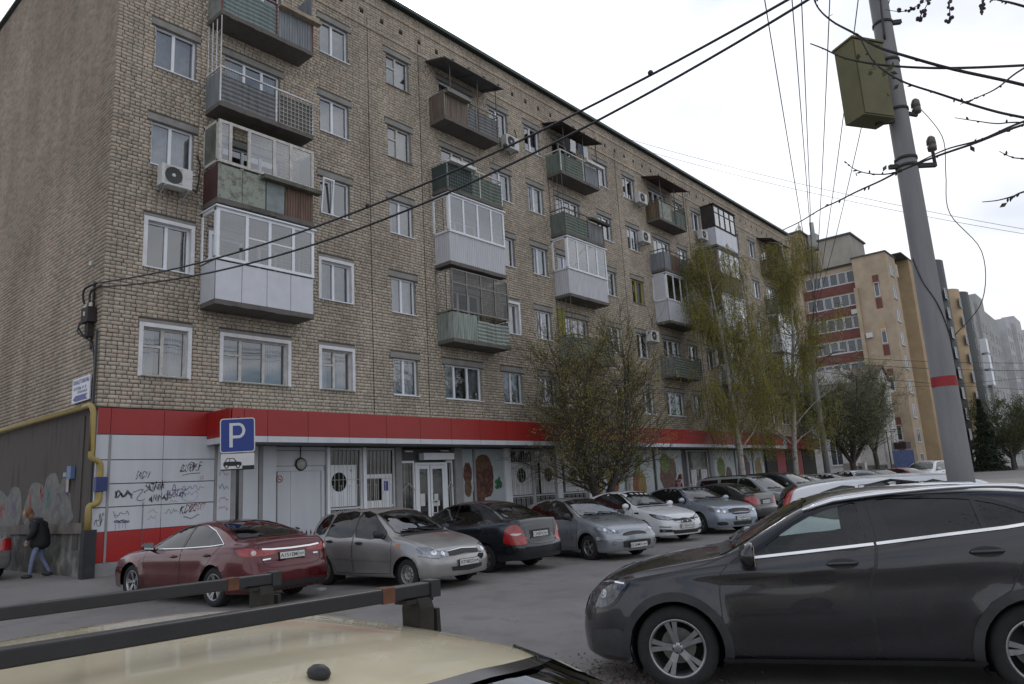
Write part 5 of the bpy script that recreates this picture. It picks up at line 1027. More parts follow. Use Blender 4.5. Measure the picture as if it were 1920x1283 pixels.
mb.add([o3+su*x+sv*y for x, y in ring_o+ring_i], [(i, i+1, len(ring_o)+i+1, len(ring_o)+i) for i in range(len(ring_o)-1)]); mb.add([o3+su*x+sv*y for x, y in ((-.17,0),(-.095,0),(-.095,.55),(-.17,.55))], [(0,1,2,3)]); mb.build('letter_p', SWHITE, t)
c2 = ct-sv*.60; mb = MB(); mb.prism(rrect(.74,.37,.02), c2, su, sv, .010); mb.build('plate', SWHITE, t)
mb = MB(); o4 = c2+sn*.012; B2 = lambda pts: mb.add([o4+su*x+sv*y for x, y in pts], [tuple(range(len(pts)))])
B2([(-.37,-.185),(.37,-.185),(.37,-.155),(-.37,-.155)]); B2([(.10,-.155),(.37,-.155),(.37,-.09),(.10,-.09)]); B2([(-.31,-.09),(.085,-.09),(.09,-.02),(.06,.0),(-.05,.01),(-.29,.01),(-.32,-.03)])
for p in ([(-.29,.01),(-.27,.01),(-.225,.075),(-.235,.09)],[(-.245,.075),(-.08,.075),(-.085,.09),(-.24,.09)],[(-.10,.08),(-.085,.09),(-.02,.01),(-.05,.01)],[(-.18,.01),(-.165,.01),(-.165,.08),(-.18,.08)]): B2(p)
[B2([(cx_+.048*math.cos(a), -.095+.048*math.sin(a)) for a in [2*math.pi*k/16 for k in range(16)]]) for cx_ in (-.245,.01)]; mb.build('car_symbol', FEN, t)
mb = MB(); o4 = c2+sn*.0135; [mb.add([o4+su*(cx_+.026*math.cos(a))+sv*(-.095+.026*math.sin(a)) for a in [2*math.pi*k/14 for k in range(14)]], [tuple(range(14))]) for cx_ in (-.245,.01)]; mb.build('wheel_symbol', SWHITE, t)
# litter
tag(MB().obox((2.15,-5.75,gz(2,-5.7)+.02), ((1,.3,0),(-.3,1,.0),(0,0,1)), (.10,.06,.02)).build('litter', mat('litter_white', (.5,.5,.5), .7)), 'crumpled white litter on the asphalt behind the red saloon', 'litter')
# ---------------------------------------------------------------- budding branches reaching in from the right
def DP(px, py, d):
    dv = _r*((px-960)/1381.1)-_u*((py-641.5)/1381.1)+_f; return CAM+dv*d
TW = mat('twig', (.028,.024,.026), .8, var=.3); BUD = leafmat('bud_leaf', (.10,.12,.03), (.05,.06,.03)); CATK = mat('catkin', (.05,.035,.045), .9)
base = DP(2480, 800, 4.6); tb_ = Vector((base.x, base.y, gz(base.x, base.y)))
t = thing('budding_tree', 'bare budding tree whose thin branches reach in from the right edge', 'tree', tuple(tb_)); mb = MB(); crown = DP(2500, -150, 4.4)
mb.tube([tb_-Vector((0,0,.1)), tb_.lerp(crown,.35)+Vector((.05,.02,0)), tb_.lerp(crown,.7), crown], [.14,.12,.09,.06], 12); mb.build('trunk', BARKG, t)
r_ = random.Random(4)
BR = [([(1518,-30),(1532,12),(1560,40),(1600,62),(1645,88),(1700,106),(1790,131),(1920,160),(2080,205),(2300,240)],3.5,.009),([(1519,82),(1545,92),(1580,108),(1630,119),(1700,126),(1790,128),(1920,123),(2150,110),(2400,60)],3.6,.008),
  ([(1612,70),(1640,118),(1690,152),(1760,176),(1850,205),(1920,221),(2080,250),(2300,260)],3.4,.008),([(1467,432),(1500,416),(1540,392),(1570,378),(1610,358),(1650,340),(1690,320),(1760,292),(1830,268),(1920,234),(2080,190),(2300,160)],3.7,.007),
  ([(1690,321),(1770,282),(1840,262),(1920,228),(2080,176)],3.65,.007),([(1583,302),(1600,316),(1625,325),(1660,327),(1692,320)],3.7,.004),([(1800,196),(1835,182),(1870,165),(1920,128),(2050,60)],3.3,.005),([(1790,221),(1830,227),(1870,232),(1920,230),(2080,240)],3.2,.004),
  ([(1874,284),(1895,294),(1920,298),(2080,310),(2280,300)],3.1,.004),([(1842,379),(1870,376),(1900,368),(1930,357),(2080,320),(2280,280)],3.0,.005),([(1660,18),(1690,22),(1715,14),(1735,-5),(1760,-60)],3.3,.003),([(1745,-20),(1740,5),(1726,30),(1722,38)],3.3,.003),([(1783,-20),(1780,8),(1781,30),(1777,42)],3.2,.003),([(1855,-20),(1846,-5),(1842,15),(1841,28)],3.2,.004),([(1850,-5),(1880,2),(1920,12),(2080,60)],3.2,.007)]
LPb = []
for pts, d, rr_ in BR:
    q = smooth2([tuple(DP(px, py, d+.15*math.sin(px*.01))) for px, py in pts], 6); mb = MB(); n = len(q); mb.tube(q, [rr_*(.35+.75*i/n) for i in range(n)], 5)
    for i in range(2, n-2):
        if r_.random() < .33:
            a = Vector(q[i]); dv = (Vector(q[i])-Vector(q[i+1])).normalized()+rv(r_)*.6; e = a+dv.normalized()*r_.uniform(.010,.024); mb.tube([a, a.lerp(e,.6), e], [.003,.0045,.001], 5)
            if r_.random() < .18: LPb.append(tuple(e-tb_))
    mb.build('branch', TW, t)
mb = MB()
for pts, d, rr_ in BR[10:14]:
    q = smooth2([tuple(DP(px, py, d)) for px, py in pts], 5)
    for p in q[3:]:
        if r_.random() < .8: mb.ball(tuple(Vector(p)+rv(r_)*.006), r_.uniform(.006,.010), 6)
o = mb.build('catkins', CATK, t); o['kind'] = 'stuff'
for px, py in ((1630,125),(1652,140),(1668,138),(1690,160),(1640,130)): LPb += [tuple(DP(px+r_.uniform(-8,8), py+r_.uniform(-8,8), 3.5)-tb_) for _ in range(3)]
o = link('young_leaves', leafmesh('young_leaves', np.array(LPb), .035, BUD, None, 8), t); o['kind'] = 'stuff'
# crown of the same tree above and behind the camera
LPc = [tuple(crown-tb_+Vector((r_.gauss(0,1.3), r_.gauss(0,1.3)-.6, r_.uniform(.2,2.6)))) for _ in range(5000)]
LPc = [p for p in LPc if ((Vector(p)+tb_-CAM).dot(_f) < .3 or (Vector(p)+tb_-CAM).dot(_r)/max(.01,(Vector(p)+tb_-CAM).dot(_f)) > .85)]
o = link('crown', leafmesh('crown', np.array(LPc), .04, BUD, None, 9), t); o['kind'] = 'stuff'
# ---------------------------------------------------------------- people
SKIN = mat('skin', (.36,.21,.15), .6, var=.08); COATB = mat('black_coat', (.010,.010,.013), .75, var=.25, vscale=14); JEANS = mat('pale_jeans', (.16,.19,.30), .9, var=.2, vscale=14); SHOE = mat('dark_shoe', (.02,.02,.025), .6); HAIR = mat('fair_hair', (.16,.085,.045), .7, var=.3, vscale=30); FUR = mat('hood_fur', (.10,.065,.045), .95, var=.4, vscale=40)
def skinned(name, V, E, Rr, m, par, lv=2):
    me = bpy.data.meshes.new(name); me.from_pydata(V, E, []); me.materials.append(m); o = link(name, me, par); md = o.modifiers.new('skin', 'SKIN'); md.use_smooth_shade = True
    sv_ = me.skin_vertices.new() if not me.skin_vertices else me.skin_vertices[0]
    sv_ = me.skin_vertices[0]
    for i, r in enumerate(Rr): sv_.data[i].radius = (r, r) if not isinstance(r, tuple) else r
    sv_.data[0].use_root = True; s = o.modifiers.new('smooth', 'SUBSURF'); s.levels = lv; s.render_levels = lv; return o
def person(label, x, y, face, hgt, coat, legs, hair, group=None, stride=.22, hunch=.16, hood=True):
    t = thing('person', label, 'person', (x, y, gz(x, y)), face, group); k = hgt/1.70   # faces +x locally
    s = stride
    V = [(0,0,.92),(.01,0,1.10),(.05*hunch*6,0,1.28),(.05+hunch*.5,0,1.42),(.07+hunch*.8,0,1.50),(.10+hunch,0,1.57),
         (0,.10,.86),(s*.55,.10,.48),(s*.75,.10,.08),(0,-.10,.86),(-s*.15,-.10,.47),(-s*1.1,-.10,.10),
         (.03+hunch*.4,.20,1.38),(.02+hunch*.5,.26,1.12),(.16+hunch*.5,.22,.92),(.03+hunch*.4,-.20,1.38),(.0+hunch*.5,-.26,1.12),(.14+hunch*.5,-.22,.92)]
    E = [(0,1),(1,2),(2,3),(3,4),(4,5),(0,6),(6,7),(7,8),(0,9),(9,10),(10,11),(3,12),(12,13),(13,14),(3,15),(15,16),(16,17)]
    Rr = [(.15,.12),.14,.15,.12,.055,.06,.085,.062,.042,.085,.062,.042,.07,.052,.03,.07,.052,.03]
    skinned('body', [tuple(c*k for c in p) for p in V], E, [tuple(c*k for c in r) if isinstance(r, tuple) else r*k for r in Rr], legs, t)
    h = Vector((.13+hunch*1.25, 0, 1.60))*k; mb = MB(); mb.ball(tuple(h), .105*k, 16, 0, (.95,.78,1.12)); mb.ball(tuple(h+Vector((.10,0,-.01))*k), .018*k, 6); [mb.ball(tuple(h+Vector((.0,sg*.083,-.01))*k), .024*k, 6, 0, (.8,.4,1.2)) for sg in (1,-1)]; mb.build('head', SKIN, t, True)
    mb = MB(); mb.ball(tuple(h+Vector((-.022,0,.022))*k), .116*k, 16, 0, (.98,.90,1.10)); mb.tube([h+Vector((-.07,0,-.02))*k, h+Vector((-.11,0,-.12))*k, h+Vector((-.12,0,-.22))*k], [.085*k,.08*k,.05*k], 10); mb.v = [p if not (p[0] > h.x+.045*k and p[2] < h.z+.05*k) else (h.x+.02*k, p[1]*.9, p[2]) for p in mb.v]; mb.build('hair', hair, t, True)
    V = [(0,0,.66),(.0,0,.92),(.02,0,1.15),(.05+hunch*.4,0,1.34),(.06+hunch*.6,0,1.44),(.03+hunch*.4,.21,1.36),(.01+hunch*.5,.29,1.12),(.15+hunch*.5,.24,.93),(.03+hunch*.4,-.21,1.36),(-.01+hunch*.5,-.29,1.12),(.13+hunch*.5,-.24,.93)]
    E = [(0,1),(1,2),(2,3),(3,4),(3,5),(5,6),(6,7),(3,8),(8,9),(9,10)]; Rr = [(.27,.23),(.25,.22),(.23,.22),(.19,.2),.10,.10,.088,.065,.10,.088,.065]
    skinned('coat', [tuple(c*k for c in p) for p in V], E, [tuple(c*k for c in r) if isinstance(r, tuple) else r*k for r in Rr], coat, t)
    if hood: mb = MB(); c_ = Vector((.02+hunch*.7,0,1.46))*k; mb.tube([c_+Vector((.10*math.cos(a)-.02,.13*math.sin(a),.03*math.cos(a)))*k for a in [2*math.pi*i/14 for i in range(15)]], .045*k, 8, 0, False); mb.build('hood', FUR if coat is COATB else coat, t, True)
    for i, (fx_, fy_, fz_) in enumerate(((s*.75,.10,0),(-s*1.1,-.10,.02))): mb = MB(); mb.ball(((fx_+.06)*k, fy_*k, (.045+fz_)*k), .12*k, 10, 0, (1.1,.42,.42)); mb.build('shoe', SHOE, t, True)
    for sg in (1,-1):
        hp = Vector((.17+hunch*.5 if sg > 0 else .15+hunch*.5, sg*.23, .88))*k; mb = MB(); mb.ball(tuple(hp), .042*k, 8, 0, (.7,.5,1.1))
        for j in range(4): mb.tube([hp+Vector((.025-.017*j,0,-.03))*k, hp+Vector((.035-.017*j,0,-.075+.005*abs(j-1)))*k, hp+Vector((.03-.015*j,0,-.105+.01*abs(j-1)))*k], [.010*k,.009*k,.006*k], 6)
        mb.tube([hp+Vector((.03,-sg*.01,.01))*k, hp+Vector((.055,-sg*.015,-.025))*k, hp+Vector((.06,-sg*.015,-.055))*k], [.012*k,.010*k,.007*k], 6); mb.build('hand', SKIN, t, True)
    return t
person('hunched person in a black hooded coat and pale jeans walking past the gable wall', -.45, 1.75, R(150), 1.58, COATB, JEANS, HAIR)
person('person in a dusty pink jacket with dark red hair standing behind the parked cars', 24.9, -1.35, R(-60), 1.66, mat('pink_jacket', (.26,.11,.12), .85, var=.2, vscale=10), mat('dark_trousers', (.03,.03,.04), .9), mat('red_hair', (.06,.012,.014), .6), None, .05, .03, True)
# ---------------------------------------------------------------- cars
def pchip(pts):
    xs = [p[0] for p in pts]; ys = [p[1] for p in pts]; n = len(xs)
    h = [xs[i+1]-xs[i] for i in range(n-1)]; d = [(ys[i+1]-ys[i])/h[i] for i in range(n-1)]
    m = [d[0]]+[0 if d[i-1]*d[i] <= 0 else 3*(h[i-1]+h[i])/((2*h[i]+h[i-1])/d[i-1]+(h[i]+2*h[i-1])/d[i]) for i in range(1, n-1)]+[d[-1]]
    def f(x):
        if x <= xs[0]: return ys[0]
        if x >= xs[-1]: return ys[-1]
        i = next(k for k in range(n-1) if x <= xs[k+1]); t = (x-xs[i])/h[i]
        return ys[i]*(1+2*t)*(1-t)**2+h[i]*m[i]*t*(1-t)**2+ys[i+1]*t*t*(3-2*t)+h[i]*m[i+1]*t*t*(t-1)
    return f
RUBBER = mat('tyre_rubber', (.018,.018,.019), .85, var=.3, vscale=20)
GLOSSBLACK = mat('gloss_black', (.012,.012,.013), .12)
CHROME = mat('chrome', (.75,.76,.78), .12, 1.0)
ALLOY = mat('alloy_rim', (.36,.36,.37), .32, .85, var=.15, vscale=20)
STEEL = mat('steel_rim', (.27,.26,.25), .5, .5, var=.35, vscale=14)
UNDER = mat('underbody', (.01,.01,.01), .9)
TINT = mat('tinted_glass', (.008,.009,.010), .03, spec=.75)
CLEAR = glassmat('car_glass', (.70,.78,.76), 1.15)
TINTCLEAR = glassmat('smoked_car_glass', (.10,.11,.115), 1.15)
SHIELD = glassmat('windscreen_glass', (.55,.62,.61), 1.5)
LAMPGLASS = mat('headlamp_glass', (.30,.31,.33), .08, .7, var=.45, vscale=34)
REDLAMP = mat('red_lamp', (.32,.012,.014), .1, spec=.6, var=.15, vscale=25, coat=.6)
CLEARLAMP = mat('clear_lamp', (.55,.5,.5), .1, .2)
AMBER = mat('amber_lamp', (.6,.16,.03), .2)
PLATEM = mat('plate_white', (.62,.62,.6), .45, var=.15, vscale=20)
PLATET = mat('plate_black', (.02,.02,.02), .5)
CABIN = mat('cabin_trim', (.022,.022,.024), .8, var=.2, vscale=8)
SEATM = mat('seat_cloth', (.05,.05,.055), .9, var=.2, vscale=20)
def paint(name, col=None, metal=.35, rough=.3, dirt=.12):
    return mat(name, col, rough, metal, var=dirt, vscale=1.6, coat=.7, rmod=.08)
def patch_bm(pts, maxlen=.12):
    bm = bmesh.new(); vs = [bm.verts.new(p) for p in pts]; f = bm.faces.new(vs)
    bmesh.ops.triangulate(bm, faces=[f])
    for _ in range(5):
        e = [e for e in bm.edges if e.calc_length() > maxlen]
        if not e: break
        bmesh.ops.subdivide_edges(bm, edges=e, cuts=1); bmesh.ops.triangulate(bm, faces=[q for q in bm.faces if len(q.verts) > 3])
    return bm
class Car:
    def __init__(c, S):
        c.S = S; c.L, c.W, c.H = S['L'], S['W'], S['H']; c.x0 = S['fo']+S['wb']/2; c.R = S['R']
        c.top = pchip(S['top']); c.belt = pchip(S['belt'])
        c.plan = pchip(S.get('plan') or [(0,.70),(.04,.80),(.14,.90),(.35,.965),(.8,.995),(1.4,1),(c.L-1.2,1),(c.L-.6,.985),(c.L-.25,.94),(c.L-.08,.87),(c.L-.02,.82),(c.L,.76)])
        c.bot = pchip([(0,S.get('fz',.24)),(.25,S.get('fz',.24)-.03),(S['fo'],S.get('sill',.20)),(c.L-S['L']+S['fo']+S['wb'],S.get('sill',.20)),(c.L-.3,S.get('rz',.26)-.02),(c.L,S.get('rz',.26))])
        c.nose = pchip(S.get('nose') or [(.1,.06),(.3,.01),(.45,0),(.58,.02),(.75,.07),(1.0,.16)])
        c.tail = pchip(S.get('tail') or [(.1,.07),(.3,.02),(.45,0),(.6,.03),(.8,.07),(1.1,.10)])
        c.beltmid = c.belt(c.L*.5)
        c.body()
    def P(c, s, y, z): return Vector((c.x0-s, y, z))
    def section(c, s):
        S = c.S; wl = c.W/2*c.plan(s); zt = c.top(s); z0 = c.bot(s); zc = min(c.belt(s), zt-.045)
        g = max(0, min(1, (zt-zc-.04)/(c.H-c.beltmid-.04)))
        sd = S.get('side') or [(0,.90),(.05,.955),(.2,.985),(.45,1.0),(.72,.995),(.92,.965),(1,.935)]
        pts = [(wl*k, z0+(zc-z0)*t) for t, k in sd]
        yr = wl*(.87*(1-g)+S.get('roofw', .66)*g); zr = zt-(.018+.05*g)
        ys = wl*sd[-1][1]; e = .5
        pts += [(ys+(yr-ys)*.33+.014*g, zc+(zr-zc)*.36), (ys+(yr-ys)*.72+.016*g, zc+(zr-zc)*.74), (yr, zr)]
        pts += [(yr*.86, zt-.018-.012*g), (yr*.6, zt-.009), (yr*.3, zt-.002), (0, zt)]
        return smooth2(pts, 3)
    def body(c):
        S = c.S; L = c.L; st = []; s = 0.
        ends = [0,.012,.03,.055,.085,.12,.17,.22]
        step = S.get('step', .07); mid = [.22+step*k for k in range(1, int((L-.44)/step))]
        st = ends+mid+[L-e for e in reversed(ends)]
        for k in S['top']:  # keep the profile's own break points
            if .22 < k[0] < L-.22 and min(abs(k[0]-q) for q in st) > .012: st.append(k[0])
        st = sorted(st); c.st = st; V = []
        sculpt = S.get('sculpt')
        for s in st:
            row = []
            ff = max(0, 1-s/.7)**1.5; fr = max(0, 1-(L-s)/.6)**1.5
            for j, (y, z) in enumerate(c.section(s)):
                if sculpt and j <= 20: y += sculpt(s, z)*min(1, y/(c.W*.3))
                row.append(Vector((c.x0-s-c.nose(z)*ff+c.tail(z)*fr, y, z)))
            V.append(row)
        J = len(V[0]); c.J = J; vs = []; fs = []
        for row in V: vs += row
        n = len(vs)
        idx = {}
        for i, row in enumerate(V):
            for j, p in enumerate(row):
                if j == J-1: idx[(i, j)] = i*J+j
                else: vs.append(Vector((p.x, -p.y, p.z))); idx[(i, j)] = len(vs)-1
        for i in range(len(V)-1):
            for j in range(J-1):
                fs.append((i*J+j, (i+1)*J+j, (i+1)*J+j+1, i*J+j+1))
                fs.append((idx[i,j], idx[i,j+1], idx[i+1,j+1], idx[i+1,j]))
        for end, i, bl, sg in ((0, 0, S.get('bulge', .09), 1), (1, len(V)-1, S.get('rbulge', .07), -1)):
            NK = 12; rows = []
            for j in range(J-1):
                p = V[i][j]; r = [i*J+j]
                for k in range(1, NK):
                    t = 1-2*k/NK; b = bl*(1-t*t)*(p.y/(c.W*.36))
                    vs.append(Vector((p.x+sg*b, p.y*t, p.z+(.012*(1-t*t) if j > 18 else 0)))); r.append(len(vs)-1)
                r.append(idx[i, j]); rows.append(r)
            for j in range(J-2):
                for k in range(NK):
                    q = (rows[j][k], rows[j+1][k], rows[j+1][k+1], rows[j][k+1]); fs.append(q if end == 0 else tuple(reversed(q)))
            top = i*J+J-1
            for k in range(NK):
                q = (rows[-1][k], top, rows[-1][k+1]); fs.append(q if end == 0 else tuple(reversed(q)))
        c.vs, c.fs = vs, fs
        c.bvh = BVHTree.FromPolygons([tuple(v) for v in vs], fs)
    def hit(c, p, d):
        p = Vector(p); d = Vector(d).normalized()
        h = c.bvh.ray_cast(p-d*3, d, 8)
        if h[0] is None:
            h = c.bvh.find_nearest(p)
        n = h[1] if h[1].dot(d) < 0 else -h[1]
        return h[0], n
    def patch(c, pts, d, off=.004, maxlen=.12):
        """polygon of approximate (s,y,z) points, cast along d onto the body"""
        bm = patch_bm([c.P(*p) for p in pts], maxlen); mb = MB(); vs = []
        bm.verts.index_update()
        for v in bm.verts:
            h, n = c.hit(v.co, d); vs.append(h+n*off)
        dd = Vector(d); fs = []
        for f in bm.faces:
            q = [v.index for v in f.verts]; nn = (vs[q[1]]-vs[q[0]]).cross(vs[q[2]]-vs[q[0]])
            fs.append(tuple(q) if nn.dot(dd) < 0 else tuple(reversed(q)))
        bm.free(); return vs, fs
    def ribbon(c, pts, d, wd, off=.002, seg=.06, closed=False):
        P_ = [c.P(*p) for p in pts]; d = Vector(d).normalized()
        if closed: P_.append(P_[0])
        q = []
        for a, b in zip(P_, P_[1:]):
            k = max(1, int((b-a).length/seg)); q += [a.lerp(b, t/k) for t in range(k)]
        q.append(P_[-1]); H = [c.hit(p, d) for p in q]; vs = []; K_ = len(H)
        for i in range(K_):
            a = H[i-1][0] if i else (H[-2][0] if closed else H[0][0]); b = H[i+1][0] if i < K_-1 else (H[1][0] if closed else H[-1][0])
            t = (b-a).normalized(); n = H[i][1]; sd = t.cross(n).normalized()*wd/2; o = H[i][0]+n*off; vs += [o+sd, o-sd]
        fs = []
        for i in range(K_-1):
            f = (2*i, 2*i+1, 2*i+3, 2*i+2); nn = (vs[f[1]]-vs[f[0]]).cross(vs[f[2]]-vs[f[0]])
            fs.append(f if nn.dot(d) < 0 else tuple(reversed(f)))
        return vs, fs
def inside(poly, x, y):
    r = False; n = len(poly)
    for i in range(n):
        x1, y1 = poly[i]; x2, y2 = poly[(i+1) % n]
        if (y1 > y) != (y2 > y) and x < (x2-x1)*(y-y1)/(y2-y1)+x1: r = not r
    return r
def make_car(S, name, label, cat, loc, heading, group=None, z=None):
    """heading: world angle of the car's nose"""
    c = Car(S); root = thing(name, label, cat, (loc[0], loc[1], gz(*loc[:2]) if z is None else z), heading, group, tilt=True)
    PM = S['paint']; L, W = c.L, c.W; YL = (0,-1,0); YR = (0,1,0)
    # --- body with wheel arches, window and door cut-outs
    bm = bmesh.new(); vv = [bm.verts.new(v) for v in c.vs]
    for f in c.fs:
        try: q = bm.faces.new([vv[i] for i in f]); q.smooth = True
        except ValueError: pass
    axles = (S['fo'], S['fo']+S['wb']); ra = c.R+S.get('gap', .055)
    rem = set()
    for s in axles:
        xc, zc = c.x0-s, c.R
        for f in bm.faces:
            m = f.calc_center_median()
            if abs(m.y) > W*.28 and (m.x-xc)**2+(m.z-zc)**2 < ra*ra and m.z > .12: rem.add(f)
        rv = {v for f in rem for v in f.verts}
        for v in rv:
            if any(f not in rem for f in v.link_faces) or v.is_boundary:
                dx, dz = v.co.x-xc, v.co.z-zc; l = math.hypot(dx, dz)
                if l > ra*.4 and l < ra*1.5: v.co.x, v.co.z = xc+dx/l*ra, zc+dz/l*ra
    bmesh.ops.delete(bm, geom=list(rem), context='FACES')
    def cut(pts, ax):
        """cut the body along a closed outline (ax 1: side view, 0: front/rear view, 2: plan view) and return the faces inside"""
        P_ = [c.P(*p) for p in pts]; u, v = [k for k in range(3) if k != ax]; poly = [(p[u], p[v]) for p in P_]
        lo = [min(p[k] for p in P_)-.12 for k in range(3)]; hi = [max(p[k] for p in P_)+.12 for k in range(3)]
        sg = P_[0][ax]; hv = (lambda f: f.normal[1]*sg > .15 and f.calc_center_median().y*sg > 0) if ax == 1 else (lambda f: f.normal[0]*sg > .1) if ax == 0 else (lambda f: f.normal.z > .3)
        for a, b in zip(poly, poly[1:]+poly[:1]):
            pl = [0,0,0]; pl[u], pl[v] = a; no = [0,0,0]; no[u], no[v] = b[1]-a[1], -(b[0]-a[0])
            if math.hypot(no[u], no[v]) < 1e-6: continue
            elo = (min(a[0], b[0])-.02, min(a[1], b[1])-.02); ehi = (max(a[0], b[0])+.02, max(a[1], b[1])+.02)
            F = [f for f in bm.faces if hv(f) and min(q.co[u] for q in f.verts) < ehi[0] and max(q.co[u] for q in f.verts) > elo[0] and min(q.co[v] for q in f.verts) < ehi[1] and max(q.co[v] for q in f.verts) > elo[1]]
            G = set(F); [G.update(f.verts) for f in F]; [G.update(f.edges) for f in F]
            bmesh.ops.bisect_plane(bm, geom=list(G), dist=.0005, plane_co=pl, plane_no=no)
        bm.normal_update()
        r = []
        for f in bm.faces:
            m = f.calc_center_median()
            if hv(f) and inside(poly, m[u], m[v]): r.append(f)
        return r
    def split(faces):
        d = {}; vs = []; fs = []
        for f in faces:
            q = []
            for v in f.verts:
                if v not in d: d[v] = len(vs); vs.append(v.co.copy())
                q.append(d[v])
            fs.append(tuple(q))
        bmesh.ops.delete(bm, geom=faces, context='FACES'); return vs, fs
    def put(nm, vf, m, parent=root, smooth=True):
        mb = MB(); mb.add(vf[0], vf[1], 0, smooth); return mb.build(nm, m, parent, True)
    bm.normal_update()
    both = lambda pts: [(1, pts), (-1, [(p[0], -p[1], p[2]) for p in pts])]
    yw = W/2
    see = S.get('see', 0)
    gl = S.get('glass', TINT)
    for wdw in S['windows']:
        pts = smooth2([(p[0], yw, p[1]) for p in wdw['p']], wdw.get('n', 3), True) if wdw.get('n', 3) > 1 else [(p[0], yw, p[1]) for p in wdw['p']]
        for sg, q in both(pts):
            if see: bmesh.ops.delete(bm, geom=cut(q, 1), context='FACES')
            g = wdw.get('g', gl)
            o = put('window', c.patch(q, (0,-sg,0), .001 if see else .004, .16), g)
            put('window_seal', c.ribbon(q, (0,-sg,0), S.get('seal', .026), .006, .05, True), GLOSSBLACK if S.get('seal', .026) > .02 else PLASTIC, o)
    if S.get('ws'):
        q = [(S['ws_s'], y, z_) for y, z_ in S['ws']]; q = q+[(a, -y, z_) for a, y, z_ in reversed(q)]
        if see:
            qq = q; bmesh.ops.delete(bm, geom=cut(qq, 0), context='FACES')
        o = put('windscreen', c.patch(q, (-1,0,0), .002 if see else .005, .14), SHIELD if see else S.get('wsglass', TINT))
        put('window_seal', c.ribbon(q, (-1,0,0), .035, .007, .06, True), GLOSSBLACK, o)
        wp = MB()
        zb = S['ws'][0][1]
        for ya, yb in ((.5, -.02), (-.12, -.62)):
            a, na = c.hit(c.P(S['ws_s'], ya*W*.45, zb+.01), (-1,0,0)); b, nb = c.hit(c.P(S['ws_s'], yb*W*.45, zb+.05), (-1,0,0))
            wp.bar(a+na*.025, b+nb*.025, .022, .02)
        wp.build('wiper', PLASTIC, root, True)
    if S.get('rw'):
        q = [(S['rw_s'], y, z_) for y, z_ in S['rw']]; q = q+[(a, -y, z_) for a, y, z_ in reversed(q)]
        if see:
            qq = [(s_, y, z_) for s_, y, z_ in q]; bmesh.ops.delete(bm, geom=cut([(c.x0+1, y, z_) for s_, y, z_ in qq] if c.P(S['rw_s'],0,0).x >= 0 else qq, 0), context='FACES')
        o = put('rear_window', c.patch(q, (1,0,0), .002 if see else .005, .14), S.get('rwglass', gl))
        put('window_seal', c.ribbon(q, (1,0,0), .03, .007, .06, True), GLOSSBLACK, o)
    # --- doors
    for D_ in S['doors']:
        pts = [(p[0], yw, p[1]) for p in D_['p']]
        if D_.get('n', 0): pts = smooth2(pts, D_['n'], True)
        for sg, q in both(pts):
            vis = S.get('vis', 0)
            if S.get('cutdoors') and (vis == 0 or vis == sg):
                o = put('door', split(cut(q, 1)), PM)
            else: o = root
            put('door_gap', c.ribbon(q, (0,-sg,0), S.get('gapw', .011), .0015, .05, True), PLASTIC, o)
            if D_.get('h'):
                hs, hz = D_['h']; hb = MB(); a, n = c.hit(c.P(hs, sg*yw, hz), (0,-sg,0)); l = S.get('hl', .10)
                rec = [(hs+l*1.05*math.cos(t), sg*yw, hz+S.get('hr', .030)*math.sin(t)) for t in [k*math.pi/8 for k in range(16)]]
                put('handle_recess', c.patch(rec, (0,-sg,0), .0022, .05), PLASTIC, o)
                a1, n1_ = c.hit(c.P(hs-l, sg*yw, hz-.003), (0,-sg,0)); a2, n2_ = c.hit(c.P(hs+l, sg*yw, hz+.004), (0,-sg,0))
                pp = smooth2([a1+n1_*.004, a1.lerp(a2, .2)+n*.034, a1.lerp(a2, .5)+n*.042, a1.lerp(a2, .8)+n*.034, a2+n2_*.004], 3)
                hb.tube(pp, [.012]+[.016]*(len(pp)-2)+[.012], 8); hb.build('handle', S.get('hm') or PM, o, True)
    for nm, ax, pts, d in S.get('panels', []):
        o = put(nm, split(cut(pts, ax)), PM) if S.get('cutdoors') else root
        put('panel_gap', c.ribbon(pts, d, .010, .0015, .06, True), PLASTIC, o)
    bo = None
    vs = [v.co.copy() for v in bm.verts]; bm.verts.index_update(); fs = [tuple(v.index for v in f.verts) for f in bm.faces]
    bm.free(); body = put('body', (vs, fs), PM)
    # --- arch liners and floor
    ub = MB(); n = 20
    for s in axles:
        xc = c.x0-s
        for sg in (1,-1):
            ys = [sg*(yw-.06), sg*(yw-.34)]; vs = []
            for y in ys: vs += [(xc+ra*1.0*math.cos(t), y, c.R+ra*1.0*math.sin(t)) for t in [math.pi*(-.18+1.36*k/n) for k in range(n+1)]]
            ub.add(vs, [(k, k+1, n+2+k, n+1+k) for k in range(n)], 0, True)
            ub.add(vs[n+1:], [tuple(range(n+1))])
    zf = S.get('sill', .2)+.03
    xa, xb = c.x0-axles[0], c.x0-axles[1]
    ub.box((xb+ra+.02, -yw*.86, zf), (xa-ra-.02, yw*.86, zf+.03)); ub.box((c.x0-L+.1, -yw*.66, zf+.02), (xb+ra, yw*.66, zf+.05)); ub.box((xa-ra, -yw*.62, zf+.02), (c.x0-.12, yw*.62, zf+.05))
    ub.build('underbody', UNDER, root, True)
    # --- interior
    it = MB()
    zs = .34
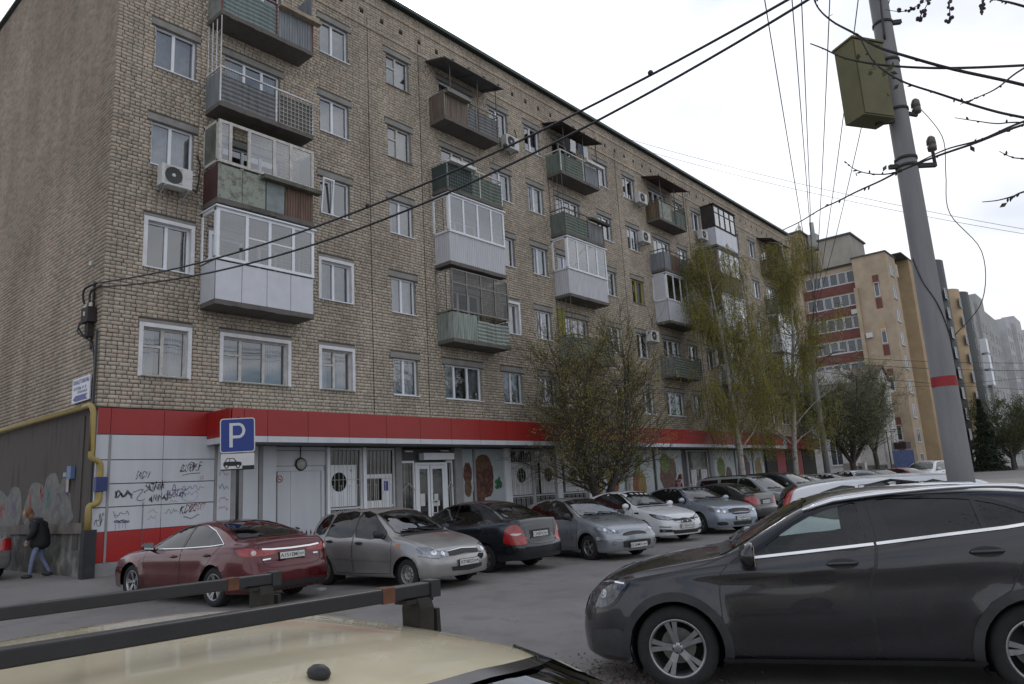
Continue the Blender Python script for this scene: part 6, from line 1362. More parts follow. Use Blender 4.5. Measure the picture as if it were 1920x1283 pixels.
    if S.get('interior'):
        xd = c.x0-S['dash']; zd = c.belt(S['dash'])-.05
        it.prism([(-.05,.30),(.45,.30),(.45,zd-.16),(.30,zd-.03),(.05,zd),(-.05,zd-.02)], (xd-.45, -yw*.8, 0), (1,0,0), (0,0,1), -W*.8, 0)
        it.prism([(-.02,0),(.34,0),(.30,.07),(.1,.10),(0,.05)], (xd-.42, yw*.28, zd-.04), (1,0,0), (0,0,1), -.34, 0)
        for ys, ss in ((yw*.42, S['dash']+.85), (-yw*.42, S['dash']+.85), (yw*.42, S['dash']+1.75), (-yw*.42, S['dash']+1.75)):
            x = c.x0-ss
            it.tube(smooth2([(x+.42,ys,.46),(x+.1,ys,.43),(x-.08,ys,.50),(x-.14,ys,.72),(x-.24,ys,1.02)], 3), [.12]+[.16]*4+[.17]*4+[.16]*3+[.13], 10, 1)
            it.tube([(x-.24,ys,1.0),(x-.27,ys,1.12)], .03, 6, 1); it.ball((x-.28,ys,1.18), .12, 10, 1, (.5,1,.75))
        wc = Vector((xd-.38, yw*.42, zd-.02)); wa = Vector((-.85,0,.45)).normalized(); wu = Vector((0,1,0)); wv = wa.cross(wu)
        it.tube([wc+(wu*math.cos(t)+wv*math.sin(t))*.185 for t in [2*math.pi*k/24 for k in range(25)]], .017, 8, 0, False)
        for t in (0, math.pi, -math.pi/2): it.bar(wc, wc+(wu*math.cos(t)+wv*math.sin(t))*.18, .035, .02)
        it.ball(wc, .06, 8); it.bar(wc, wc-wa*.3, .07)
        if S.get('cabin'):
            for sg in (1,-1): it.box((c.x0-S['dash']-2.3, sg*yw*.80-.02, .3), (xd-.1, sg*yw*.80+.02, c.beltmid-.07))
        it.build('cabin', [S.get('cabinmat', CABIN), SEATM], root, True)
    # --- wheels
    for s in axles:
        for sg in (1,-1):
            x, y = c.x0-s, sg*(yw-S['tw']/2-S.get('inset', .035)); wheel(root, x, y, c.R, S['tw'], sg, S['rim'], S.get('rimr', .62), S.get('steer', 0) if s == axles[0] else 0)
    # --- mirrors
    if S.get('mirror'):
        ms, mz = S['mirror']; mm = S.get('mirmat', PM)
        for sg in (1,-1):
            a, n = c.hit(c.P(ms, sg*yw, mz), (0,-sg,0)); k = S.get('mirk', 1.0)
            mb = MB(); ct = a+Vector((-.01, sg*.14*k, .055))
            mb.ball(ct, .115*k, 14, 0, (.62, 1.02, .72)); mb.v = [(min(p[0], 1e9) if p[0] > ct.x-.035 else ct.x-.035, p[1], p[2]) for p in mb.v]
            o = mb.build('mirror', mm, root, True)
            st = MB(); st.tube([a-n*.02+Vector((0,0,-.01)), ct+Vector((0,-sg*.03,-.05))], [.045*k,.03*k], 8); st.build('mirror_stalk', PLASTIC, o, True)
            g = MB(); g.box((ct.x-.040, ct.y-.09*k, ct.z-.06*k), (ct.x-.036, ct.y+.09*k, ct.z+.06*k)); g.build('mirror_glass', CHROME, o, True)
    # --- patches: (name, pts, dir, material, mirrored?, offset)
    for e in S['bits']:
        nm, kind, pts, d, m = e[:5]; off = e[5] if len(e) > 5 else .004; two = e[6] if len(e) > 6 else True; wd = e[7] if len(e) > 7 else .02
        for sg in ((1,-1) if two else (1,)):
            q = [(p[0], p[1]*sg, p[2]) for p in pts]; dd = (d[0], d[1]*sg, d[2])
            if kind == 'p': put(nm, c.patch(q, dd, off, .07), m)
            elif kind == 's': put(nm, c.patch(smooth2(q, 4, True), dd, off, .07), m)
            elif kind == 'r': put(nm, c.ribbon(q, dd, wd, off, .05), m)
            elif kind == 'rc': put(nm, c.ribbon(smooth2(q, 4), dd, wd, off, .05), m)
            elif kind == 'disc':
                h, n_ = c.hit(c.P(*q[0]), dd); mb = MB(); mb.lathe([(0,.012),(wd*.6,.012),(wd*.95,.004),(wd,off)], h, n_, 16); mb.build(nm, m, root, True)
    # --- arch cladding
    if S.get('clad'):
        for s in axles:
            for sg in (1,-1):
                q = [(s+(ra+S['clad']*.5)*math.cos(t), sg*yw, c.R+(ra+S['clad']*.5)*math.sin(t)) for t in [math.pi*(-.14+1.28*k/24) for k in range(25)]]
                put('arch_trim', c.ribbon(q, (0,-sg,0), S['clad'], .012, .05), S.get('cladm', PLASTIC))
    # --- plates
    for d, ps, pz, txt in S.get('plates', []):
        h, n = c.hit(c.P(L if d > 0 else ps, 0, pz), (d,0,0)); n = Vector((-d, 0, S.get('ptilt', 0))).normalized()
        u = Vector((0,-d if d > 0 else 1,0)); u = Vector((0, 1 if d < 0 else -1, 0)); u = Vector((0,0,1)).cross(n).normalized(); v = n.cross(u)
        ct = h+n*.012
        mb = MB(); mb.obox(ct, (u, v, n), (.27,.062,.008), 1); mb.obox(ct+n*.004, (u, v, n), (.258,.054,.008), 0)
        o = mb.build('number_plate', [PLATEM, PLATET], root, True)
        if txt:
            tb = MB(); a, b = txt
            text(tb, a, ct+n*.0135-v*.032-u*.075, u, v, .064, .35, bold=.012); text(tb, b, ct+n*.0135-v*.018+u*.185, u, v, .046, .10, bold=.012); text(tb, 'RUS', ct+n*.0135-v*.046+u*.185, u, v, .018, .06)
            tb.bar(ct+n*.0132+u*.118-v*.05, ct+n*.0132+u*.118+v*.05, .005, .001, 0, up=tuple(n))
            tb.build('plate_lettering', PLATET, o, True)
    c.root = root; c.put = put
    return c
def wheel(root, x, y, r, tw, sg, rim, rr, steer=0):
    w_ = bpy.data.objects.new('wheel', None)
    mb = MB(); ax = Vector((math.sin(steer)*-sg*0, sg, 0)); ct = Vector((x, y, r)); h = tw/2; ri = r*rr
    if steer: ax = Matrix.Rotation(steer, 3, 'Z') @ ax
    mb.lathe([(ri*.98,-h*.9),(r*.86,-h),(r*.955,-h*.92),(r,-h*.7),(r,h*.7),(r*.955,h*.92),(r*.86,h*1.0),(r*.74,h*1.02),(ri*1.02,h*.93),(ri*.97,h*.80)], ct, ax, 40)
    o = mb.build('wheel', RUBBER, root, True)
    rb = MB(); u = Vector((0,0,1)); v = ax.cross(u).normalized()
    rb.lathe([(ri*1.01,h*.93),(ri*.97,h*.96),(ri*.92,h*.86),(ri*.9,h*.3),(ri*.88,-h*.6)], ct, ax, 40)
    rb.lathe([(0,-h*.35),(ri*.62,-h*.35)], ct, ax, 28, 1); rb.lathe([(0,-h*.6),(ri*.9,-h*.6)], ct, ax, 28, 2)
    kind, ns = rim
    P3 = lambda rad, t, d_: ct+ax*d_+(u*math.cos(t)+v*math.sin(t))*rad
    if kind == 'steel':
        rb.lathe([(0,h*.5),(ri*.14,h*.52),(ri*.2,h*.42),(ri*.42,h*.40),(ri*.5,h*.62),(ri*.62,h*.66),(ri*.72,h*.5),(ri*.9,h*.42)], ct, ax, 36)
        for k in range(ns):
            t = 2*math.pi*k/ns; rb.cyl(P3(ri*.62, t, h*.60), P3(ri*.62, t, h*.69), ri*.075, 8, 2)
    else:
        for k in range(ns):
            t0 = 2*math.pi*k/ns+.2
            offs = (0,) if kind == 'single' else (-.17, .17)
            for of in offs:
                wd = ri*(.15 if kind == 'single' else .085); 
                prof = [(ri*.16, h*.62, wd*.9), (ri*.5, h*.74, wd*.8), (ri*.94, h*.84, wd*(1.25 if kind == 'single' else 1.15))]
                vs = []
                for rad, d_, w2 in prof:
                    ta = t0+of*(1 if rad > ri*.3 else 1.6)*(.9 if rad > ri*.8 else .8)
                    tn = (-u*math.sin(ta)+v*math.cos(ta)); c_ = P3(rad, ta, d_)
                    vs += [c_-tn*w2, c_+tn*w2, c_+tn*w2*.8-ax*h*.35, c_-tn*w2*.8-ax*h*.35]
                fs = []
                for i in (0, 1):
                    a = i*4
                    for j in range(4): fs.append((a+j, a+(j+1) % 4, a+4+(j+1) % 4, a+4+j))
                rb.add(vs, fs)
        rb.lathe([(0,h*.70),(ri*.12,h*.70),(ri*.2,h*.64),(ri*.22,h*.3)], ct, ax, 20)
        for k in range(5): t = 2*math.pi*k/5+.5; rb.cyl(P3(ri*.165, t, h*.62), P3(ri*.165, t, h*.70), ri*.03, 6, 2)
    rb.build('rim', [STEEL if kind == 'steel' else ALLOY, STEEL, UNDER], o, True)
    bpy.data.objects.remove(w_)
    return o
def bump(z, zc, wd): return math.exp(-((z-zc)/wd)**2)
SPEC = {}
# --- grey compact crossover in the foreground (seen from its left side)
def gla_sculpt(s, z):
    d = 0
    zc = .945                       # upper crease: shadow falls under it
    if .75 < s < 4.1: d -= .020*max(0, min(1, (zc-z)/.05))*max(0, 1-(zc-z)/.42)*min(1, (s-.75)/.5)*min(1, (4.1-s)/.5)
    zl = .47+.115*max(0, (s-2.2)/.9)                   # lower crease rising to the rear
    if 1.2 < s < 3.4: d -= .016*max(0, min(1, (zl-z)/.03))*max(0, 1-(zl-z)/.3)*min(1, (s-1.2)/.4)*min(1, (3.4-s)/.35)
    for a in (.90, 3.60):
        r = math.hypot(s-a, z-.345); d += .022*math.exp(-((r-.43)/.07)**2)
    return d
SPEC['gla'] = dict(L=4.417, W=1.804, H=1.60, wb=2.70, fo=.90, R=.345, tw=.235, rimr=.69, rim=('double',5), gap=.05, sill=.25, fz=.24, rz=.32, step=.05, seal=.036, ptilt=0,
    paint=paint('graphite_paint', (.026,.025,.030), .45, .28, .14), sculpt=gla_sculpt, clad=.075, cladm=mat('grey_cladding', (.03,.03,.032), .6, var=.25, vscale=9), glass=TINTCLEAR, see=1, cutdoors=True, vis=1, interior=True, cabin=True, dash=1.42, gapw=.010, roofw=.66,
    top=[(0,.70),(.012,.74),(.05,.80),(.14,.865),(.30,.92),(.7,1.01),(1.10,1.075),(1.34,1.115),(1.42,1.15),(1.75,1.34),(2.08,1.505),(2.35,1.57),(2.75,1.60),(3.3,1.59),(3.8,1.545),(4.02,1.49),(4.10,1.44),(4.24,1.24),(4.33,1.12),(4.39,1.03),(4.417,.85)],
    belt=[(0,.64),(.1,.75),(.3,.86),(.8,.945),(1.3,1.005),(1.9,1.065),(2.6,1.135),(3.3,1.205),(3.8,1.265),(4.1,1.23),(4.35,1.0),(4.417,.82)],
    plan=[(0,.40),(.03,.50),(.10,.63),(.25,.80),(.45,.915),(.65,.97),(.95,1.0),(1.5,.985),(2.4,.985),(3.4,1.0),(3.9,.985),(4.2,.95),(4.35,.88),(4.417,.76)], bulge=.05,
    side=[(0,.92),(.05,.965),(.18,.985),(.42,1.0),(.70,.998),(.90,.975),(1,.945)],
    windows=[dict(p=[(1.60,1.085),(1.68,1.16),(1.95,1.33),(2.18,1.435),(2.36,1.48),(2.49,1.495),(2.50,1.38),(2.52,1.165),(2.2,1.13)], n=2, g=CLEAR),
             dict(p=[(2.68,1.185),(2.65,1.35),(2.62,1.51),(2.9,1.515),(3.25,1.50),(3.48,1.455),(3.64,1.39),(3.76,1.31),(3.5,1.265),(3.1,1.225)], n=2)],
    ws_s=1.6, ws=[(.60,1.14),(.66,1.175),(.60,1.33),(.535,1.465),(.3,1.505),(.1,1.515)], rw_s=4.15, rw=[(.55,1.27),(.56,1.31),(.48,1.43),(.2,1.45)], rwglass=TINTCLEAR,
    doors=[dict(p=[(1.315,.96),(1.295,.78),(1.30,.60),(1.34,.42),(1.42,.315),(1.55,.285),(2.44,.285),(2.475,.34),(2.455,.6),(2.47,.86),(2.53,1.0),(2.56,1.14),(2.54,1.515),(2.25,1.49),(2.0,1.40),(1.70,1.215),(1.42,1.05)], h=(2.29,1.015)),
           dict(p=[(2.49,.34),(2.53,.285),(3.05,.285),(3.14,.36),(3.18,.52),(3.30,.70),(3.46,.80),(3.55,.95),(3.68,1.22),(3.80,1.30),(3.66,1.405),(3.48,1.475),(3.25,1.52),(2.9,1.535),(2.555,1.525),(2.575,1.14),(2.545,1.0),(2.482,.86),(2.467,.6)], h=(3.34,1.085))],
    hl=.115, hr=.042, mirror=(1.56,1.06), mirk=1.3,
    bits=[('chrome_strip','r',[(1.52,.9,1.065),(1.9,.9,1.10),(2.55,.9,1.16)],(0,-1,0),CHROME,.010,True,.024),('chrome_strip','r',[(2.57,.9,1.162),(3.1,.9,1.218),(3.5,.9,1.258),(3.8,.9,1.30)],(0,-1,0),CHROME,.010,True,.024),
          ('quarter_bar','r',[(3.36,.9,1.25),(3.34,.9,1.49)],(0,-1,0),GLOSSBLACK,.006,True,.035),
          ('mirror_corner','p',[(1.50,.9,1.06),(1.70,.9,1.085),(1.71,.9,1.20),(1.62,.9,1.15)],(0,-1,0),GLOSSBLACK,.005),
          ('pillar_trim','p',[(2.50,.9,1.155),(2.56,.9,1.16),(2.54,.9,1.515),(2.47,.9,1.505)],(0,-1,0),GLOSSBLACK,.005),('pillar_trim','p',[(2.575,.9,1.165),(2.69,.9,1.18),(2.64,.9,1.515),(2.555,.9,1.52)],(0,-1,0),GLOSSBLACK,.005),
          ('headlight_frame','s',[(.06,.66,.72),(.07,.78,.865),(.24,.88,.905),(.47,.9,.90),(.42,.9,.80),(.28,.9,.68),(.12,.75,.64)],(-.50,-.86,0),GLOSSBLACK,.004),
          ('headlight','s',[(.07,.66,.73),(.09,.78,.855),(.24,.88,.890),(.44,.9,.885),(.38,.9,.80),(.26,.9,.695),(.13,.75,.655)],(-.50,-.86,0),mat('smoked_headlamp',(.10,.10,.11),.07,.5,var=.5,vscale=22),.007),
          ('headlight_lens','disc',[(.20,.80,.78)],(-.55,-.83,0),LAMPGLASS,.008,True,.045),('headlight_strip','rc',[(.13,.75,.86),(.26,.88,.882),(.42,.9,.876)],(-.5,-.86,0),CHROME,.010,True,.014),
          ('sill_trim','r',[(1.3,.9,.265),(2.2,.9,.26),(3.2,.9,.265)],(0,-1,0),mat('grey_cladding'),.014,True,.075),
          ('bumper_trim','p',[(.02,.72,.26),(.03,.72,.46),(.35,.9,.50),(.48,.9,.46),(.46,.9,.26)],(-.5,-.86,0),mat('grey_cladding'),.004),
          ('bonnet_gap','rc',[(.16,.70,.88),(.45,.83,.94),(.9,.86,1.0),(1.2,.84,1.07),(1.40,.76,1.13)],(0,-.62,-.78),PLASTIC,.0015,True,.010),
          ('grille','s',[(0,.32,.54),(0,.34,.64),(0,.30,.73),(0,0,.75),(0,-.30,.73),(0,-.34,.64),(0,-.32,.54),(0,0,.51)],(-1,0,0),PLASTIC,.004,False),
          ('cowl','p',[(1.33,.68,1.2),(1.43,.66,1.2),(1.39,0,1.2),(1.28,0,1.2)],(0,0,-1),PLASTIC,.005),
          ('tail_light','s',[(4.3,.6,1.0),(4.25,.85,1.14),(4.0,.9,1.17),(4.1,.9,1.0)],(.5,-.86,0),REDLAMP,.005)],
    plates=[])
# --- red saloon, tail to the camera
SPEC['maz'] = dict(L=4.865, W=1.84, H=1.45, wb=2.83, fo=.945, R=.335, tw=.225, rimr=.67, rim=('double',5), sill=.20, rz=.25, seal=.022, cutdoors=True, vis=1, see=1, glass=TINTCLEAR, interior=True, dash=1.55,
    paint=paint('ruby_paint', (.085,.0025,.006), .25, .22, .10), roofw=.60,
    sculpt=lambda s, z: -.012*bump(z,.62,.12)*(1 if 1.3 < s < 3.6 else 0)+sum(.020*math.exp(-((math.hypot(s-a, z-.335)-.41)/.07)**2) for a in (.945,3.775)),
    top=[(0,.60),(.015,.66),(.06,.73),(.18,.80),(.5,.88),(1.0,.95),(1.32,.985),(1.42,1.01),(1.9,1.23),(2.25,1.375),(2.6,1.435),(2.9,1.45),(3.3,1.425),(3.7,1.34),(4.0,1.235),(4.24,1.135),(4.32,1.115),(4.6,1.105),(4.72,1.11),(4.76,1.085),(4.82,.95),(4.865,.74)],
    belt=[(0,.55),(.1,.68),(.4,.80),(1.3,.905),(2.3,.945),(3.4,.985),(4.2,1.03),(4.6,1.02),(4.75,.98),(4.865,.70)],
    tail=[(.1,.10),(.28,.03),(.45,0),(.58,.0),(.66,.035),(.8,.055),(.95,.05),(1.1,.10)],
    windows=[dict(p=[(1.62,.965),(1.75,1.05),(2.05,1.21),(2.35,1.325),(2.66,1.365),(2.66,.98)], n=2),dict(p=[(2.74,.985),(2.72,1.37),(3.1,1.355),(3.5,1.26),(3.80,1.14),(3.98,1.055),(3.6,1.02)], n=2)],
    ws_s=1.6, ws=[(.60,1.03),(.66,1.06),(.58,1.25),(.52,1.36),(.2,1.40)], rw_s=4.0, rw=[(.60,1.14),(.62,1.17),(.55,1.29),(.46,1.385),(.2,1.405)],
    doors=[dict(p=[(1.42,.90),(1.40,.5),(1.46,.30),(2.66,.28),(2.70,.6),(2.70,.99),(2.69,1.38),(2.3,1.33),(1.95,1.18),(1.6,.99)], h=(2.48,.84)),dict(p=[(2.72,.6),(2.68,.28),(3.30,.30),(3.42,.52),(3.62,.72),(3.78,.9),(3.98,1.05),(3.8,1.16),(3.5,1.275),(3.1,1.37),(2.71,1.385),(2.72,.99)], h=(3.58,.87))],
    mirror=(1.66,.97),
    bits=[('chrome_trim','r',[(1.60,.9,.962),(2.7,.9,.985),(3.6,.9,1.022),(4.02,.9,1.058)],(0,-1,0),CHROME,.008,True,.014),('chrome_trim','r',[(4.02,.9,1.058),(3.80,.9,1.155),(3.5,.9,1.275),(3.1,.9,1.372),(2.7,.9,1.388)],(0,-1,0),CHROME,.008,True,.012),
      ('door_pillar','p',[(2.65,.9,.985),(2.75,.9,.985),(2.73,.9,1.37),(2.65,.9,1.37)],(0,-1,0),GLOSSBLACK,.005),
      ('tail_light','s',[(4.86,.44,.855),(4.86,.45,.93),(4.8,.7,.965),(4.65,.9,.985),(4.45,.9,.965),(4.52,.9,.90),(4.7,.85,.85)],(.72,-.7,0),REDLAMP,.005),
      ('tail_lens','disc',[(4.72,.72,.905)],(.75,-.66,0),CLEARLAMP,.006,True,.045),('tail_lens','disc',[(4.8,.58,.905)],(.9,-.43,0),REDLAMP,.006,True,.045),
      ('chrome_bar','r',[(4.86,.60,.955),(4.86,.40,.938),(4.86,0,.93),(4.86,-.40,.938),(4.86,-.60,.955)],(1,0,0),CHROME,.012,False,.028),
      ('boot_gap','rc',[(4.86,.66,1.06),(4.86,.62,.86),(4.86,.52,.66),(4.86,0,.64),(4.86,-.52,.66),(4.86,-.62,.86),(4.86,-.66,1.06)],(1,0,0),PLASTIC,.002,False,.010),
      ('bumper_valance','p',[(4.86,.78,.20),(4.86,.80,.34),(4.86,.3,.39),(4.86,-.3,.39),(4.86,-.80,.34),(4.86,-.78,.20)],(1,0,0),PLASTIC,.004,False),
      ('model_badge','r',[(4.86,.60,.78),(4.86,.44,.785)],(1,0,0),CHROME,.006,False,.022),('trim_badge','r',[(4.86,-.46,.80),(4.86,-.56,.80)],(1,0,0),CHROME,.006,False,.022),
      ('headlight','s',[(.06,.55,.66),(.1,.75,.74),(.35,.9,.79),(.5,.9,.78),(.3,.9,.70),(.1,.7,.62)],(-.6,-.8,0),LAMPGLASS),
      ('fuel_flap','r',[(4.0,.9,.80),(4.0,.9,.93),(4.12,.9,.93),(4.12,.9,.80),(4.0,.9,.80)],(0,1,0),PLASTIC,.002,False,.006)],
    plates=[(1,0,.815,('A151EM','164'))], ptilt=.1)
# --- silver hatchback, nose to the camera
SPEC['kal'] = dict(L=3.95, W=1.70, H=1.50, wb=2.47, fo=.74, R=.283, tw=.175, rimr=.60, rim=('steel',10), sill=.21, fz=.23, rz=.30, cutdoors=True, vis=-1, see=1, glass=TINTCLEAR, interior=True, dash=1.30, roofw=.66, inset=.045,
    paint=paint('silver_paint', (.34,.33,.32), .6, .36, .14),
    sculpt=lambda s, z: sum(.018*math.exp(-((math.hypot(s-a, z-.283)-.36)/.06)**2) for a in (.74,3.21)),
    top=[(0,.60),(.012,.645),(.05,.70),(.15,.765),(.4,.855),(.75,.93),(.98,.975),(1.08,1.0),(1.4,1.20),(1.75,1.405),(2.0,1.47),(2.4,1.50),(2.9,1.495),(3.35,1.46),(3.58,1.40),(3.68,1.33),(3.82,1.05),(3.88,.95),(3.93,.80),(3.95,.62)],
    belt=[(0,.55),(.1,.64),(.4,.78),(.95,.905),(1.8,.945),(3.0,.985),(3.6,1.01),(3.85,.92),(3.95,.6)],
    tail=[(.1,.08),(.3,.02),(.45,0),(.6,.03),(.8,.04),(1.1,.04)],
    windows=[dict(p=[(1.33,.975),(1.55,1.16),(1.80,1.345),(1.92,1.40),(2.24,1.42),(2.22,.965)], n=2),dict(p=[(2.34,.97),(2.34,1.425),(2.8,1.42),(3.02,1.395),(3.15,1.01),(3.1,.99)], n=2),dict(p=[(3.26,1.03),(3.14,1.38),(3.35,1.36),(3.50,1.24),(3.56,1.06)], n=2)],
    ws_s=1.4, ws=[(.58,1.005),(.66,1.04),(.62,1.2),(.545,1.39),(.2,1.43)], rw_s=3.75, rw=[(.58,1.02),(.58,1.1),(.50,1.36),(.2,1.38)],
    doors=[dict(p=[(1.14,.9),(1.12,.55),(1.16,.29),(2.22,.27),(2.27,.6),(2.28,.97),(2.29,1.43),(1.90,1.42),(1.5,1.15),(1.25,.96)], h=(2.08,.845)),dict(p=[(2.29,.6),(2.26,.27),(2.78,.28),(2.86,.42),(3.05,.62),(3.18,.8),(3.2,1.0),(3.08,1.40),(2.8,1.435),(2.31,1.435),(2.30,.97)], h=(3.02,.875))],
    hm=PLASTIC, mirror=(1.38,.965), mirmat=PLASTIC,
    bits=[('headlight','s',[(.04,.42,.60),(.04,.45,.665),(.10,.62,.735),(.22,.80,.775),(.40,.85,.77),(.36,.85,.68),(.2,.78,.60),(.08,.6,.575)],(-.75,-.66,0),LAMPGLASS,.006),
      ('headlight_lens','disc',[(.14,.68,.665)],(-.75,-.66,0),CHROME,.007,True,.055),('headlight_lens','disc',[(.07,.53,.645)],(-.85,-.5,0),CHROME,.007,True,.048),
      ('grille','p',[(0,.40,.595),(0,.41,.665),(0,0,.695),(0,-.41,.665),(0,-.40,.595),(0,0,.615)],(-1,0,0),PLASTIC,.004,False),
      ('grille_bar','r',[(0,.41,.672),(0,0,.70),(0,-.41,.672)],(-1,0,0),CHROME,.006,False,.016),
      ('bumper_mouth','p',[(0,.40,.33),(0,.42,.40),(0,-.42,.40),(0,-.40,.33),(0,0,.30)],(-1,0,0),PLASTIC,.004,False),
      ('bumper_break','p',[(0,.50,.50),(0,.52,.56),(0,.36,.575),(0,.30,.53),(0,.42,.46)],(-.9,.43,0),UNDER,.005,False),
      ('side_marker','s',[(1.0,.85,.80),(1.0,.85,.835),(.90,.85,.835),(.90,.85,.80)],(0,-1,0),AMBER,.006),
      ('bumper_seam','r',[(.40,.85,.62),(.25,.85,.605),(.05,.6,.56)],(-.4,-.9,0),PLASTIC,.002,True,.008),
      ('side_moulding','r',[(1.15,.85,.53),(2.2,.85,.54),(3.0,.85,.56)],(0,-1,0),paint('silver_paint',None),.010,True,.03),
      ('cowl','p',[(1.0,.66,1.1),(1.1,.64,1.1),(1.06,0,1.1),(.98,0,1.1)],(0,0,-1),PLASTIC,.005),
      ('tail_light','s',[(3.9,.6,.7),(3.88,.75,1.02),(3.7,.85,1.05),(3.75,.85,.72)],(.6,-.8,0),REDLAMP)],
    plates=[(-1,0,.46,('X778EO','64'))])
# --- black saloon, tail to the camera
SPEC['ave'] = dict(L=4.31, W=1.71, H=1.505, wb=2.48, fo=.86, R=.292, tw=.185, rimr=.63, rim=('single',5), sill=.19, rz=.27, seal=.022, cutdoors=True, vis=1, see=1, glass=TINTCLEAR, interior=True, dash=1.40, roofw=.62, cabinmat=CABIN,
    paint=paint('black_paint', (.014,.015,.019), .2, .24, .25),
    top=[(0,.62),(.012,.67),(.05,.74),(.2,.82),(.6,.92),(1.0,.99),(1.15,1.02),(1.25,1.05),(1.6,1.26),(1.95,1.43),(2.3,1.495),(2.6,1.505),(3.0,1.47),(3.4,1.355),(3.7,1.20),(3.86,1.115),(3.94,1.10),(4.15,1.105),(4.22,1.09),(4.27,.96),(4.31,.7)],
    belt=[(0,.56),(.1,.68),(.4,.82),(1.2,.93),(2.4,.97),(3.4,1.01),(3.9,1.04),(4.2,1.0),(4.31,.66)],
    tail=[(.1,.10),(.28,.03),(.42,0),(.56,.0),(.60,.05),(.8,.06),(1.0,.05),(1.12,.08)],
    windows=[dict(p=[(1.45,1.0),(1.75,1.21),(2.05,1.375),(2.38,1.42),(2.38,.99)], n=2, g=CLEAR),dict(p=[(2.46,.995),(2.46,1.425),(2.8,1.405),(3.05,1.32),(3.30,1.10),(3.3,1.04)], n=2)],
    ws_s=1.5, ws=[(.58,1.06),(.62,1.1),(.55,1.3),(.5,1.41),(.2,1.45)], rw_s=3.6, rw=[(.57,1.125),(.60,1.16),(.53,1.34),(.46,1.43),(.2,1.45)],
    doors=[dict(p=[(1.26,.93),(1.24,.5),(1.3,.28),(2.38,.27),(2.42,.6),(2.42,1.0),(2.42,1.435),(2.0,1.38),(1.6,1.14),(1.4,.98)], h=(2.22,.88)),dict(p=[(2.44,.6),(2.40,.27),(2.86,.28),(2.97,.45),(3.2,.68),(3.32,.85),(3.38,1.05),(3.1,1.33),(2.82,1.42),(2.44,1.44),(2.44,1.0)], h=(3.16,.91))],
    mirror=(1.5,1.0),
    bits=[('tail_light','s',[(4.27,.50,.60),(4.24,.56,.80),(4.2,.66,.955),(4.12,.76,.985),(4.0,.85,.90),(3.92,.85,.66),(4.0,.85,.60),(4.2,.7,.58)],(.70,-.71,0),REDLAMP,.006),
      ('tail_lens','s',[(4.24,.62,.80),(4.14,.72,.815),(4.05,.78,.80),(4.14,.70,.765)],(.70,-.71,0),CLEARLAMP,.010),
      ('boot_gap','rc',[(4.3,.55,1.04),(4.3,.50,.80),(4.3,.44,.60),(4.3,0,.57),(4.3,-.44,.60),(4.3,-.50,.80),(4.3,-.55,1.04)],(1,0,0),PLASTIC,.002,False,.010),
      ('plate_recess','p',[(4.3,.34,.68),(4.3,.36,.86),(4.3,-.36,.86),(4.3,-.34,.68)],(1,0,0),PLASTIC,.003,False),
      ('bumper_seam','r',[(4.3,.7,.565),(4.25,.80,.575),(4.0,.85,.58),(3.8,.85,.58)],(.5,-.86,0),PLASTIC,.002,True,.008),
      ('headlight','s',[(.06,.5,.66),(.1,.7,.78),(.4,.85,.84),(.35,.85,.72),(.1,.65,.62)],(-.6,-.8,0),LAMPGLASS)],
    plates=[(1,0,.765,('C345PX','164'))])
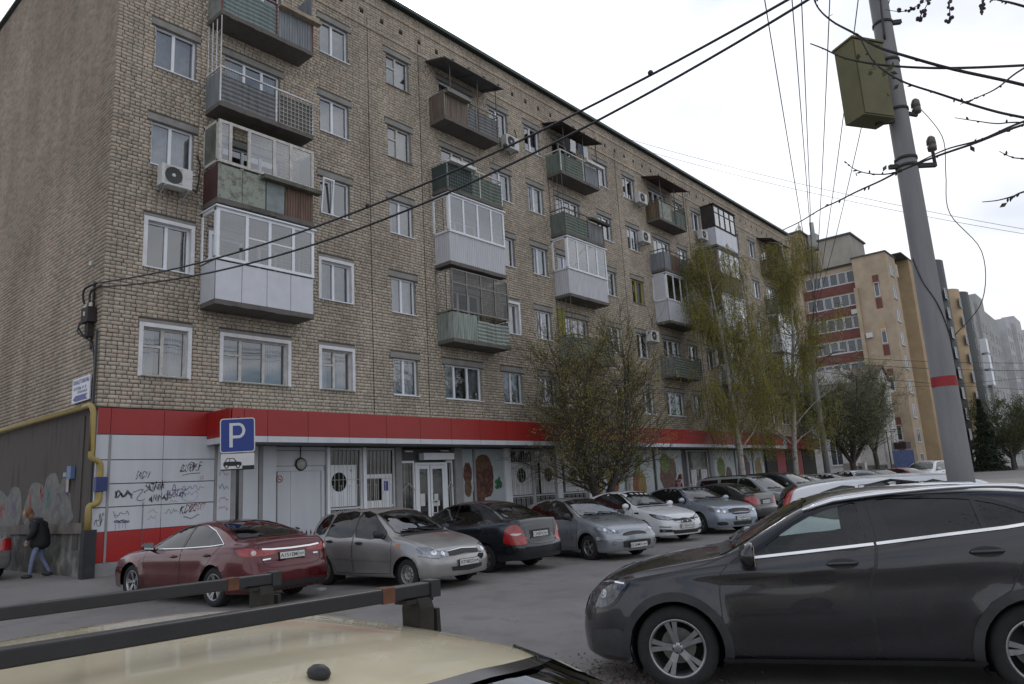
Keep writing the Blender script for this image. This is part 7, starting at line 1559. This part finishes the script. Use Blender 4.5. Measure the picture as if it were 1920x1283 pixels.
# --- small silver three-door hatchback, nose to the camera
SPEC['peu'] = dict(L=3.83, W=1.66, H=1.435, wb=2.44, fo=.78, R=.288, tw=.18, rimr=.62, rim=('single',5), sill=.19, fz=.20, rz=.28, cutdoors=True, vis=-1, see=1, glass=CLEAR, interior=True, dash=1.30, roofw=.63,
    paint=paint('cool_silver_paint', (.29,.31,.335), .6, .32, .10),
    sculpt=lambda s, z: sum(.022*math.exp(-((math.hypot(s-a, z-.288)-.37)/.06)**2) for a in (.78,3.22)),
    top=[(0,.56),(.012,.60),(.05,.66),(.16,.735),(.45,.84),(.8,.92),(1.02,.965),(1.12,.99),(1.5,1.20),(1.85,1.365),(2.1,1.42),(2.4,1.435),(2.9,1.405),(3.3,1.33),(3.45,1.28),(3.60,1.05),(3.70,.95),(3.80,.80),(3.83,.6)],
    belt=[(0,.50),(.1,.60),(.4,.76),(1.0,.89),(1.8,.93),(2.8,.975),(3.4,1.01),(3.7,.9),(3.83,.56)],
    windows=[dict(p=[(1.36,.965),(1.6,1.13),(1.88,1.295),(2.1,1.345),(2.40,1.35),(2.42,.965)], n=2),dict(p=[(2.50,.97),(2.48,1.35),(2.8,1.33),(3.05,1.25),(3.2,1.10),(3.15,1.02),(2.9,.985)], n=2)],
    ws_s=1.4, ws=[(.58,1.0),(.64,1.03),(.58,1.2),(.52,1.345),(.2,1.38)], rw_s=3.5, rw=[(.55,1.06),(.55,1.12),(.48,1.26),(.2,1.29)],
    doors=[dict(p=[(1.16,.88),(1.14,.5),(1.2,.28),(2.42,.27),(2.46,.6),(2.46,.97),(2.44,1.36),(2.1,1.36),(1.6,1.15),(1.3,.95)], h=(2.28,.83))],
    mirror=(1.40,.945), mirmat=PLASTIC,
    bits=[('headlight','s',[(.08,.36,.60),(.13,.52,.665),(.28,.68,.735),(.50,.80,.79),(.50,.84,.745),(.32,.80,.665),(.16,.66,.60),(.09,.48,.575)],(-.6,-.6,-.53),LAMPGLASS,.006),
      ('headlight_lens','disc',[(.26,.70,.68)],(-.6,-.6,-.53),CHROME,.007,True,.045),('headlight_lens','disc',[(.15,.54,.625)],(-.7,-.5,-.5),CHROME,.007,True,.045),
      ('grille','s',[(0,.34,.545),(0,.32,.60),(0,0,.63),(0,-.32,.60),(0,-.34,.545),(0,0,.56)],(-1,0,0),PLASTIC,.004,False),
      ('bumper_strip','rc',[(.35,.85,.50),(.1,.7,.505),(0,.5,.505),(0,0,.50),(0,-.5,.505),(.1,-.7,.505),(.35,-.85,.50)],(-1,0,0),paint('cool_silver_paint',None),.020,False,.07),
      ('bumper_mouth','s',[(0,.36,.28),(0,.42,.36),(0,.36,.43),(0,-.36,.43),(0,-.42,.36),(0,-.36,.28)],(-1,0,0),PLASTIC,.004,False),
      ('fog_lamp','disc',[(.08,.62,.37)],(-.85,-.5,0),LAMPGLASS,.006,True,.055),('bonnet_vent','p',[(.86,.50,1),(.98,.50,1),(.95,.26,1),(.86,.28,1)],(0,0,-1),PLASTIC,.004),
      ('side_moulding','r',[(1.16,.85,.50),(2.4,.85,.51)],(0,-1,0),paint('cool_silver_paint',None),.010,True,.05),
      ('cowl','p',[(1.04,.64,1.1),(1.14,.62,1.1),(1.10,0,1.1),(1.02,0,1.1)],(0,0,-1),PLASTIC,.005)],
    plates=[(-1,0,.325,('E530MX','64'))])
# --- white saloon, nose to the camera
SPEC['kia'] = dict(L=4.37, W=1.70, H=1.47, wb=2.57, fo=.85, R=.30, tw=.185, rimr=.63, rim=('single',7), sill=.18, fz=.20, rz=.28, cutdoors=True, vis=-1, glass=TINT, roofw=.62,
    paint=paint('white_paint', (.64,.65,.67), .0, .3, .06),
    sculpt=lambda s, z: sum(.018*math.exp(-((math.hypot(s-a, z-.30)-.38)/.06)**2) for a in (.85,3.42)),
    top=[(0,.60),(.012,.65),(.05,.715),(.18,.79),(.5,.875),(.95,.955),(1.15,.99),(1.25,1.015),(1.65,1.23),(2.0,1.395),(2.3,1.455),(2.6,1.47),(3.0,1.445),(3.45,1.34),(3.8,1.18),(3.95,1.115),(4.2,1.09),(4.28,1.06),(4.34,.9),(4.37,.68)],
    belt=[(0,.55),(.1,.66),(.4,.79),(1.2,.915),(2.4,.965),(3.5,1.01),(4.1,1.03),(4.28,.95),(4.37,.64)],
    windows=[dict(p=[(1.42,.985),(1.7,1.16),(2.02,1.325),(2.4,1.385),(2.42,.98)], n=2),dict(p=[(2.46,.985),(2.44,1.385),(2.85,1.375),(3.2,1.275),(3.5,1.11),(3.4,1.03)], n=2)],
    ws_s=1.5, ws=[(.60,1.03),(.66,1.06),(.58,1.26),(.52,1.38),(.2,1.42)], rw_s=3.7, rw=[(.56,1.15),(.6,1.18),(.5,1.36),(.2,1.4)],
    doors=[dict(p=[(1.28,.9),(1.26,.5),(1.32,.28),(2.40,.27),(2.44,.6),(2.44,1.4),(2.0,1.34),(1.6,1.12),(1.38,.96)], h=(2.24,.86)),dict(p=[(2.46,.6),(2.42,.27),(2.95,.28),(3.05,.46),(3.3,.7),(3.44,.9),(3.5,1.1),(3.2,1.29),(2.85,1.39),(2.46,1.4)], h=(3.22,.9))],
    mirror=(1.46,.98),
    bits=[('headlight','s',[(.05,.40,.625),(.06,.46,.69),(.2,.66,.755),(.42,.80,.80),(.55,.85,.82),(.42,.85,.745),(.22,.80,.665),(.09,.6,.615)],(-.7,-.68,-.2),GLOSSBLACK,.005),
      ('headlight_inner','s',[(.06,.42,.64),(.07,.47,.68),(.2,.66,.74),(.40,.80,.785),(.38,.83,.745),(.21,.78,.68),(.09,.6,.63)],(-.7,-.68,-.2),LAMPGLASS,.009),
      ('grille','s',[(0,.36,.56),(0,.40,.66),(0,.2,.645),(0,0,.66),(0,-.2,.645),(0,-.40,.66),(0,-.36,.56),(0,0,.525)],(-1,0,0),GLOSSBLACK,.005,False),
      ('bumper_mouth','p',[(0,.46,.24),(0,.56,.36),(0,.35,.34),(0,-.35,.34),(0,-.56,.36),(0,-.46,.24)],(-1,0,0),PLASTIC,.004,False),
      ('bumper_slot','r',[(.2,.82,.455),(.05,.5,.435)],(-.7,-.7,0),PLASTIC,.005,True,.025),('fog_housing','p',[(.2,.82,.30),(.2,.82,.39),(.03,.5,.37),(.03,.48,.29)],(-.7,-.7,0),PLASTIC,.004),
      ('fog_lamp','disc',[(.13,.70,.345)],(-.7,-.7,0),LAMPGLASS,.007,True,.045),
      ('wing_vent','p',[(1.0,.85,.80),(1.2,.85,.815),(1.2,.85,.85),(1.02,.85,.85)],(0,-1,0),GLOSSBLACK,.004),
      ('cowl','p',[(1.16,.66,1.1),(1.27,.64,1.1),(1.22,0,1.1),(1.12,0,1.1)],(0,0,-1),PLASTIC,.005)],
    plates=[(-1,0,.45,('K796AO','64'))])
# --- blue-silver liftback, nose to the camera
SPEC['okt'] = dict(L=4.57, W=1.77, H=1.46, wb=2.58, fo=.93, R=.32, tw=.195, rimr=.64, rim=('single',5), sill=.19, fz=.20, rz=.28, cutdoors=True, vis=-1, glass=TINT, roofw=.62, step=.08,
    paint=paint('ice_silver_paint', (.31,.35,.41), .55, .32, .08),
    sculpt=lambda s, z: sum(.015*math.exp(-((math.hypot(s-a, z-.32)-.40)/.06)**2) for a in (.93,3.51)),
    top=[(0,.64),(.012,.69),(.05,.75),(.18,.82),(.5,.89),(1.0,.965),(1.25,1.0),(1.35,1.025),(1.7,1.22),(2.05,1.385),(2.4,1.45),(2.7,1.46),(3.2,1.43),(3.7,1.30),(4.15,1.11),(4.3,1.06),(4.45,1.04),(4.52,.9),(4.57,.68)],
    belt=[(0,.58),(.1,.70),(.4,.82),(1.3,.92),(2.4,.955),(3.6,.99),(4.2,1.0),(4.45,.93),(4.57,.64)],
    windows=[dict(p=[(1.55,.98),(1.8,1.14),(2.1,1.315),(2.45,1.375),(2.45,.97)], n=2),dict(p=[(2.58,.975),(2.58,1.38),(3.0,1.37),(3.4,1.28),(3.62,1.14),(3.6,1.03)], n=2)],
    ws_s=1.6, ws=[(.62,1.04),(.68,1.07),(.6,1.26),(.54,1.37),(.2,1.41)], rw_s=3.8, rw=[(.56,1.15),(.6,1.18),(.5,1.34),(.2,1.39)],
    doors=[dict(p=[(1.38,.91),(1.36,.5),(1.42,.28),(2.46,.27),(2.50,.6),(2.51,1.39),(2.1,1.34),(1.7,1.12),(1.5,.97)], h=(2.32,.86)),dict(p=[(2.53,.6),(2.48,.27),(3.02,.28),(3.12,.46),(3.35,.7),(3.5,.9),(3.66,1.1),(3.4,1.30),(3.0,1.385),(2.53,1.39)], h=(3.32,.89))],
    mirror=(1.58,.98),
    bits=[('headlight','s',[(.05,.46,.625),(.05,.50,.70),(.16,.68,.755),(.36,.84,.79),(.46,.88,.785),(.38,.88,.70),(.2,.80,.635),(.08,.6,.61)],(-.72,-.67,-.1),LAMPGLASS,.006),
      ('headlight_lens','disc',[(.18,.72,.69)],(-.75,-.66,0),CHROME,.007,True,.05),('headlight_lens','disc',[(.09,.57,.665)],(-.85,-.5,0),CHROME,.007,True,.045),
      ('grille','s',[(0,.34,.58),(0,.42,.72),(0,0,.745),(0,-.42,.72),(0,-.34,.58),(0,0,.565)],(-1,0,0),GLOSSBLACK,.005,False),('grille_surround','rc',[(0,.43,.725),(0,.2,.752),(0,0,.756),(0,-.2,.752),(0,-.43,.725)],(-1,0,0),CHROME,.008,False,.022),
      ('bumper_mouth','p',[(0,.36,.25),(0,.38,.36),(0,-.38,.36),(0,-.36,.25)],(-1,0,0),PLASTIC,.004,False),('bumper_side_vent','s',[(.16,.80,.27),(.16,.80,.36),(.05,.56,.36),(.04,.52,.27)],(-.7,-.7,0),PLASTIC,.004),
      ('cowl','p',[(1.27,.68,1.1),(1.37,.66,1.1),(1.32,0,1.1),(1.22,0,1.1)],(0,0,-1),PLASTIC,.005)],
    plates=[(-1,0,.46,('T760PH','64'))])
# --- dark grey saloon, tail to the camera
SPEC['gen'] = dict(SPEC['ave'], L=4.50, W=1.725, H=1.445, wb=2.60, fo=.90, R=.305, rimr=.62, see=0, glass=TINT, cutdoors=False, interior=False, step=.08,
    paint=paint('dark_grey_paint', (.05,.05,.052), .45, .3, .15),
    top=[(0,.62),(.012,.67),(.05,.74),(.2,.80),(.6,.88),(1.1,.95),(1.3,.98),(1.4,1.01),(1.8,1.23),(2.1,1.375),(2.5,1.435),(2.8,1.445),(3.2,1.405),(3.6,1.28),(3.9,1.125),(4.02,1.075),(4.3,1.065),(4.4,1.05),(4.45,.94),(4.5,.68)],
    belt=[(0,.56),(.1,.68),(.4,.78),(1.3,.89),(2.4,.935),(3.5,.975),(4.1,1.0),(4.4,.97),(4.5,.64)],
    windows=[dict(p=[(1.62,.96),(1.9,1.15),(2.2,1.32),(2.5,1.365),(2.5,.955)], n=2),dict(p=[(2.58,.96),(2.58,1.37),(2.95,1.345),(3.25,1.245),(3.5,1.06),(3.5,1.0)], n=2)],
    ws_s=1.7, ws=[(.58,1.02),(.62,1.06),(.55,1.24),(.5,1.35),(.2,1.40)], rw_s=3.7, rw=[(.57,1.09),(.60,1.12),(.53,1.29),(.46,1.37),(.2,1.395)],
    doors=[dict(p=[(1.42,.89),(1.40,.5),(1.46,.28),(2.50,.27),(2.54,.6),(2.54,1.375),(2.15,1.33),(1.75,1.1),(1.55,.94)], h=(2.36,.84)),dict(p=[(2.56,.6),(2.52,.27),(3.0,.28),(3.12,.45),(3.35,.68),(3.5,.85),(3.55,1.02),(3.28,1.25),(2.97,1.36),(2.56,1.38)], h=(3.34,.87))],
    bits=[('tail_light','s',[(4.46,.50,.68),(4.44,.58,.90),(4.36,.76,.95),(4.15,.88,.93),(4.2,.88,.74),(4.36,.76,.68)],(.72,-.69,0),REDLAMP,.006),
      ('boot_gap','rc',[(4.5,.55,1.0),(4.5,.50,.80),(4.5,.44,.60),(4.5,0,.57),(4.5,-.44,.60),(4.5,-.50,.80),(4.5,-.55,1.0)],(1,0,0),PLASTIC,.002,False,.010),
      ('plate_recess','p',[(4.5,.36,.66),(4.5,.38,.85),(4.5,-.38,.85),(4.5,-.36,.66)],(1,0,0),PLASTIC,.003,False)],
    plates=[(1,0,.75,('T081CX','64'))])
# --- silver tall estate, nose to the camera
SPEC['lar'] = dict(L=4.47, W=1.75, H=1.63, wb=2.90, fo=.80, R=.305, tw=.185, rimr=.6, rim=('single',5), sill=.2, fz=.22, rz=.3, glass=TINT, roofw=.74, step=.09,
    paint=paint('estate_silver_paint', (.36,.38,.40), .5, .34, .08),
    top=[(0,.66),(.012,.72),(.05,.80),(.18,.87),(.5,.95),(.9,1.02),(1.05,1.05),(1.12,1.08),(1.45,1.34),(1.75,1.545),(2.0,1.60),(2.5,1.63),(3.6,1.62),(4.2,1.59),(4.32,1.54),(4.40,1.2),(4.44,.9),(4.47,.65)],
    belt=[(0,.58),(.1,.74),(.4,.88),(1.1,.98),(2.4,1.01),(3.6,1.03),(4.3,1.03),(4.42,.9),(4.47,.6)],
    tail=[(.1,.05),(.3,.01),(.45,0),(1.6,.02)],
    windows=[dict(p=[(1.36,1.03),(1.6,1.24),(1.8,1.43),(1.95,1.49),(2.24,1.51),(2.24,1.03)], n=2),dict(p=[(2.36,1.035),(2.36,1.515),(3.10,1.515),(3.12,1.05)], n=1),dict(p=[(3.28,1.06),(3.26,1.51),(4.05,1.49),(4.12,1.1)], n=1)],
    ws_s=1.4, ws=[(.62,1.08),(.68,1.11),(.64,1.35),(.6,1.52),(.2,1.56)],
    doors=[dict(p=[(1.2,.95),(1.18,.5),(1.24,.3),(2.26,.29),(2.3,.6),(2.3,1.53),(1.92,1.51),(1.6,1.28),(1.32,1.0)], h=(2.12,.92)),dict(p=[(2.32,.6),(2.28,.29),(3.05,.3),(3.15,.6),(3.18,1.52),(2.32,1.53)], h=(3.0,.94))],
    mirror=(1.4,1.03), mirmat=PLASTIC,
    bits=[('headlight','s',[(.05,.44,.66),(.05,.48,.78),(.2,.72,.86),(.4,.86,.87),(.34,.86,.74),(.12,.66,.65)],(-.75,-.66,0),LAMPGLASS,.006),
      ('grille','p',[(0,.42,.62),(0,.42,.74),(0,0,.78),(0,-.42,.74),(0,-.42,.62)],(-1,0,0),PLASTIC,.004,False),
      ('bumper_mouth','p',[(0,.5,.3),(0,.5,.42),(0,-.5,.42),(0,-.5,.3)],(-1,0,0),PLASTIC,.004,False)],
    plates=[(-1,0,.5,None)])
def variant(base, paintm, name=None, **k): return dict(SPEC[base], paint=paintm, cutdoors=False, see=0, interior=False, step=.10, glass=TINT, **k)
# --- white sport-utility car with tall tail lamps
SPEC['crv'] = dict(L=4.53, W=1.82, H=1.68, wb=2.62, fo=.92, R=.345, tw=.225, rimr=.62, rim=('single',5), sill=.26, fz=.3, rz=.36, glass=TINT, roofw=.70, step=.07, seal=.024,
    paint=paint('white_paint'),
    top=[(0,.74),(.012,.80),(.06,.90),(.2,.98),(.6,1.06),(1.0,1.11),(1.15,1.15),(1.5,1.38),(1.85,1.58),(2.15,1.65),(2.6,1.68),(3.4,1.665),(3.9,1.61),(4.12,1.55),(4.18,1.50),(4.34,1.12),(4.44,.98),(4.50,.85),(4.53,.65)],
    belt=[(0,.66),(.1,.82),(.4,.95),(1.1,1.04),(2.2,1.07),(3.3,1.12),(4.0,1.18),(4.3,1.05),(4.53,.6)],
    tail=[(.1,.10),(.3,.03),(.5,0),(.7,.02),(1.0,.04),(1.6,.03)],
    windows=[dict(p=[(1.42,1.10),(1.7,1.28),(1.98,1.47),(2.25,1.54),(2.5,1.555),(2.5,1.10)], n=2),dict(p=[(2.6,1.105),(2.58,1.56),(3.2,1.55),(3.3,1.14)], n=2),dict(p=[(3.40,1.16),(3.34,1.54),(3.65,1.51),(3.85,1.42),(3.98,1.25),(3.9,1.20)], n=2)],
    ws_s=1.5, ws=[(.62,1.16),(.68,1.19),(.63,1.4),(.57,1.57),(.2,1.61)], rw_s=4.2, rw=[(.56,1.17),(.58,1.2),(.5,1.48),(.2,1.5)],
    doors=[dict(p=[(1.3,1.0),(1.28,.6),(1.36,.36),(2.48,.35),(2.54,.7),(2.54,1.57),(2.2,1.55),(1.7,1.3),(1.38,1.07)], h=(2.32,.98)),dict(p=[(2.56,.7),(2.52,.35),(3.0,.36),(3.14,.6),(3.32,.8),(3.36,1.1),(3.28,1.56),(2.56,1.57)], h=(3.18,1.02))],
    mirror=(1.46,1.1), clad=.06,
    bits=[('tail_light','s',[(4.50,.70,.80),(4.42,.78,.84),(4.28,.80,1.15),(4.14,.72,1.50),(4.20,.66,1.53),(4.32,.68,1.20),(4.46,.66,.98)],(.72,-.69,0),REDLAMP,.012),
      ('roof_spoiler','p',[(4.02,.56,1.6),(4.2,.52,1.6),(4.22,0,1.6),(4.05,0,1.6)],(0,0,-1),GLOSSBLACK,.02),
      ('roof_strip','rc',[(1.95,.60,1.7),(2.6,.60,1.7),(3.4,.60,1.7),(4.05,.57,1.7)],(0,-.35,-1),PLASTIC,.01,True,.04)],
    plates=[(1,0,.75,None)])
# ---------------------------------------------------------------- parked cars
GR = 'cars parked nose or tail to the kerb in front of the shops'
def park(kind, x, y, deg, label, name='parked_car', S=None, cat='car', grp=GR):
    return make_car(S or SPEC[kind], name, label, cat, (x, y), R(deg), grp)
def rails(c, m, s0, s1, yf=.60, h=.045, r=.016, n=5):
    for sg in (1,-1):
        pts = []
        for i in range(n*3+1):
            s = s0+(s1-s0)*i/(n*3); q, nn = c.hit(c.P(s, sg*c.W/2*yf, 3), (0,0,-1)); e = min(1, min(i, n*3-i)/2.0); pts.append(q+Vector((0,0,r*.6+h*e)))
        mb = MB(); mb.tube(pts, r, 8); mb.build('roof_rail', m, c.root, True)
park('maz', .76, -4.2, 94.3, 'dark red saloon parked tail out at the left end of the row, plate A151EM')
park('kal', 3.51, -6.36, -88.2, 'dusty silver hatchback with black door mirrors and a broken front bumper corner')
park('ave', 6.10, -5.95, 91.1, 'black saloon parked tail out between two silver hatchbacks')
park('peu', 9.05, -7.07, -104.7, 'small silver three-door hatchback next to the black saloon')
park('kia', 13.46, -5.95, -106.6, 'white saloon with black grille and swept back headlights')
park('okt', 16.30, -6.45, -111.9, 'pale blue silver liftback with five-spoke wheels, beside the white saloon')
park('gen', 19.3, -5.65, 84, 'dark grey saloon parked tail out beyond the blue silver liftback')
c = park('lar', 22.4, -5.9, -97, 'tall silver estate with black roof rails, partly behind the dark grey saloon'); rails(c, PLASTIC, 2.0, 4.0, .66)
park('x', 25.0, -6.2, -98, 'dark blue sport-utility car beyond the silver estate', S=variant('crv', paint('midnight_paint', (.03,.035,.05), .4, .25)))
park('x', 27.6, -6.5, -98, 'white saloon with white door mirrors, further along the row than the dark utility car', S=variant('kia', paint('cream_white_paint', (.58,.57,.55), .1, .3)))
park('x', 29.7, -6.9, -96, 'silver saloon seen only by its bright windscreen, between two white cars', S=variant('okt', paint('pale_silver_paint', (.42,.43,.45), .5, .3)))
park('x', 32.0, -7.4, -128, 'white hatchback standing more sideways near the far end of the row', S=variant('kal', paint('white_paint')))
park('x', 35.6, -7.4, -118, 'grey saloon beside the white hatchback at the far end of the row', S=variant('gen', paint('mid_grey_paint', (.12,.12,.12), .5, .3)))
park('x', 38.0, -8.1, -110, 'small bright red car at the far end of the row', S=variant('peu', paint('bright_red_paint', (.35,.015,.02), .2, .25)))
c = park('x', 44.8, -7.6, 172, 'white sport-utility car with dark roof rails crossing at the far end of the street', S=variant('crv', paint('white_paint')), grp=None)
park('x', -1.75, 4.3, 92, 'silver saloon at the left edge, parked beside the gable wall with red tail lights', S=variant('gen', paint('dusty_silver_paint', (.26,.255,.25), .5, .4, .2)), grp=None)
gla = make_car(SPEC['gla'], 'crossover_car', 'dark grey crossover with silver roof rails and chrome window line, nearest car at lower right', 'car', (.57, -16.02), R(114)); rails(gla, CHROME, 2.05, 3.95, .70, .028, .020)
make_car(SPEC['crv'], 'parked_car', 'white sport-utility car with tall red tail lamps, directly behind the grey crossover', 'car', (4.8, -16.15), R(-66))
SPEC['van'] = dict(SPEC['lar'], L=4.9, W=1.9, H=2.0, wb=3.0, fo=.95, R=.33, paint=paint('teal_van_paint', (.22,.30,.32), .5, .3), cutdoors=False, plates=[],
   top=[(0,.7),(.012,.8),(.05,.9),(.2,1.0),(.5,1.08),(.85,1.16),(1.0,1.2),(1.5,1.6),(1.85,1.85),(2.1,1.94),(2.6,2.0),(4.0,1.98),(4.6,1.93),(4.75,1.86),(4.84,1.4),(4.88,1.0),(4.9,.7)], belt=[(0,.62),(.1,.8),(.4,.98),(1.1,1.12),(2.4,1.16),(3.6,1.18),(4.7,1.16),(4.85,1.0),(4.9,.65)],
   windows=[dict(p=[(1.35,1.18),(1.65,1.45),(1.95,1.74),(2.5,1.82),(2.5,1.18)], n=2),dict(p=[(2.6,1.2),(2.6,1.83),(3.5,1.82),(3.5,1.2)], n=1),dict(p=[(3.6,1.21),(3.6,1.82),(4.5,1.78),(4.58,1.25)], n=1)], ws_s=1.5, ws=[(.70,1.2),(.78,1.23),(.74,1.5),(.68,1.85),(.2,1.9)], wsglass=TINT)
park('van', 11.0, -18.2, 120, 'pale teal van with dark windows, standing behind the white sport-utility car at the right edge', 'parked_van', cat='van', grp=None)
# cream car under the camera, seen only by its roof, rack and windscreen
SPEC['cream'] = dict(L=4.0, W=1.62, H=1.40, wb=2.46, fo=.78, R=.28, tw=.175, rimr=.6, rim=('steel',8), sill=.2, see=1, glass=TINTCLEAR, interior=True, dash=1.35, roofw=.735, step=.06,
   paint=mat('cream_paint', (.60,.535,.37), .22, .05, var=.10, vscale=2.5, coat=.6, rmod=.10),
   top=[(0,.66),(.02,.70),(.08,.76),(.3,.80),(.8,.86),(1.15,.90),(1.25,.93),(1.6,1.15),(1.92,1.325),(2.02,1.36),(2.4,1.392),(2.8,1.40),(3.2,1.385),(3.45,1.35),(3.55,1.30),(3.85,.95),(3.95,.85),(4.0,.6)],
   belt=[(0,.6),(.1,.7),(.4,.76),(1.2,.87),(2.4,.90),(3.5,.92),(3.9,.85),(4.0,.58)],
   windows=[dict(p=[(1.5,.93),(1.75,1.1),(2.0,1.26),(2.5,1.30),(2.5,.93)], n=1),dict(p=[(2.6,.93),(2.6,1.30),(3.2,1.28),(3.45,1.0),(3.4,.95)], n=1)],
   ws_s=1.6, ws=[(.60,.94),(.68,.97),(.62,1.2),(.585,1.325),(.3,1.345),(.1,1.35)], rw_s=3.7, rw=[(.55,1.0),(.58,1.05),(.52,1.3),(.2,1.33)],
   doors=[], bits=[('headlight','p',[(.02,.45,.58),(.02,.7,.58),(.02,.7,.70),(.02,.45,.70)],(-1,0,0),LAMPGLASS)])
ch = R(-90); cxy = (-5.90, -17.45)
cc = make_car(SPEC['cream'], 'cream_car', 'cream hatchback under the camera, seen from above with a black roof rack', 'car', cxy, ch, None, .03)
for sg in (1,-1):   # black drip rail along each roof edge
    pts = []
    for i in range(25):
        s = 1.98+1.5*i/24; q, nn = cc.hit(cc.P(s, sg*.64*(1 if s > 2.3 else 1-.05*(2.3-s)), 3), (0,0,-1)); pts.append(q+Vector((0,0,.006)))
    mb = MB(); mb.tube(pts, .014, 8); mb.build('drip_rail', PLASTIC, cc.root, True)
mb = MB(); q, nn = cc.hit(cc.P(2.16,.05,3), (0,0,-1)); mb.ball(tuple(q+Vector((0,0,.008))), .022, 10, 0, (1.3,.8,.7)); mb.build('aerial_base', PLASTIC, cc.root, True)
RACK = mat('rack_black', (.014,.014,.017), .42, var=.3, vscale=12); RUSTY = mat('rack_rust', (.11,.045,.025), .85, var=.4, vscale=20)
fr = thing('roof_rack', 'black steel two-bar roof rack clamped on the cream car', 'roof rack', (cxy[0], cxy[1], 1.4), ch)
for s, lz in ((2.51, 1.462), (3.26, 1.462)):
    x = cc.x0-s; sk = Matrix.Rotation(R(-6), 4, 'Z'); ctr_ = Vector((x, 0, lz-1.4))
    def turn(mb): mb.v = [tuple(ctr_+sk @ (Vector(p)-ctr_)) for p in mb.v]; return mb
    o = turn(MB().box((x-.020,-.66,lz-1.4),(x+.020,.60,lz-1.4+.034))).build('bar', RACK, fr, True); md = o.modifiers.new('b', 'BEVEL'); md.width = .004; md.segments = 2
    turn(MB().box((x-.024,.585,lz-1.404),(x+.024,.615,lz-1.4+.038))).build('end_cap', PLASTIC, o, True)
    turn(MB().box((x-.0215,.44,lz-1.4015),(x+.0215,.475,lz-1.4+.0352))).build('rust_patch', RUSTY, o, True)
    for sg in (1,-1):
        q, nn = cc.hit(cc.P(s, sg*.60, 3), (0,0,-1)); y = sg*.53; zb_ = q.z-1.4; xx = x+.105*y*-1*-1
        f = MB(); f.prism([(xx-.032,zb_-.012),(xx+.032,zb_-.012),(xx+.036,lz-1.425),(xx+.024,lz-1.401),(xx-.024,lz-1.401),(xx-.036,lz-1.425)], (0, y+.05, 0), (1,0,0), (0,0,1), .045)
        f.prism([(xx-.028,zb_-.03),(xx+.028,zb_-.03),(xx+.02,lz-1.435),(xx-.02,lz-1.435)], (0, y+(.085 if sg > 0 else -.045), 0), (1,0,0), (0,0,1), .012); f.cyl((xx,y+.09*sg,zb_+.03),(xx,y-.02*sg,zb_+.03),.007,8); f.box((xx-.024,y-.03,lz-1.412),(xx+.024,y+.06,lz-1.402)); f.build('foot', mat('foot_black', (.02,.017,.014), .8, var=.4, vscale=20), fr, True)
